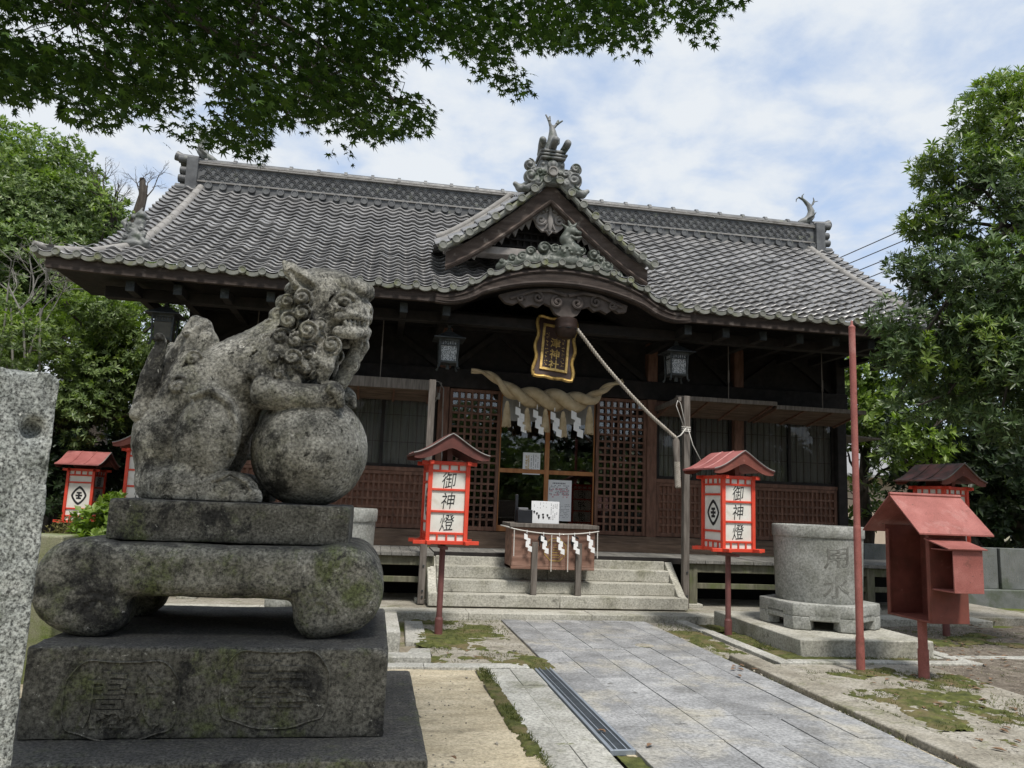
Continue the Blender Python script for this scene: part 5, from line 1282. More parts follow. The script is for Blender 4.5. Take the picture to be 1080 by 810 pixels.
def onigawara(s):
    K = 0.0141
    def p(x, y, d=0.0): return ((x-584)*K, d, (186-y)*K)
    s.box((-.20, -.06, 0.0), (.20, .14, .32), 0.03, 0.03)
    s.box((-.27, -.05, -.06), (.27, .12, .06), 0.03, 0.05)
    for z, e in ((0.33, .20), (0.385, .225), (0.44, .205)): s.box((-e, -.12, z), (e, .30, z+.04), 0.012, 0.006)
    for x, z in ((-.20, .50), (0.0, .53), (.20, .49)): s.path([(x*1.0, -.20, z+.07), (x*.8, 0.15, z)], [0.058, 0.055], 0.008)
    for x in (-.20, 0.0, .20): s.ell((x, -.21, (.50 if x else .53)+.075), (.035, .03, .035), 0.005, cut=True)
    for sg in (-1, 1):
        for x, z, r in [(.37, .22, .105), (.29, .13, .085), (.345, .03, .14), (.21, .12, .09), (.235, -.03, .09)]: s.curl((sg*x, -.04, z), r, 0.8, 0.012, 1.7, 0.32, flip=sg)
        s.path([(sg*.26, -.02, -.04), (sg*.40, -.02, -.15), (sg*.50, -.02, -.17), (sg*.58, -.02, -.11)], [0.09, 0.075, 0.06, 0.035], 0.03)
        s.path([(sg*.30, -.085, -.05), (sg*.42, -.085, -.13), (sg*.53, -.08, -.13)], 0.012, 0.01, cut=True)
        s.curl((sg*.13, -.07, .12), .05, .7, 0.01, 1.4, 0.3, flip=sg)
    s.ell((0, -.08, .24), (.085, .03, .085), 0.01); s.ell((0, -.11, .25), (.045, .02, .045), .006); s.ell((.15, -.07, .25), (.03, .02, .03), .006, mirror=False); s.ell((-.15, -.07, .25), (.03, .02, .03), .006); s.noise(16, 0.010, 2, 3)
sculpt_part('ridge_tile_mask', onigawara, (-.70, -.36, -.30), (.70, .38, .72), 0.0105, M['ornament'], dg, OC)
m = MB(); m.lathe([(0.02, 0.03), (0.05, 0.03), (0.056, 0.045), (0.078, 0.045), (0.078, -0.2)], (OC[0], OC[1]-0.10, OC[2]+0.12), 18, rot=rotx(R_(90))); m.build('round_ridge_tile', M['plaster'], dg, smooth=40)
m = MB(); b0 = (OC[0]-0.01, OC[1]+0.06, OC[2]+0.55)
B = np.array(b0)
m.tube(B+np.array([(-.02, 0, -.1), (0.0, 0, 0.05), (0.03, .02, .20), (0.02, .03, .33), (0.0, .03, .42)]), [.075, .095, .085, .055, .035], 10)
for q in ([(0, .03, .38), (-.04, .03, .50), (-.10, .03, .60)], [(-.04, .03, .50), (-.03, .03, .58)], [(0.01, .03, .36), (.09, .03, .46), (.18, .03, .53)], [(.09, .03, .46), (.11, .03, .53)]): m.tube(B+np.array(q), np.linspace(.03, .012, len(q)), 8)
for sg in (-1, 1): m.tube(B+np.array([(sg*.05, 0, .05), (sg*.12, -.02, .12), (sg*.13, -.02, .2)]), [.04, .03, .01], 8, flat=.5)
m.build('roof_fish', M['ornament'], dg, smooth=60)
CC = np.array([XC-6.24, 11.66, 4.98])
def corner_lion(s):
    s.ell((0, 0, .02), (.20, .13, .08), .03); s.ell((-.02, 0, .13), (.12, .10, .14), .04); s.path([(-.03, 0, .2), (.02, 0, .36), (-.01, 0, .44)], [.08, .075, .05], .03)
    s.ell((.03, -.02, .46), (.075, .07, .07), .02); s.path([(0, 0, .5), (.03, 0, .58)], [.03, .012], .01); s.path([(.08, 0, .45), (.13, -.01, .42)], [.035, .02], .01)
    for x, z, r in [(-.10, .30, .05), (-.08, .22, .06), (-.14, .12, .06), (.10, .16, .055), (.16, .06, .05), (-.17, .03, .05), (.06, .26, .05), (-.06, .42, .04)]: s.curl((x, -.06, z), r, .8, .012, 1.4, .35)
    s.path([(.06, -.07, .12), (.13, -.08, .04)], [.045, .035], .02); s.path([(-.1, 0, .2), (-.2, 0, .34), (-.16, 0, .42)], [.05, .035, .012], .02); s.noise(22, .016, 2, 4)
cl = sculpt_part('corner_lion', corner_lion, (-.30, -.20, -.10), (.26, .20, .66), 0.0105, M['ornament'], hall, CC)
c2 = cl.copy(); COL.objects.link(c2); c2.location = (2*(CC[0]-OFF[hall.name][0])*-1+0.0, 0, 0); c2.scale = (-1, 1, 1); c2.parent = hall
c2.location = (0, 0, 0)

# ------------------------------------------------------------------ red paper-lantern stands
def glyphs(mb, txt, size, c, ux, uz, n, mi=0, depth=0.0015, sx=1.0, bold=0.0, slant=0.0):
    V, F = text_mesh(txt, size, depth, bold)
    if not len(V): return
    ux, uz, n = np.array(ux, float), np.array(uz, float), np.array(n, float)
    X_ = V[:, 0]*sx+V[:, 1]*slant; Z_ = V[:, 1]+V[:, 0]*slant*0.6
    mb.add(np.array(c)+X_[:, None]*ux+Z_[:, None]*uz+V[:, 2][:, None]*n, F, mi)
def emblem(mb, c, r, ux, uz, n, d=0.0):
    ux, uz, n = np.array(ux, float), np.array(uz, float), np.array(n, float)
    def ring(a0, a1):
        k = 32; a = np.linspace(0, 2*math.pi, k, endpoint=False)+0.0
        sq = 1/(np.abs(np.cos(a))**1.34+np.abs(np.sin(a))**1.34)**(1/1.34)
        P = np.array(c)+(np.cos(a)*sq*0.80)[:, None]*ux*a1+(np.sin(a)*sq)[:, None]*uz*a1; Q = np.array(c)+(np.cos(a)*sq*0.80)[:, None]*ux*a0+(np.sin(a)*sq)[:, None]*uz*a0
        V = np.concatenate([P+n*0.002, Q+n*0.002]); mb.add(V, [(i, (i+1) % k, (i+1) % k+k, i+k) for i in range(k)])
    ring(r*0.78, r*1.06)
    def bar(x0, x1, z0, z1):
        V = [np.array(c)+ux*x+uz*z+n*0.002 for x, z in ((x0, z0), (x1, z0), (x1, z1), (x0, z1))]; mb.add(V, [(0, 1, 2, 3)])
    q = r
    for z, e in ((-.30, .27), (0.0, .36), (.30, .27)): bar(-e*q, e*q, (z-.095)*q, (z+.095)*q)
    for z in (-.15, .15): bar(-.10*q, .10*q, (z-.06)*q, (z+.06)*q)
def lantern(label, loc, rz, roofmat, stripe=True):
    t = thing('lantern_stand', label, 'lantern', (0, 0, 0), 'red paper lantern stands in the shrine yard')
    m = MB(); m.cyl((0, 0, 0), (0, 0, 1.05), 0.034, 14); m.cyl((0, 0, 0), (0, 0, 0.20), 0.046, 14); m.cyl((0, 0, .20), (0, 0, .225), 0.046, 14, r2=.036)
    m.bx(-.03, .03, -.2, .2, 0.985, 1.02); m.build('post', M['pole_red'], t, smooth=40)
    a = 0.215; z0, z1 = 1.04, 1.985
    m = MB()
    for sx in (-1, 1):
        for sy in (-1, 1): m.bx(sx*a-.024, sx*a+.024, sy*a-.024, sy*a+.024, z0, z1)
    for z in (z0+.005, z1-.05):
        e = a+.16 if z < 1.5 else a+.10
        for sg in (-1, 1):
            m.bx(-e, e, sg*a-.022, sg*a+.022, z, z+.042); m.bx(sg*a-.0225, sg*a+.0225, -e, e, z+.002, z+.044)
    for sg in (-1, 1):
        for z in (1.165, 1.41, 1.655, 1.865): m.bx(-a+.024, a-.024, sg*a-.014, sg*a+.014, z-.012, z+.014)
        for z in (1.165, 1.29, 1.74, 1.865): m.bx(sg*a-.014, sg*a+.014, -a+.024, a-.024, z-.012, z+.013)
        for k in range(1, 4):
            q = -a+2*a*k/4
            for za, zb in ((1.087, 1.153), (1.879, 1.935)):
                m.bx(q-.011, q+.011, sg*a-.0125, sg*a+.0125, za, zb); m.bx(sg*a-.0125, sg*a+.0125, q-.011, q+.011, za, zb)
    m.build('frame', M['vermilion'], t, bevel=0.003, seg=1)
    m = MB()
    for sg in (-1, 1):
        for s2 in (-1, 1):
            pass
    m.bx(-a-.10, -a-.098, 0, 0.001, 1, 1.001) if False else None
    m.bx(-a+.002, a-.002, -a+.002, a-.002, z0+.03, z1-.03); m.build('paper_box', M['paper'], t)
    m = MB()
    for sg in (-1, 1):
        for ch, z in (('御', 1.76), ('神', 1.533), ('燈', 1.288)):
            glyphs(m, ch, 0.205, (0, sg*(a+.0), z), (-sg, 0, 0), (0, 0, 1), (0, sg, 0), sx=0.82, bold=-0.001, slant=0.10)
        emblem(m, (sg*(a-.001), 0, 1.515), 0.155, (0, sg, 0), (0, 0, 1), (sg, 0, 0))
    m.build('lettering', M['ink'], t)
    # flared gabled roof: profile across x, extruded along y
    n = 25; x = np.linspace(-1, 1, n); ax = np.abs(x)
    zz = 2.30-0.235*(1.45*ax**0.95-0.45*ax**2.4)-0.02*(1-np.minimum(1, ax/0.06))*0
    zz = 2.29-0.235*(ax**1.15*1.45-0.45*ax**3)
    m = MB(); W_ = 0.435
    for y0, y1, dz in ((-.37, .37, 0.0),):
        A = np.stack([x*W_, np.full(n, y0), zz], -1); B = np.stack([x*W_, np.full(n, y1), zz], -1)
        th = 0.02
        A2 = A.copy(); A2[:, 2] -= th; B2 = B.copy(); B2[:, 2] -= th
        m.grid(np.stack([A2, A, B, B2, A2]))
        for e in (0, n-1): m.add(np.array([A[e], A2[e], B2[e], B[e]]), [(0, 1, 2, 3) if e else (3, 2, 1, 0)])
    for yq in (-.12, .12):
        m.tube(np.stack([x*W_, np.full(n, yq), zz+.003], -1), .008, 5)
    rfm = m.build('roof', M[roofmat], t, smooth=40)
    m = MB()
    for sg in (-1, 1):                     # deep curved gable boards under the roof ends
        dep = 0.085+0.06*(1-ax)**2-0.05*ax**4
        A = np.stack([x*W_*.98, np.full(n, sg*.355), zz-.021], -1); B = A.copy(); B[:, 2] -= dep
        A2 = A.copy(); A2[:, 1] -= sg*.025; B2 = B.copy(); B2[:, 1] -= sg*.025
        m.grid(np.stack([A, B, B2, A2, A]) if sg < 0 else np.stack([A, A2, B2, B, A]))
    m.tube([(0, -.33, 2.20), (0, .33, 2.20)], .03, 8); m.bx(-.03, .03, -.2, .2, 1.98, 2.2)
    m.build('gable_board', M['red_roof_dark'] if roofmat == 'red_roof_dark' else M['red_rust_shade'], t, smooth=40)
    m = MB()
    m.tube(np.stack([x*W_, np.full(n, -.372), zz-.004], -1), .007, 5)
    m.build('roof_trim', M['plaster'], rfm)
    t.location = loc; t.rotation_euler = (0, 0, rz)
    return t
p = gz(462, 672, 0); lantern('red paper lantern stand left of the path, dark brown curved roof facing front', (p[0], p[1], 0), R_(4), 'red_roof_dark')
p = gz(768, 672, 0); lantern('red paper lantern stand right of the path, pinkish roof, emblem panel showing', (p[0], p[1], 0), R_(9), 'red_roof')
p = at(95, 475, 15.0); lantern('lantern stand far left behind the bushes, only its emblem side showing', (p[0], p[1], p[2]-2.31), R_(84), 'red_roof')
p = at(157, 452, 13.0); lantern('red lantern stand mostly hidden behind the lion, one roof tip showing', (p[0], p[1], p[2]-2.31), R_(8), 'red_roof')
p = at(992, 520, 9.6); lantern('red lantern stand with mossy roof rising behind the red steel cabinet', (p[0], p[1], 0), R_(14), 'red_roof_moss')

# ------------------------------------------------------------------ red pole, red steel cabinet
p = gz(908, 712, 0)
t = thing('flag_pole', 'tall slim red steel pole standing beside the path', 'pole', (p[0], p[1], 0))
m = MB(); m.cyl((p[0], p[1], 0), (p[0], p[1], 1.42), 0.037, 16); m.cyl((p[0], p[1], 1.42), (p[0], p[1], 1.45), .037, 16, r2=.033); m.cyl((p[0], p[1], 1.45), (p[0], p[1], 3.48), 0.033, 16)
m.cyl((p[0], p[1], 0.0), (p[0], p[1], .36), 0.042, 16); m.build('shaft', M['red_metal'], t, smooth=40)
m = MB(); m.lathe([(.034, 3.48), (.036, 3.50), (.02, 3.515), (.012, 3.53), (.012, 3.56), (.003, 3.57)], (p[0], p[1], 0), 14); m.build('finial', M['red_metal'], t, smooth=50)

Nn = at(983, 658, 6.78); x0, y0, zb = Nn
d_ = ray(936, 645); y1 = CAM[1]+d_[1]*(x0/d_[0])
x1 = x0+0.40; ze = at(983, 560, 6.78)[2]
box = thing('red_cabinet', 'open red steel cabinet with gabled roof on a single post', 'cabinet', (x0, (y0+y1)/2, 0))
pp = gz(979, 722, 0)
m = MB(); m.cyl((pp[0]+.05, pp[1]+.12, 0), (pp[0]+.05, pp[1]+.12, zb), .043, 16); m.cyl((pp[0]+.05, pp[1]+.12, 0), (pp[0]+.05, pp[1]+.12, .30), .05, 16); m.build('post', M['red_metal'], box, smooth=40)
m = MB(); T = .012
m.bx(x0, x1, y1-T, y1, zb, ze+.04); m.bx(x1-T, x1, y0+T, y1-T, zb, ze+.04); m.bx(x0, x1, y0, y0+T, zb, ze+.04)
m.bx(x0-.01, x1, y0+T, y1-T, zb-.0, zb+.018); m.bx(x0+.0, x0+.02, y0+.012, y0+.05, zb+.018, ze); m.bx(x0+.001, x0+.02, y1-.05, y1-.012, zb+.018, ze)
m.bx(x0+.14, x0+.152, y0+.17, y0+.19, zb+.018, ze+.02); m.bx(x0+.14, x1-.012, y0+.18, y0+.19, zb+.018, ze+.02)
m.build('body', M['red_rust_shade'], box, bevel=0.003, seg=1)  # whole body wears the red with the interior shade in its colour
# roof: ridge runs along x; slopes fall to the front and to the rear
ra, rb_ = x0-.17, x0+.62
rid = at(934, 521, (y0+y1)/2+.02); yr = (y0+y1)/2; zr = rid[2]
m = MB()
for ya, yb_ in ((y0-.10, yr), (y1+.12, yr)):
    zl = ze-.02
    A = np.array([(ra, ya, zl), (rb_, ya, zl), (rb_, yb_, zr), (ra, yb_, zr)]); m.add(np.concatenate([A, A-np.array([0, 0, .014])]), [(0, 1, 2, 3), (7, 6, 5, 4), (0, 4, 5, 1), (1, 5, 6, 2), (2, 6, 7, 3), (3, 7, 4, 0)] if ya < yr else [(3, 2, 1, 0), (4, 5, 6, 7), (1, 5, 4, 0), (2, 6, 5, 1), (3, 7, 6, 2), (0, 4, 7, 3)])
m.tube([(ra, yr, zr+.004), (rb_, yr, zr+.004)], .018, 8)
m.build('roof', M['red_metal'], box)
# side locker with its own flap, on the front face
dpt = None
dd = ray(1007, 626); yq = CAM[1]+dd[1]*((x0+.015)/dd[0]); zq = CAM[2]+dd[2]*((x0+.015)/dd[0])
zt = at(1007, 580, yq)[2]; lx0, lx1 = x0+.015, x0+.32
m = MB(); m.bx(lx0, lx1, yq, yq+.012, zq, zt); m.bx(lx1-.012, lx1, yq+.012, y0-.002, zq, zt); m.bx(lx0, lx1-.012, yq+.012, y0-.002, zq, zq+.012); m.bx(lx0, lx1-.012, yq+.012, y0-.002, zt-.012, zt-.001)
m.build('locker', M['red_metal'], box, bevel=.002, seg=1)
m = MB(); m.beam(((lx0+lx1)/2-.02, yq-.03, zt+.006), ((lx0+lx1)/2-.02, y0-.003, zt+.085), lx1-lx0+.10, .010); m.build('locker_flap', M['red_metal'], box)

# ------------------------------------------------------------------ water basins
def basin(label, c, z, letters):
    t = thing('stone_basin', label, 'basin', (c[0], c[1], z))
    m = MB(); pr = [(.495, .30), (.505, .33), (.518, .75), (.528, 1.06), (.540, 1.065), (.545, 1.08), (.545, 1.19), (.535, 1.205), (.47, 1.205), (.46, 1.19), (.455, 0.85)]
    m.lathe(pr, (c[0], c[1], z), 72); bd = m.build('bowl', M['tubstone'], t, smooth=35)
    m = MB()
    hx = [(c[0]+.70*math.cos(R_(-85+60*k)), c[1]+.70*math.sin(R_(-85+60*k))) for k in range(6)]
    m.prism([(c[0]+(x-c[0])*.96, c[1]+(y-c[1])*.96) for x, y in hx], z+.15, z+.298, 'xy')
    # feet at the six corners leave the arches open
    for k in range(6):
        a_, b_, c_ = np.array(hx[k-1]), np.array(hx[k]), np.array(hx[(k+1) % 6])
        q = [b_, b_+(c_-b_)*.27, b_+(c_-b_)*.24+(np.array(c[:2])-b_)*.22, b_+(np.array(c[:2])-b_)*.36, b_+(a_-b_)*.24+(np.array(c[:2])-b_)*.22, b_+(a_-b_)*.27]
        m.prism([tuple(v) for v in q], z, z+.152, 'xy')
        for f in (.27, .73):
            s0 = a_+(b_-a_)*f; mid = a_+(b_-a_)*.5
        m.prism([tuple(a_+(b_-a_)*.25), tuple(a_+(b_-a_)*.75), tuple(a_+(b_-a_)*.72+(np.array(c[:2])-b_)*.1), tuple(a_+(b_-a_)*.28+(np.array(c[:2])-a_)*.1)], z+.105, z+.2, 'xy')
    m.prism(hx, z+.15, z+.30, 'xy') if False else None
    hx2 = [(c[0]+(x-c[0])*1.0, c[1]+(y-c[1])*1.0) for x, y in hx]; m.prism(hx2, z+.151, z+.299, 'xy')
    m.build('foot_ring', M['tubstone'], t, bevel=.012)
    m = MB(); m.lathe([(.3, z+.0), (.45, z+.01), (.45, z+.14)], (c[0], c[1], 0), 24); m.build('foot_shadow_core', M['carved'], t) if False else None
    m = MB(); m.lathe([(.05, 1.0), (.457, 1.0), (.457, 1.004)], (c[0], c[1], z), 40); m.build('water', M['black_plastic'], t)
    if letters:
        for ch, px, py in (('用', 884, 588), ('水', 884, 619)):
            V, F = text_mesh(ch, .30, .010, .002); q = at(px, py, c[1]-.48); zc = q[2]
            a0 = math.radians(-97)
            ang = a0+V[:, 0]*1.15/.52; rr = .508+(zc-z-.34)*0.04+V[:, 2]*0.45
            Z_ = zc+V[:, 1]*.88+V[:, 0]*.12
            rr = .505+(Z_-z-.34)*(.0235/.73)+V[:, 2]*.3+.001
            mb = MB(); mb.add(np.stack([c[0]+rr*np.cos(ang), c[1]+rr*np.sin(ang), Z_], 1), F); mb.build('carved_letter', M['carved'], bd)  # letters stand proud; their groove shade is only a darker colour
    return t
o = MB(); o.bx(4.62, 5.35, 8.08, 10.3, -.05, .20); o.bx(5.354, 6.22, 8.082, 10.302, -.05, .197)
tag(o.build('basin_slab', M['stonestep'], bevel=.012), 'two-piece stone slab under the inscribed basin', 'slab')
basin('big round stone basin with carved letters on a hexagonal foot', (5.49, 9.17), .203, True)
o = MB(); o.bx(-1.25, .02, 8.2, 10.25, -.05, .20); tag(o.build('basin_slab', M['stonestep'], bevel=.012), 'stone slab under the basin behind the lion', 'slab')
basin('plain stone basin half hidden behind the lion statue', (-.50, 9.2), .203, False)
stone('moss_block', 'mossy upright stone block between the pillar and the lion', [(-2.75, 6.85), (-2.42, 6.85), (-2.42, 7.2), (-2.75, 7.2)], 0, 1.14, 'mossstone', .015)

# ------------------------------------------------------------------ hanging metal lanterns
def hang_lantern(label, p, pane, ztop):
    t = thing('hanging_lantern', label, 'lantern', (0, 0, 0), 'metal lanterns hanging under the eave')
    def sq(r0, z0, r1, z1, mb): mb.lathe([(r0*1.414, z0), (r1*1.414, z1)], (0, 0, 0), 4, ang0=math.pi/4)
    m = MB()
    m.lathe([(.235*1.414, .395), (.235*1.414, .405), (.13*1.414, .46), (.07*1.414, .51), (.03*1.414, .53)], (0, 0, 0), 4, ang0=math.pi/4); m.lathe([(.03, .53), (.045, .55), (.02, .58), (.03, .60), (.008, .63)], (0, 0, 0), 12)
    m.tube([(.045*math.cos(a), 0, .665+.045*math.sin(a)) for a in np.linspace(0, 6.283, 17)], .008, 6)
    m.build('cap', M['bronze'], t, smooth=30)
    m = MB()
    sq(.15, .36, .155, .395, m); sq(.135, .03, .14, .06, m)
    for sx in (-1, 1):
        for sy in (-1, 1): m.tube([(sx*.128, sy*.128, .06), (sx*.142, sy*.142, .37)], .014, 6); m.tube([(sx*.13, sy*.13, .05), (sx*.135, sy*.135, -.02), (sx*.155, sy*.155, -.05)], [.016, .014, .02], 6)
    for sg in (-1, 1):
        m.bx(-.13, .13, sg*.128-.008, sg*.128+.008, .29, .305); m.bx(sg*.128-.008, sg*.128+.008, -.13, .13, .291, .306)
    for k in range(-3, 4):
        for sg in (-1, 1): m.bx(k*.036-.006, k*.036+.006, sg*.132-.006, sg*.132+.006, .305, .36)
    m.cyl((0, 0, -.05), (0, 0, .03), .03, 10)
    m.build('cage', M['bronze'], t)
    m = MB(); m.lathe([(.112*1.414, .062), (.122*1.414, .36)], (0, 0, 0), 4, ang0=math.pi/4); m.build('pane', M[pane], t)
    m = MB(); m.tube([(0, 0, .70), (0, 0, ztop-p[2])], .006, 5); m.build('chain', M['wire'], t)
    t.location = p; return t
q = at(472, 386, 11.64); hang_lantern('hanging metal lantern in front of the left lattice door', tuple(q), 'lantern_glass', 4.30)
q = at(713, 399, 11.64); hang_lantern('hanging metal lantern above the right stair post', tuple(q), 'lantern_glass', 4.30)
q = at(172, 362, 11.64); hang_lantern('dark hanging lantern under the left eave corner against the trees', tuple(q), 'lantern_dim', 4.32)

# ------------------------------------------------------------------ name plaque, bell, rope
pc_ = at(585, 368, 11.42); tilt = R_(-12)
pl = thing('name_plaque', 'gilt framed shrine name plaque hanging above the doors', 'plaque', tuple(pc_))
Rp = roty(R_(6)) @ rotx(tilt)
def PL(P): return np.asarray(P, float) @ Rp.T + pc_
hw, hh = .295, .49
m = MB(); k = 60
ou = []
for a in np.linspace(0, 4, k, endpoint=False):
    s, f = int(a), a-int(a)
    cx = [(-1, -1), (1, -1), (1, 1), (-1, 1), (-1, -1)]; A, B = np.array(cx[s]), np.array(cx[s+1]); q = A+(B-A)*f
    wob = .019*math.sin(f*math.pi*5)*(1 if s % 2 else .6); nn = np.array([[0, -1], [1, 0], [0, 1], [-1, 0]])[s]
    ou.append((q[0]*hw*(1.0-.10*(q[1] < 0)*0)+nn[0]*wob, q[1]*hh+nn[1]*wob*.6))
mb = MB(); mb.prism(ou, -.02, .02, 'xz'); V = np.concatenate(mb.v); mb.v = [PL(V)]; mb.build('board', M['plaque'], pl)
o3 = [(x, -.03, z) for x, z in ou]; mb = MB(); mb.tube(PL(o3+[o3[0]]), .027, 6); mb.build('gilt_edge', M['gold'], pl, smooth=60)
mb = MB()
for a, b, c, d in ((-.215, -.175, -.38, .38), (.175, .215, -.38, .38), (-.175, .175, -.38, -.34), (-.175, .175, .34, .38)):
    q = MB().bx(a, b, -.045, -.02, c, d); mb.add(PL(np.concatenate(q.v)), q.f)
mb.build('inner_frame', M['gold'], pl, bevel=.004)
mb = MB()
for ch, z in (('津', .085), ('神', -.10), ('社', -.275)):
    V, F = text_mesh(ch, .165, .004, .002); mb.add(PL(np.stack([V[:, 0], -.028-V[:, 2], V[:, 1]+z], 1)), F)
for sx in (-.128, .128):                                # two columns of small worn gilt characters, unreadable strokes
    for k in range(9):
        for j in range(4):
            zz_ = .22-k*.062+rnd.uniform(-.018, .018); xx_ = sx+rnd.uniform(-.02, .02); l_ = rnd.uniform(.006, .014)
            q = MB().bx(xx_-l_, xx_+l_, -.026, -.021, zz_-.003, zz_+.003) if j % 2 else MB().bx(xx_-.003, xx_+.003, -.026, -.021, zz_-l_, zz_+l_)
            mb.add(PL(np.concatenate(q.v)), q.f)
mb.build('gilt_lettering', M['gold'], pl)
bc = at(597, 346, 11.05)
t = thing('shrine_bell', 'dark bronze bell hanging in front of the plaque', 'bell', tuple(bc))
m = MB(); m.lathe([(.03, .15), (.13, .145), (.165, .12), (.168, .06), (.164, .02), (.172, .0), (.164, -.02), (.160, -.08), (.13, -.14), (.06, -.165), (.01, -.167)], tuple(bc), 40); m.build('shell', M['bronze_red'], t, smooth=50)
m = MB(); m.tube([bc+np.array([.04*math.cos(a), 0, .20+.045*math.sin(a)]) for a in np.linspace(0, 6.283, 17)], .012, 6); m.tube([bc+[0, 0, .23], bc+[0, 0, .55]], .008, 5); m.build('hanger', M['bronze'], t)
m = MB(); m.tube([bc+[-.13, -.105, -.02], bc+[0, -.170, -.025], bc+[.13, -.105, -.02]], .012, 6); m.build('mouth_slit', M['black'], t)
def twisted(mb, P, R, strands=3, turns=12, n=220, rs=0.56):
    P = np.array(P, float); k = len(P); tt = np.linspace(0, 1, k); t_ = np.linspace(0, 1, n)
    # smooth through the control points
    def cr(c):
        out = np.interp(t_, tt, c)
        for _ in range(6): out[1:-1] = out[1:-1]*.5+(out[:-2]+out[2:])*.25
        for _ in range(int(n/k)*4): out[1:-1] = (out[:-2]+out[2:])*.5
        return out
    C_ = np.stack([cr(P[:, j]) for j in range(3)], 1); Rr = np.interp(t_, tt, R if not np.isscalar(R) else [R]*k)
    T = np.gradient(C_, axis=0); T /= np.linalg.norm(T, axis=1)[:, None]
    a = np.cross(T, np.array([0.03, 1.0, 0.02])); a /= np.linalg.norm(a, axis=1)[:, None]; b = np.cross(T, a)
    for q in range(strands):
        ph = t_*turns*2*math.pi+q*2*math.pi/strands
        mb.tube(C_+(a*np.cos(ph)[:, None]+b*np.sin(ph)[:, None])*(Rr*.52)[:, None], Rr*rs, 8)
    return C_
t = thing('bell_rope', 'pale twisted bell rope slanting down to the right post', 'rope', tuple(bc))
m = MB(); e0 = bc+np.array([.16, -.05, -.02]); e1 = at(713, 462, 11.12); mid = (e0+e1)/2-np.array([0, 0, .10])
twisted(m, [e0, e0+(mid-e0)*.5-np.array([0, 0, .03]), mid, mid+(e1-mid)*.5-np.array([0, 0, .03]), e1], .026, 2, 26, 460, .60)
m.build('rope', M['cord'], t, smooth=180)
e2 = at(714, 487, 11.12); e3 = at(715, 514, 11.12)
m = MB(); m.tube([e1, e1-[0, 0, .05], e2], [.03, .055, .045], 10); m.build('cloth_wrap', M['wood_grey'], t, smooth=60)
m = MB(); twisted(m, [e2, (e2+e3)/2, e3], .05, 5, 2.5, 60, .4); m.build('tassel', M['cord'], t, smooth=180)
t = thing('tie_cord', 'thin white cord tying the bell rope to the post', 'cord', tuple(e1))
m = MB(); pz = at(722, 452, 11.2); pt_ = at(715, 425, 11.2); far = at(744, 495, 11.3)
m.tube([e1, (e1+pz)/2-[0, .02, .03], pz+[0, -.06, 0]], .010, 6)
for dz in (-.03, 0, .03): m.tube([(4.60+.062*math.cos(a), 11.258+.062*math.sin(a), pz[2]+dz+.01*math.sin(a)) for a in np.linspace(0, 6.283, 20)], .010, 6)
m.tube([pz+[0, -.06, 0], pt_+[0.02, -.05, 0], pt_+[-.02, -.04, .03], pt_+[-.05, -.06, -.05], pz+[-.04, -.07, .02]], .006, 5)
m.tube([pz+[.03, -.06, 0], pz+[.1, -.08, -.25], far], .007, 5)
m.build('cord', M['white_cord'], t, smooth=180)

# ------------------------------------------------------------------ straw rope with tassels and paper streamers
SYY = 12.62
t = thing('straw_rope', 'thick twisted straw rope hung over the shrine doors', 'rope', tuple(at(580, 420, SYY)))
pts = [(497, 391), (512, 392), (526, 402), (539, 414), (556, 419), (575, 421), (592, 423), (610, 425), (625, 421), (634, 413), (643, 406), (657, 402)]
rr_ = [.038, .048, .072, .115, .150, .165, .168, .150, .105, .07, .05, .036]
m = MB(); Cc = twisted(m, [at(x, y, SYY) for x, y in pts], rr_, 2, 4.0, 300, .66); m.build('rope', M['straw'], t, smooth=180)
for x, y, l in [(535, 423, 26), (556, 430, 24), (575.5, 431, 24), (594, 434, 26), (622, 429, 28)]:
    a = at(x, y, SYY-.06); b = at(x-.4, y+l, SYY-.06); m = MB(); hgt = a[2]-b[2]
    m.lathe([(.02, 0), (.026, -.02), (.042, -.07), (.036, -.10), (.046, -.17), (.066, -hgt+.02), (.062, -hgt), (.02, -hgt+.01)], tuple(a), 20)
    for k in range(44):
        q = 6.283*k/44; m.tube([a+[.037*math.cos(q), .037*math.sin(q), -.1], a+[.05*math.cos(q), .05*math.sin(q), -.18], a+[(.068+rnd.uniform(-.01, .01))*math.cos(q), .068*math.sin(q), -hgt-rnd.uniform(-.01, .03)]], .007, 4)
    m.build('straw_tassel', M['straw'], t, smooth=50)
def streamer(c, s, y, parent=None, name='paper_streamer', flip=1):
    """zigzag folded paper, four leaves stepping down"""
    mb = MB(); x, z = 0.0, 0.0; w_, h_ = .085*s, .12*s
    mb.bx(-.006*s, .006*s, -.001, .001, 0, .08*s)
    for k in range(4):
        sh = .03*s*k*flip*0.6+(.022*s if k % 2 else -.022*s)*flip
        V = np.array([(-w_/2, 0, 0), (w_/2, 0, -.03*s), (w_/2, 0, -h_-.03*s), (-w_/2, 0, -h_)]); V = V+np.array([sh, -.008*k+(.012 if k % 2 else 0), -k*h_*.72])
        V[:, 1] += .010*np.array([1, -1, -1, 1])*(1 if k % 2 else -1)
        mb.add(np.concatenate([V, V+[0, .0015, 0]]), [(0, 1, 2, 3), (7, 6, 5, 4), (0, 4, 5, 1), (1, 5, 6, 2), (2, 6, 7, 3), (3, 7, 4, 0)])
    V = np.concatenate(mb.v)+np.array(c); mb.v = [V]
    return mb.build(name, M['shide'], parent)
for x, y, s, f in [(548, 429, 1.05, 1), (566.5, 432, 1.02, 1), (585, 434, 1.05, 1), (607, 433, 1.12, 1)]: streamer(at(x, y, SYY-.10), s, SYY-.1, t, flip=f)
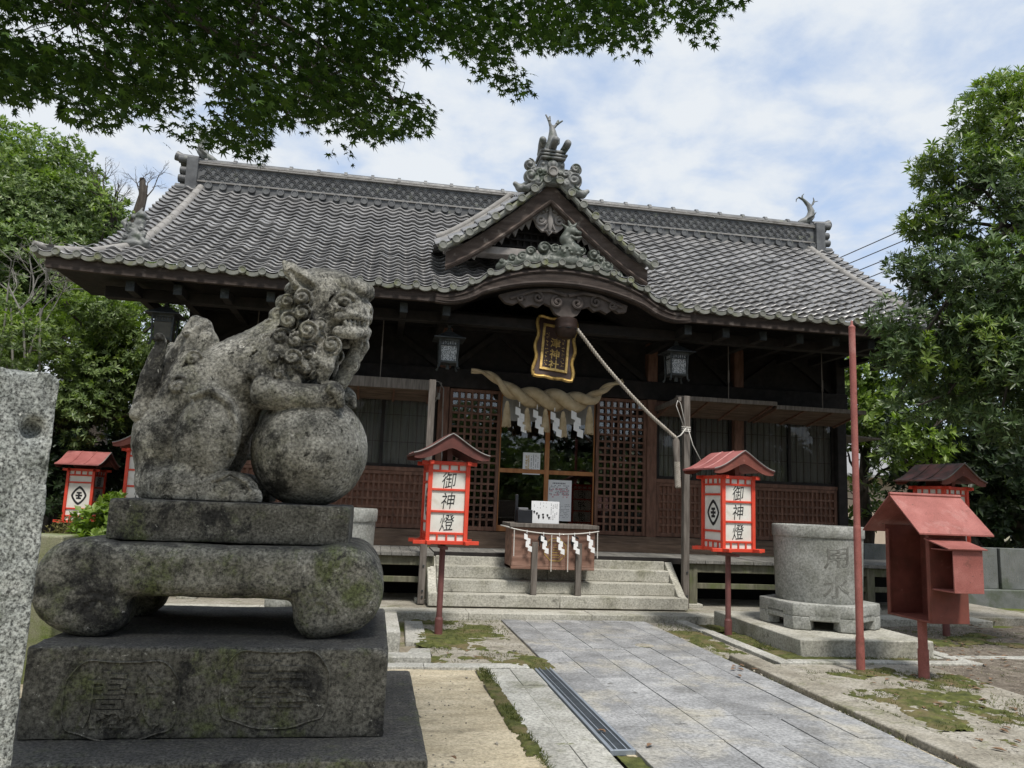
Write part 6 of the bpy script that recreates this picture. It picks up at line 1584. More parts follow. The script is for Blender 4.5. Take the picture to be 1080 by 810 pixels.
# frosted upper panes behind it
m = MB(); m.bx(2.03, 2.78, YW-.035, YW-.028, 2.90, 3.31); m.build('frosted_film', M['curtain'], hall)
m = MB(); m.bx(2.88, 3.64, YW+.016, YW+.022, 2.90, 3.31); m.build('frosted_film', M['curtain'], hall)

# ------------------------------------------------------------------ offering box with rope and streamers, things on it
bx0, bx1, by0, by1, bz0, bz1 = 1.94, 3.15, 11.06, 11.62, .62, 1.20
ob = thing('offering_box', 'wooden offering box on legs across the top steps', 'box', (2.55, 11.1, .27))
m = MB(); m.bx(bx0, bx1, by0, by0+.035, bz0+.04, bz1); m.bx(bx0, bx1, by1-.035, by1, bz0, bz1)
m.bx(bx0, bx0+.035, by0+.035, by1-.035, bz0, bz1); m.bx(bx1-.035, bx1, by0+.035, by1-.035, bz0, bz1); m.bx(bx0, bx1, by0, by1-.001, bz0, bz0+.04); m.build('body', M['wood_box'], ob, bevel=.006)
m = MB(); m.bx(bx0-.045, bx1+.045, by0-.06, by0+.05, bz1, bz1+.055); m.bx(bx0-.045, bx1+.045, by1-.05, by1+.06, bz1, bz1+.055); m.bx(bx0-.045, bx0+.05, by0+.05, by1-.05, bz1+.001, bz1+.054); m.bx(bx1-.05, bx1+.045, by0+.05, by1-.05, bz1+.001, bz1+.054)
for k in range(9): y_ = by0+.09+k*.05; m.bx(bx0+.05, bx1-.05, y_, y_+.022, bz1+.006, bz1+.036)
m.build('lid', M['wood_grey'], ob, bevel=.006)
for x in (2.27, 2.91):
    m = MB(); m.bx(x-.042, x+.042, by0-.045, by0-.003, .272, 1.0); m.build('leg', M['wood_grey'], ob, bevel=.005)
for x in (2.0, 3.1):
    m = MB(); m.bx(x-.035, x+.035, by1-.1, by1-.03, .735, bz0); m.build('leg', M['wood_grey'], ob)
m = MB(); cx, cz = 2.57, .90
for r0, r1 in ((.175, .16), (.125, .117)):
    k = 8; a = np.linspace(0, 6.283, k, endpoint=False)+math.pi/8
    V = [(cx+r*math.cos(q), by0-.004, cz+r*math.sin(q)) for r in (r0, r1) for q in a]; m.add(V, [(i, (i+1) % k, (i+1) % k+k, i+k) for i in range(k)])
for q in range(5): m.bx(cx-.06+q*.01, cx+.06-q*.01, by0-.005, by0-.003, cz-.08+q*.035, cz-.07+q*.035)
m.build('octagon_crest', M['gold'], ob)
m = MB()
for x, sg in ((2.37, 1), (2.86, -1)):
    c = (x, 1.03)
    a = np.linspace(-1.2, 2.6, 12); m.tube([(c[0]+sg*.055*math.cos(q), by0-.003, c[1]+.06*math.sin(q)) for q in a], np.linspace(.022, .008, 12), 6, flat=1)
    m.tube([(c[0]-.05, by0-.003, c[1]+.02), (c[0]+.02, by0-.003, c[1]-.03), (c[0]+.10, by0-.003, c[1]-.07)], [.012, .02, .006], 6); m.tube([(c[0]-.02, by0-.003, c[1]+.09), (c[0]-.03, by0-.003, c[1]-.08)], [.014, .01], 6)
m.build('brush_marks', M['ink'], ob)
sr = thing('streamer_rope', 'white cord with paper streamers across the offering box', 'cord', (2.55, by0-.06, 1.15))
m = MB(); xx = np.linspace(bx0-.0, bx1+.04, 30); zz_ = 1.18-.06*(1-((xx-2.57)/.64)**2); m.tube(np.stack([xx, np.full(30, by0-.065), zz_], -1), .0095, 6)
for x in (bx0+.02, 2.50, 2.74, bx1+.02):
    z = float(np.interp(x, xx, zz_)); m.tube([(x, by0-.062, z), (x+.004, by0-.06, .80 if x in (bx0+.02, bx1+.02) else .60)], .007, 5)
m.tube([(bx0, by0-.06, 1.18), (bx0-.075, by0-.02, 1.2), (bx0-.075, by1, 1.2)], .0095, 6)
m.build('cord', M['white_cord'], sr, smooth=60)
for x in (2.14, 2.38, 2.61, 2.83, 3.05): streamer((x, by0-.075, float(np.interp(x, xx, zz_))-.03), .62, 0, sr)
def lines(mb, x0, x1, z0, z1, y, n, vertical=True, seed=0, w=.004, dens=.7):
    r = random.Random(seed)
    for k in range(n):
        f = (k+.5)/n
        if vertical:
            x = x1-(x1-x0)*f; z = z1
            while z > z0+.01:
                l = r.uniform(.008, .02)
                if r.random() < dens: mb.bx(x-w*r.uniform(.7, 1.4), x+w*r.uniform(.7, 1.4), y-.0012, y, z-l, z)
                z -= l+.006
        else:
            z = z1-(z1-z0)*f; x = x0
            while x < x1-.01:
                l = r.uniform(.01, .03)
                if r.random() < dens: mb.bx(x, min(x+l, x1), y-.0012, y, z-w, z+w)
                x += l+.008
# notice board leaning on the lid
a = at(560, 549, 11.22); b = at(590, 526, 11.22)
t = thing('notice_board', 'white notice board with small drawings on the offering box', 'notice', ((a[0]+b[0])/2, 11.22, 1.256))
xa, xb, za, zb2 = a[0], b[0], 1.257, 1.257+(b[2]-a[2])*.97
m = MB(); m.bx(xa, xb, 11.21, 11.225, za, zb2); m.bx((xa+xb)/2-.03, (xa+xb)/2+.03, 11.226, 11.30, za, za+.02); m.build('board', M['notice'], t, bevel=.002, seg=1)
m = MB(); lines(m, xa+.27*(xb-xa)/.4, xb-.02, za+.05, zb2-.03, 11.21, 4, True, 3, .004, .6); lines(m, xa+.02, xa+.24, zb2-.10, zb2-.02, 11.21, 5, True, 4, .003, .35)
m.build('fine_print', M['grey_ink'], t)
m = MB()
for k, (fx, fz) in enumerate(((.10, .52), (.20, .45), (.27, .35), (.27, .28), (.42, .40), (.43, .28), (.58, .38), (.64, .27))):
    x = xa+(xb-xa)*fx; z = za+(zb2-za)*fz; m.lathe([(.012, 0), (.016, .0012)], (x, 11.2095, z), 8, rot=rotx(R_(90))); m.bx(x-.007, x+.007, 11.2085, 11.2095, z-.028, z)
m.build('little_figures', M['ink'], t)
# black donation box and stand
a = at(545, 551, 11.2); b = at(561, 533, 11.2)
t = thing('card_box', 'small black plastic box at the left of the offering box lid', 'box', (a[0]+.1, 11.2, 1.256))
m = MB(); m.bx(a[0], b[0], 11.13, 11.3, 1.257, 1.257+(b[2]-a[2])*.75); m.build('tray', M['black_plastic'], t, bevel=.006)
m = MB(); m.bx(a[0]+.02, b[0]-.06, 11.16, 11.27, 1.257+(b[2]-a[2])*.75, 1.257+(b[2]-a[2])*.86); m.build('top_papers', M['grey_ink'], t, bevel=.004)
m = MB(); m.bx(a[0]-.01, a[0]+.03, 11.305, 11.35, 1.257, 1.257+.40); m.build('upright_stand', M['black_plastic'], t, bevel=.004)
# papers stuck to the doors
def poster(label, x0, y0, x1, y1, Y, kind):
    a = at(x0, y1, Y); b = at(x1, y0, Y)
    t = thing('poster', label, 'notice', ((a[0]+b[0])/2, Y, a[2]))
    m = MB(); m.bx(a[0], b[0], Y-.003, Y, a[2], b[2]); m.build('sheet', M['notice'], t)
    w_, h_ = b[0]-a[0], b[2]-a[2]
    if kind == 1:
        m = MB(); lines(m, a[0]+.42*w_, b[0]-.02, a[2]+.03, b[2]-.03, Y-.003, 4, True, 8, .006, .7); m.build('print', M['grey_ink'], t)
        m = MB(); lines(m, a[0]+.14*w_, a[0]+.38*w_, a[2]+.05, b[2]-.05, Y-.003, 2, True, 9, .014, .9); m.build('ochre_column', M['ochre_ink'], t)
    else:
        m = MB(); lines(m, a[0]+.22*w_, b[0]-.25*w_, b[2]-.075, b[2]-.035, Y-.003, 1, False, 1, .012, .9); lines(m, a[0]+.08*w_, b[0]-.08*w_, b[2]-.36*h_, b[2]-.12*h_, Y-.003, 7, False, 2, .006, .6)
        lines(m, a[0]+.5*w_, b[0]-.06*w_, a[2]+.05, a[2]+.42*h_, Y-.003, 9, False, 5, .0035, .8); m.build('print', M['grey_ink'], t)
        m = MB(); lines(m, a[0]+.10*w_, b[0]-.10*w_, b[2]-.44*h_, b[2]-.20*h_, Y-.0045, 5, False, 3, .010, .5); m.build('rose_table', M['rose_ink'], t)
    return t
poster('small white sheet with an ochre column on the left door pane', 551, 478, 570, 500, YW-.030, 1)
poster('large white timetable sheet on the right door pane', 576, 507, 603, 549, YW-.01, 2)

# ------------------------------------------------------------------ cables, fences, far house, power lines
t = thing('cable', 'thin grey cable hanging beside the left lattice door', 'cable', tuple(at(466, 410, 12.8)))
m = MB(); m.tube([at(464, 404, 12.85), at(468, 410, 12.84), at(467, 430, 12.83), at(466, 480, 12.82), at(467, 500, 12.82)], .010, 6); m.tube([at(455, 404, 11.3), at(461, 402, 11.8), at(466, 404, 12.4), at(463, 415, 12.5), at(459, 424, 12.5)], .006, 5)
m.bx(*sum([[at(462, 418, 12.85)[0]-.03, at(462, 418, 12.85)[0]+.03], [12.82, 12.86], [at(462, 418, 12.85)[2]-.05, at(462, 418, 12.85)[2]+.05]], [])); m.build('wire', M['plaster'], t)
for k, (ya, yb) in enumerate(((291, 238), (300, 250), (311, 262), (323, 274))):
    A, B = at(840, ya, 34), at(960, yb, 30); d = (B-A)
    P0, P1 = A-d*2.2, B+d*2.4; n = 24; tt = np.linspace(0, 1, n)[:, None]; W = P0+(P1-P0)*tt-np.array([0, 0, 1.0])*(.5*4*tt*(1-tt))
    W = W+np.array([0, 0, .45])
    o = MB().tube(W, .024, 5).build('power_line', M['wire'])
    tag(o, ['uppermost of the four power lines in the sky', 'second power line from the top', 'third power line from the top', 'lowest of the four power lines in the sky'][k], 'cable', 'power lines behind the right eave')
# stone tablets at the right
for k in range(5):
    x = 8.75+k*.93
    m = MB(); m.bx(x, x+.90, 13.1+.02*k-.06*(k % 2), 13.25, .30, 1.05)
    tb = thing('stone_tablet', ['inscribed grey stone tablet nearest the hall', 'inscribed grey stone tablet second from the hall', 'inscribed grey stone tablet behind the red cabinet', 'inscribed grey stone tablet near the right frame edge', 'outermost inscribed grey stone tablet of the right fence'][k], 'tablet', (x+.45, 13.2, .3), 'row of stone tablets at the right')
    m.build('slab', M['fencestone'], tb, bevel=.012)
    m = MB(); lines(m, x+.06, x+.84, .42, .98, 13.1+.02*k-.06*(k % 2), 15, True, 40+k, .006, .75); m.build('engraving', M['carved'], tb)
m = MB(); m.bx(8.7, 13.6, 12.95, 13.4, -.1, .30); tag(m.build('tablet_base', M['fencestone'], bevel=.015), 'low stone plinth carrying the tablets', 'base')
# dark board fence at the left
t = thing('board_fence', 'dark board fence behind the left lantern stand', 'fence', (-4.6, 15.6, 0))
m = MB(); x = -9.0
while x < -3.4: m.bx(x, x+.17, 15.6, 15.62, .05, 1.35+rnd.uniform(-.01, .01)); x += .18
m.build('boards', M['wood_dark'], t)
m = MB(); m.bx(-9, -3.4, 15.57, 15.6, 1.22, 1.30); m.bx(-9, -3.4, 15.57, 15.6, .35, .43); m.build('rail', M['wood_dark'], t)
# small house beyond the trees at the right
hc = at(915, 500, 27)
t = thing('far_house', 'small beige house with grey roof beyond the trees', 'house', (hc[0], 27, 0))
hx_ = hc[0]
m = MB(); m.bx(hx_-1.6, hx_+3.6, 26, 31, 0, at(915, 497, 26)[2]-.15); m.build('wall', M['house_wall'], t)
m = MB(); ze_ = at(915, 497, 26)[2]-.15; zr_ = ze_+1.5
m.prism([(25.4, ze_-.1), (28.5, zr_), (31.6, ze_-.1), (31.6, ze_), (28.5, zr_+.12), (25.4, ze_)], hx_-2.0, hx_+4.0, 'yz'); m.build('roof', M['house_roof'], t)
m = MB(); m.bx(hx_+.3, hx_+1.3, 25.98, 26.0, 1.0, 2.0); m.build('window', M['black_plastic'], t)
# ------------------------------------------------------------------ foliage
def unit(v): return v/(np.linalg.norm(v, axis=-1, keepdims=True)+1e-9)
def blade_mesh(C, D, Nn_, Ln, Wd, fold=0.25, droop=0.15):
    """lance-shaped leaves: base C, direction D, facing Nn_, lengths, widths -> quads (two per leaf)"""
    k = len(C); S = unit(np.cross(D, Nn_)); Nn_ = np.cross(S, D)
    Ln = Ln[:, None]; Wd = Wd[:, None]
    base = C; tip = C+D*Ln-Nn_*Ln*droop; mid = C+D*Ln*.52-Nn_*Wd*fold
    l = C+D*Ln*.48+S*Wd*.5; r = C+D*Ln*.48-S*Wd*.5
    V = np.stack([base, mid, tip, l, r], 1).reshape(-1, 3)
    i = (np.arange(k)*5)[:, None]
    F = np.concatenate([i+np.array([[0, 1, 2, 3]]), i+np.array([[0, 4, 2, 1]])], 1).reshape(-1, 4)
    return V, F
def whorls(P, A, n, ln, spread=(0.5, 1.2), wr=0.28, jit=0.25):
    """rosettes of n leaves round the twig ends P, twig directions A"""
    k = len(P); A = unit(A)
    ref = np.where(np.abs(A[:, 2:3]) < 0.9, np.array([[0, 0, 1.0]]), np.array([[1.0, 0, 0]]))
    U1 = unit(np.cross(A, ref)); U2 = np.cross(A, U1)
    ph = rng.uniform(0, 6.28, (k, 1))+np.arange(n)[None]*6.283/n*1.0+rng.normal(size=(k, n))*jit
    el = rng.uniform(*spread, size=(k, n))
    R1 = U1[:, None]*np.cos(ph)[..., None]+U2[:, None]*np.sin(ph)[..., None]
    D = unit(R1*np.sin(el)[..., None]+A[:, None]*np.cos(el)[..., None]); Nv = unit(A[:, None]*np.sin(el)[..., None]-R1*np.cos(el)[..., None])
    L_ = ln*rng.uniform(.65, 1.15, (k, n))*(0.55+0.75*rng.random((k, 1)))
    C = np.repeat(P[:, None], n, 1)+A[:, None]*rng.uniform(-.03, .03, (k, n, 1))
    return blade_mesh(C.reshape(-1, 3), D.reshape(-1, 3), Nv.reshape(-1, 3), L_.ravel(), (L_*wr).ravel())
def lump_points(lumps, per_area, inner=0.35):
    """twig ends scattered through the outer part of rounded lumps"""
    Ps, As = [], []
    for c, r in lumps:
        c = np.array(c, float); r = np.array([r, r, r*.8]) if np.isscalar(r) else np.array(r, float)
        k = int(per_area*4*math.pi*(r.prod())**(2/3)); 
        d = unit(rng.normal(size=(k, 3))); rad = 1-np.abs(rng.normal(size=(k, 1)))*inner*.6
        rad = np.clip(rad, .15, 1.0)
        wob = 0.80+0.42*fbm(c+d*r, 1.6/max(.4, r.mean()), 3, 2)[:, None]
        Ps.append(c+d*r*rad*wob); As.append(unit(d*.8+np.array([0, 0, .55])+rng.normal(size=(k, 3))*.35))
    return np.concatenate(Ps), np.concatenate(As)
def crown(parent, lumps, per_area, n, ln, mats, wr=.28, inner=.35, spread=(.5, 1.2), mixp=(1.0,), name='foliage', prune=0.0):
    P, A = lump_points(lumps, per_area, inner)
    if prune:
        keep = fbm(P, 1.9, 3, 9) > prune; P, A = P[keep], A[keep]
    V, F = whorls(P, A, n, ln, spread, wr)
    nl = len(V)//5
    mi = None
    if len(mats) > 1:
        prob = fbm(P, .9, 2, 5)+rng.normal(size=len(P))*.12+.12*(P[:, 2]-P[:, 2].mean())/max(.5, P[:, 2].std())
        thr = np.quantile(prob, mixp[0]); w_ = (prob > thr).astype(int); mi = np.repeat(np.repeat(w_, n), 2)
    return fast_mesh(name, V, F, mats, parent, mi)
def limbs(parent, trunk_pts, radii, targets, mat='bark', rb=.05, name='trunk', twig=.012, bend=.25):
    m = MB(); m.tube(np.array(trunk_pts), radii, 12); m.build(name, M[mat], parent, smooth=180)
    m = MB(); T = np.array(trunk_pts, float)
    for c in targets:
        c = np.array(c, float); k = rnd.randrange(max(1, len(T)//2), len(T)); s = T[k]
        q = [s]; n = 6
        for i in range(1, n+1):
            f = i/n; q.append(s+(c-s)*f+np.array([0, 0, bend*math.sin(f*3.14)])*np.linalg.norm(c-s)*.3+rng.normal(size=3)*.05*np.linalg.norm(c-s)*(1-f))
        m.tube(q, np.linspace(rb, twig, n+1), 6)
        for _ in range(4):
            i = rnd.randrange(2, n); e = q[i]+unit(rng.normal(size=3)+unit(c-s))*rnd.uniform(.25, .55); m.tube([q[i], (q[i]+e)/2+rng.normal(size=3)*.05, e], [twig*1.4, twig, twig*.4], 5)
    m.build('branch', M[mat], parent, smooth=180)
def T_(name, label, base, group=None): return thing(name, label, 'tree', tuple(base), group)

# right evergreen, leaning into the picture from beyond the right edge
RL = [((1055, 118, 9.0), .62), ((1085, 150, 9.0), .9), ((1010, 178, 9.0), .55), ((982, 176, 9.0), .28), ((1050, 215, 8.9), .85), ((1100, 240, 8.8), 1.2), ((990, 232, 9.0), .42), ((965, 240, 9.0), .22), ((985, 288, 8.9), .55),
      ((960, 292, 8.9), .30), ((1035, 300, 8.7), .9), ((1100, 350, 8.6), 1.2), ((950, 335, 8.8), .38), ((975, 352, 8.7), .5), ((1020, 372, 8.6), .75), ((1075, 405, 8.3), .75), ((958, 378, 8.7), .40), ((1000, 415, 8.6), .42), ((945, 420, 8.8), .22), ((1055, 440, 8.3), .45), ((968, 428, 8.7), .25), ((1130, 430, 8.2), .8), ((1065, 95, 9.1), .35)]
RL = [(ap(*c), r) for c, r in RL]
tr = T_('evergreen_tree', 'broad evergreen tree with glossy leaf rosettes at the right edge', (10.6, 9.6, 0))
crown(tr, RL, 86, 9, .115, [M['leaf_right'], M['leaf_young']], .26, .42, (.55, 1.25), (.80,), prune=.385)
limbs(tr, [(10.6, 9.6, -.1), (10.5, 9.5, 1.4), (10.3, 9.3, 2.6), (10.1, 9.2, 3.8), (9.9, 9.2, 5.2), (9.7, 9.1, 6.4)], [.26, .22, .19, .16, .12, .07], [c for c, r in RL], rb=.06)
# trees beyond the hall at the right
def back_tree(name, label, base, lumps, per, n, ln, mats, mixp=(.8,), group=None, trunk=True, wr=.4, inner=.5):
    t = T_(name, label, base, group); crown(t, lumps, per, n, ln, mats, wr, inner, (.5, 1.4), mixp, prune=.44)
    if trunk:
        b = np.array(base, float); top = np.mean([c for c, r in lumps], 0)
        limbs(t, [b, b+(top-b)*.3+[.1, 0, 0], b+(top-b)*.6-[.1, 0, 0], top], [.22, .17, .13, .06], [c for c, r in lumps], rb=.05)
    return t
back_tree('leafy_tree', 'sunlit pale green tree just beyond the right hall corner', (11.6, 17.5, 0), [(ap(895, 400, 18), 1.1), (ap(925, 395, 18.5), 1.3), (ap(905, 440, 18), .9), (ap(945, 440, 17), 1.1), (ap(900, 530, 18), .8), (ap(960, 480, 17), .9), (ap(890, 470, 18.5), .7)], 30, 7, .2, [M['leaf_left'], M['leaf_bright']], (.55,))
back_tree('leafy_tree', 'tall dark tree behind the right evergreen', (14.6, 15.5, 0), [(ap(1000, 450, 15), 1.3), (ap(1060, 440, 15), 1.6), (ap(1020, 505, 15), 1.2), (ap(1075, 515, 15), 1.5), (ap(965, 500, 15.5), .9), (ap(1110, 480, 14), 1.6), (ap(1030, 380, 16), 1.6), (ap(1100, 330, 16), 2.0), (ap(1050, 550, 15), 1.0), (ap(985, 545, 15.5), .7)], 26, 7, .2, [M['leaf_dark'], M['leaf_left']], (.72,))
back_tree('leafy_tree', 'yellow-green shrubby tree between the hall and the dark tree', (12.9, 15.0, 0), [(ap(968, 455, 14.6), .7), (ap(1000, 440, 14.4), .6), (ap(985, 470, 14.4), .55), (ap(945, 480, 14.8), .5)], 34, 7, .15, [M['leaf_bright'], M['leaf_left']], (.5,))

# left: big tree, rounder tree, low shrubs
BL = [((18, 196, 21), 2.1), ((72, 222, 21), 1.1), ((-40, 230, 20), 2.6), ((60, 250, 20), 2.0), ((104, 255, 21), 1.0), ((20, 310, 19), 2.0), ((150, 262, 22), 1.0), ((100, 300, 20), 1.7), ((-60, 330, 19), 2.4), ((40, 178, 21.5), .9), ((0, 185, 21.5), 1.3)]
BL = [(ap(*c), r) for c, r in BL]+[(ap(rnd.uniform(-40, 118), rnd.uniform(140, 320), rnd.uniform(19.5, 21)), rnd.uniform(.4, .8)) for k in range(16)]
back_tree('broadleaf_tree', 'tall spreading tree at the far left under the maple', (-9.5, 20, 0), BL, 84, 8, .125, [M['leaf_left'], M['leaf_bright']], (.80,), wr=.42, inner=.4)
CL_ = [((95, 350, 16), 1.2), ((140, 345, 16.5), 1.1), ((165, 380, 16.5), 1.1), ((110, 400, 16), 1.2), ((65, 400, 15.5), 1.0), ((160, 430, 16.5), .9), ((30, 370, 15), 1.1), ((190, 350, 17), .9), ((85, 440, 15.5), .9), ((15, 430, 15), 1.0), ((205, 400, 17), .9)]
CL_ = [(ap(*c), r*.85) for c, r in CL_]+[(ap(rnd.uniform(0, 200), rnd.uniform(315, 450), rnd.uniform(15.2, 16.6)), rnd.uniform(.3, .6)) for k in range(22)]
back_tree('broadleaf_tree', 'dense rounded green tree behind the lion statue', (-7.4, 16.5, 0), CL_, 84, 9, .105, [M['leaf_left'], M['leaf_bright']], (.70,), wr=.32, inner=.4)
DK = [(ap(100, 490, 17), 1.3), (ap(150, 500, 17), 1.2), (ap(50, 500, 16.5), 1.5), (ap(200, 470, 18), 1.3), (ap(10, 520, 16), 1.4)]
back_tree('broadleaf_tree', 'shaded dark undergrowth tree behind the left lantern stand', (-7.9, 17.6, 0), DK, 26, 8, .18, [M['leaf_dark']], wr=.4)
sn = T_('dead_tree', 'bare broken snag rising beside the left roof end', (-6.2, 19.5, 0))
m = MB(); a = ap(120, 262, 19.5); b = ap(143, 235, 19.5); c = ap(151, 206, 19.5); d = ap(150, 188, 19.5)
m.tube([np.array((-6.2, 19.5, 0)), ap(105, 320, 19.5), a, b, c, d], [.24, .2, .17, .14, .10, .06], 10); m.tube([c, ap(155, 196, 19.5)], [.07, .03], 8); m.build('trunk', M['bark'], sn, smooth=60)
m = MB()
def twigs(mb, base, dirv, length, r, depth, spread=.5):
    base = np.array(base, float); e = base+unit(np.array(dirv, float))*length
    mb.tube([base, (base+e)/2+rng.normal(size=3)*length*.06, e], [r, r*.8, r*.6], 5)
    if depth:
        for _ in range(3 if depth > 1 else 2): twigs(mb, base+(e-base)*rnd.uniform(.45, 1), unit(np.array(dirv, float))+rng.normal(size=3)*spread, length*.62, r*.55, depth-1, spread)
for bx_, by_ in ((118, 215), (105, 235), (130, 225), (140, 215)): twigs(m, ap(bx_, by_+25, 19.5), (rnd.uniform(-.5, .5), 0, 1), .9, .03, 4, .45)
m.build('twig', M['bark'], sn)
sh = thing('bare_shrub', 'pale leafless twigs in front of the left trees', 'shrub', tuple(ap(25, 330, 15.0)*[1, 1, 0]))
m = MB()
for k in range(9): twigs(m, ap(rnd.uniform(-10, 50), rnd.uniform(305, 345), 15), (rnd.uniform(-.6, .9), rnd.uniform(-.3, .3), rnd.uniform(.3, 1)), .75, .016, 3, .5)
b0 = ap(25, 330, 15.0)
for k in range(5): m.tube([(b0[0]+rnd.uniform(-.3, .3), 15, 0), (b0[0]+rnd.uniform(-.6, .6), 15, 1.8), ap(rnd.uniform(0, 50), 325, 15)], [.04, .03, .016], 6)
m.build('twig', M['bark_pale'], sh)
bu = thing('bush', 'bright green leafy bush beside the left lantern stand', 'bush', tuple(ap(115, 560, 8.2)*[1, 1, 0]))
crown(bu, [(ap(108, 552, 8.3), .24), (ap(122, 540, 8.4), .20), (ap(100, 575, 8.2), .28), (ap(130, 560, 8.4), .25), (ap(112, 600, 8.2), .4)], 150, 6, .085, [M['leaf_bright']], .55, .5)
m = MB(); q = ap(112, 600, 8.2); [m.tube([(q[0], 8.2, 0), (q[0]+rnd.uniform(-.1, .1), 8.2, .6), ap(100+k*7, 560, 8.3)], [.014, .01, .005], 5) for k in range(5)]; m.build('stem', M['bark'], bu)
bu = thing('bush', 'brownish olive clipped bush above the mossy stone block', 'bush', tuple(ap(85, 570, 8.6)*[1, 1, 0]))
crown(bu, [(ap(82, 565, 8.6), .26), (ap(65, 572, 8.5), .24), (ap(97, 572, 8.6), .22), (ap(80, 600, 8.5), .42)], 260, 5, .04, [M['leaf_olive']], .4, .5)
m = MB(); q = ap(80, 600, 8.5); [m.tube([(q[0]+k*.05, 8.5, 0), (q[0]+k*.08, 8.5, .7)], [.014, .008], 5) for k in range(-2, 3)]; m.build('stem', M['bark'], bu)

# maple: leaves of seven lobes in level sprays, over and in front of the camera
ang = np.array([-128, -82, -40, 0, 40, 82, 128])*math.pi/180; tipr = np.array([.50, .78, .95, 1.08, .95, .78, .50])
pts = []
for k in range(7):
    pts.append((tipr[k]*math.cos(ang[k]), tipr[k]*math.sin(ang[k])))
    if k < 6: a = (ang[k]+ang[k+1])/2; pts.append((.34*math.cos(a), .34*math.sin(a)))
rim = [(-.10, 0.0)]+pts
LEAF = np.array([(0.05, 0)]+rim); nr_ = len(rim)
LF = np.array([(0, 1+i, 1+(i+1) % nr_) for i in range(nr_)])
mp_ = thing('maple_tree', 'japanese maple spreading its fingered leaves over the top of the view', 'tree', (-3.3, 0.4, 0))
outline = [(-260, 150), (-60, 110), (0, 118), (30, 130), (55, 108), (85, 130), (105, 158), (130, 150), (160, 128), (190, 150), (205, 160), (235, 170), (262, 178), (285, 186), (302, 150), (325, 140), (340, 170), (352, 186), (385, 180), (372, 152), (405, 160), (440, 158), (468, 152), (462, 128), (425, 108), (428, 82), (470, 60), (500, 70), (520, 92), (545, 118), (568, 118), (572, 100), (545, 75), (552, 62), (600, 70), (645, 62), (662, 66), (690, 74), (696, 50), (715, 22), (735, 45), (752, 58), (765, 55), (758, 28), (780, 25), (803, 14), (800, -40), (900, -150), (900, -520), (-260, -520)]
OX = np.array(outline, float)
def inpoly(x, y):
    r = np.zeros(len(x), bool); j = len(OX)-1
    for i in range(len(OX)):
        c = ((OX[i, 1] > y) != (OX[j, 1] > y)) & (x < (OX[j, 0]-OX[i, 0])*(y-OX[i, 1])/(OX[j, 1]-OX[i, 1]+1e-9)+OX[i, 0]); r ^= c; j = i
    return r
px = np.concatenate([rng.uniform(-260, 860, 1500), rng.uniform(-40, 820, 7600)]); py = np.concatenate([rng.uniform(-500, -20, 1500), rng.uniform(-40, 186, 7600)])
gap_ = fbm(np.stack([px/60, py/42, 0*px], 1), 1.0, 4, 6)
ok = inpoly(px, py+6) & ((gap_ > .485-.0007*(190-py)) | (py < -30)); px, py = px[ok], py[ok]
dep = rng.uniform(2.7, 4.6, len(px))
# the canopy is thinner at its rim: fewer sprays close to the outline
dd_ = np.min(np.hypot(px[:, None]-OX[None, :, 0], py[:, None]-OX[None, :, 1]), 1)
S0 = np.array([ap(a, b, c) for a, b, c in zip(px, py, dep)])
Lc, Ld, Ln_ = [], [], []
SP = []
for q, s in enumerate(S0):
    dirs = unit(np.array([s[0]+3.3, (s[1]-.4)*.9, 0])+rng.normal(size=3)*[1.0, 1.0, .1]); dirs[2] = rnd.uniform(-.35, .05)
    dirs = unit(dirs); side = unit(np.cross(dirs, [0, 0, 1.0])); n = 5 if dd_[q] > 25 else 3
    ln = .16
    SP.append((s-dirs*ln*.9, s))
    for k in range(n):
        f = (k//2)*.34; sg = 1 if k % 2 else -1
        c = s-dirs*ln*(.9-f*1.3)+side*sg*.03*(k < n-1)
        d = unit(dirs*.8+side*sg*.8*(k < n-1)+rng.normal(size=3)*.22+np.array([0, 0, -.25]))
        Lc.append(c+d*.03); Ld.append(d); Ln_.append(unit(np.array([0, -.18, 1.0])+rng.normal(size=3)*.42))
Lc, Ld, Ln_ = np.array(Lc), np.array(Ld), np.array(Ln_)
Sd = unit(np.cross(Ln_, Ld)); Nn2 = np.cross(Ld, Sd)
sz = rng.uniform(.023, .040, len(Lc))
V = Lc[:, None]+(LEAF[None, :, 0, None]*Ld[:, None]+LEAF[None, :, 1, None]*Sd[:, None]-(LEAF[None, :, 0, None]**2+LEAF[None, :, 1, None]**2)*.16*Nn2[:, None])*sz[:, None, None]
F = (np.arange(len(Lc))*(nr_+1))[:, None, None]+LF[None]
fast_mesh('foliage', V.reshape(-1, 3), F.reshape(-1, 3), M['leaf_maple'], mp_)
m = MB()
tk = [(-3.3, .4, -.1), (-3.2, .5, 1.0), (-3.0, .7, 2.0), (-2.7, 1.0, 2.9), (-2.3, 1.4, 3.6)]
m.tube(tk, [.20, .16, .14, .11, .08], 12); m.build('trunk', M['bark'], mp_, smooth=180)
m = MB(); LB = []
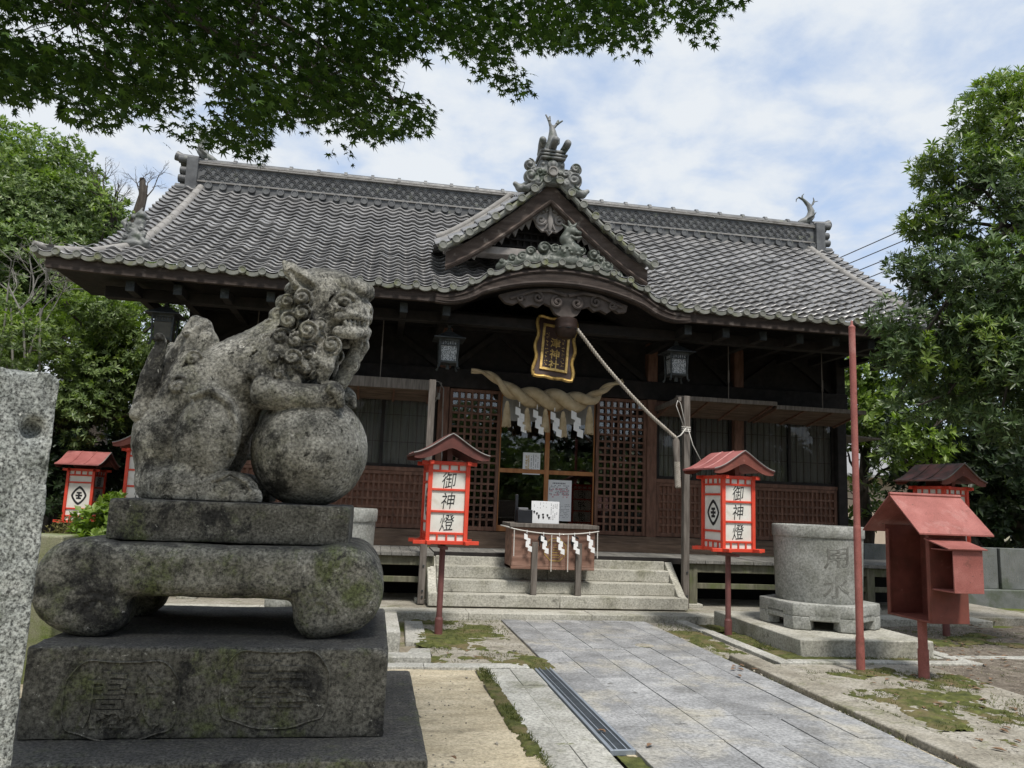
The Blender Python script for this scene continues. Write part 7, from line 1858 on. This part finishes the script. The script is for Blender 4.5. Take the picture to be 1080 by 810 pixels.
for e, r in [((ap(80, 20, 4.0)), .05), ((ap(250, 60, 3.8)), .05), ((ap(330, 90, 3.5)), .04), ((ap(450, 20, 3.8)), .045), ((ap(620, -20, 3.9)), .04), ((ap(420, 110, 4.2)), .03), ((ap(740, -30, 3.8)), .03), ((ap(150, -120, 3.2)), .04), ((ap(500, -160, 3.4)), .04), ((ap(0, -200, 3.2)), .04), ((ap(-120, 60, 3.6)), .04)]:
    s = np.array(tk[-1 if rnd.random() < .6 else -2]); q = [s+(e-s)*f+np.array([0, 0, .25*math.sin(f*3.14)])+rng.normal(size=3)*.05*(0 < f < 1) for f in np.linspace(0, 1, 9)]
    m.tube(q, np.linspace(r, .008, 9), 7); LB += q[2:]
m.build('branch', M['bark'], mp_, smooth=180)
LB = np.array(LB); m = MB()
for q in range(0, len(SP), 5):
    a, b = SP[q]; d2 = np.linalg.norm(LB-a, axis=1); c = LB[int(np.argmin(d2))]
    if d2.min() < .38: mid = (a+c)/2+rng.normal(size=3)*.05+[0, 0, .05]; m.tube([c, mid, a, b], [.004, .003, .002, .001], 4, caps=False)

m.build('twig', M['bark'], mp_)

# far wood that closes the yard, also behind the camera (it shows in the door glass)
lm = []
for k in range(64):
    a = k/64*2*math.pi+rnd.uniform(-.03, .03); r = rnd.uniform(30, 36); hh = rnd.uniform(2.0, 3.4)
    if -22 < math.degrees(math.atan2(math.sin(a), math.cos(a))) % 360 - 90 < 20: pass
    lm.append((np.array((math.sin(a)*r+2, math.cos(a)*r+6, hh)), (2.8, 2.8, hh*1.15)))
P, A = lump_points(lm, 4.5, .5); V, F = whorls(P, A, 6, .62, (.5, 1.4), .5)
tag(fast_mesh('far_wood', V, F, M['leaf_dark']), 'far dark wood closing the shrine yard', kind='stuff')
lm = []
for k in range(26):
    a = k/26*2.6-1.3+math.pi+.1; r = rnd.uniform(11, 15); lm.append((np.array((math.sin(a)*r+2, math.cos(a)*r, rnd.uniform(1.5, 5.5))), rnd.uniform(1.6, 2.6)))
P, A = lump_points(lm, 7, .5); V, F = whorls(P, A, 7, .34, (.5, 1.4), .45)
tag(fast_mesh('far_wood', V, F, M['leaf_left']), 'trees across the yard mirrored in the door glass', kind='stuff')

# weeds: short blades in the moss and along the stone joints
wp = []
for (x0, x1, y0, y1, z, n) in [(.6, 1.7, 7.65, 10.35, .02, 500), (1.03, 1.12, 4.6, 7.4, .025, 420), (3.7, 4.12, 8, 10.3, .02, 220), (4.28, 4.6, 7.8, 10.3, .02, 420), (4.3, 6.2, 7.79, 8.04, .02, 300), (4.1, 5.6, 5.3, 7.3, .04, 700), (6.6, 8.6, 8.5, 10.2, .02, 500), (1.5, 1.7, 7.4, 8.0, .02, 160), (3.69, 3.75, 4.2, 10, .0, 160), (4.0, 4.06, 4.2, 7.6, .03, 140), (-2.6, .4, 7.62, 7.7, .02, 120), (5.7, 9, 4.5, 7.9, .04, 300)]:
    q = np.stack([rng.uniform(x0, x1, n*2), rng.uniform(y0, y1, n*2), np.full(n*2, z)], 1); f = fbm(q, 3.0, 4, 3); wp.append(q[np.argsort(-f)[:n]])
wp = np.concatenate(wp); wp = np.repeat(wp, 3, 0)+rng.normal(size=(len(wp)*3, 3))*[.012, .012, 0]
D = unit(rng.normal(size=(len(wp), 3))*[.6, .6, .2]+[0, 0, .9]); V, F = blade_mesh(wp, D, unit(rng.normal(size=(len(wp), 3))), rng.uniform(.012, .042, len(wp)), rng.uniform(.003, .007, len(wp)))
tag(fast_mesh('weeds', V, F, M['leaf_weed']), 'short weeds and grass in the moss and joints', kind='stuff')
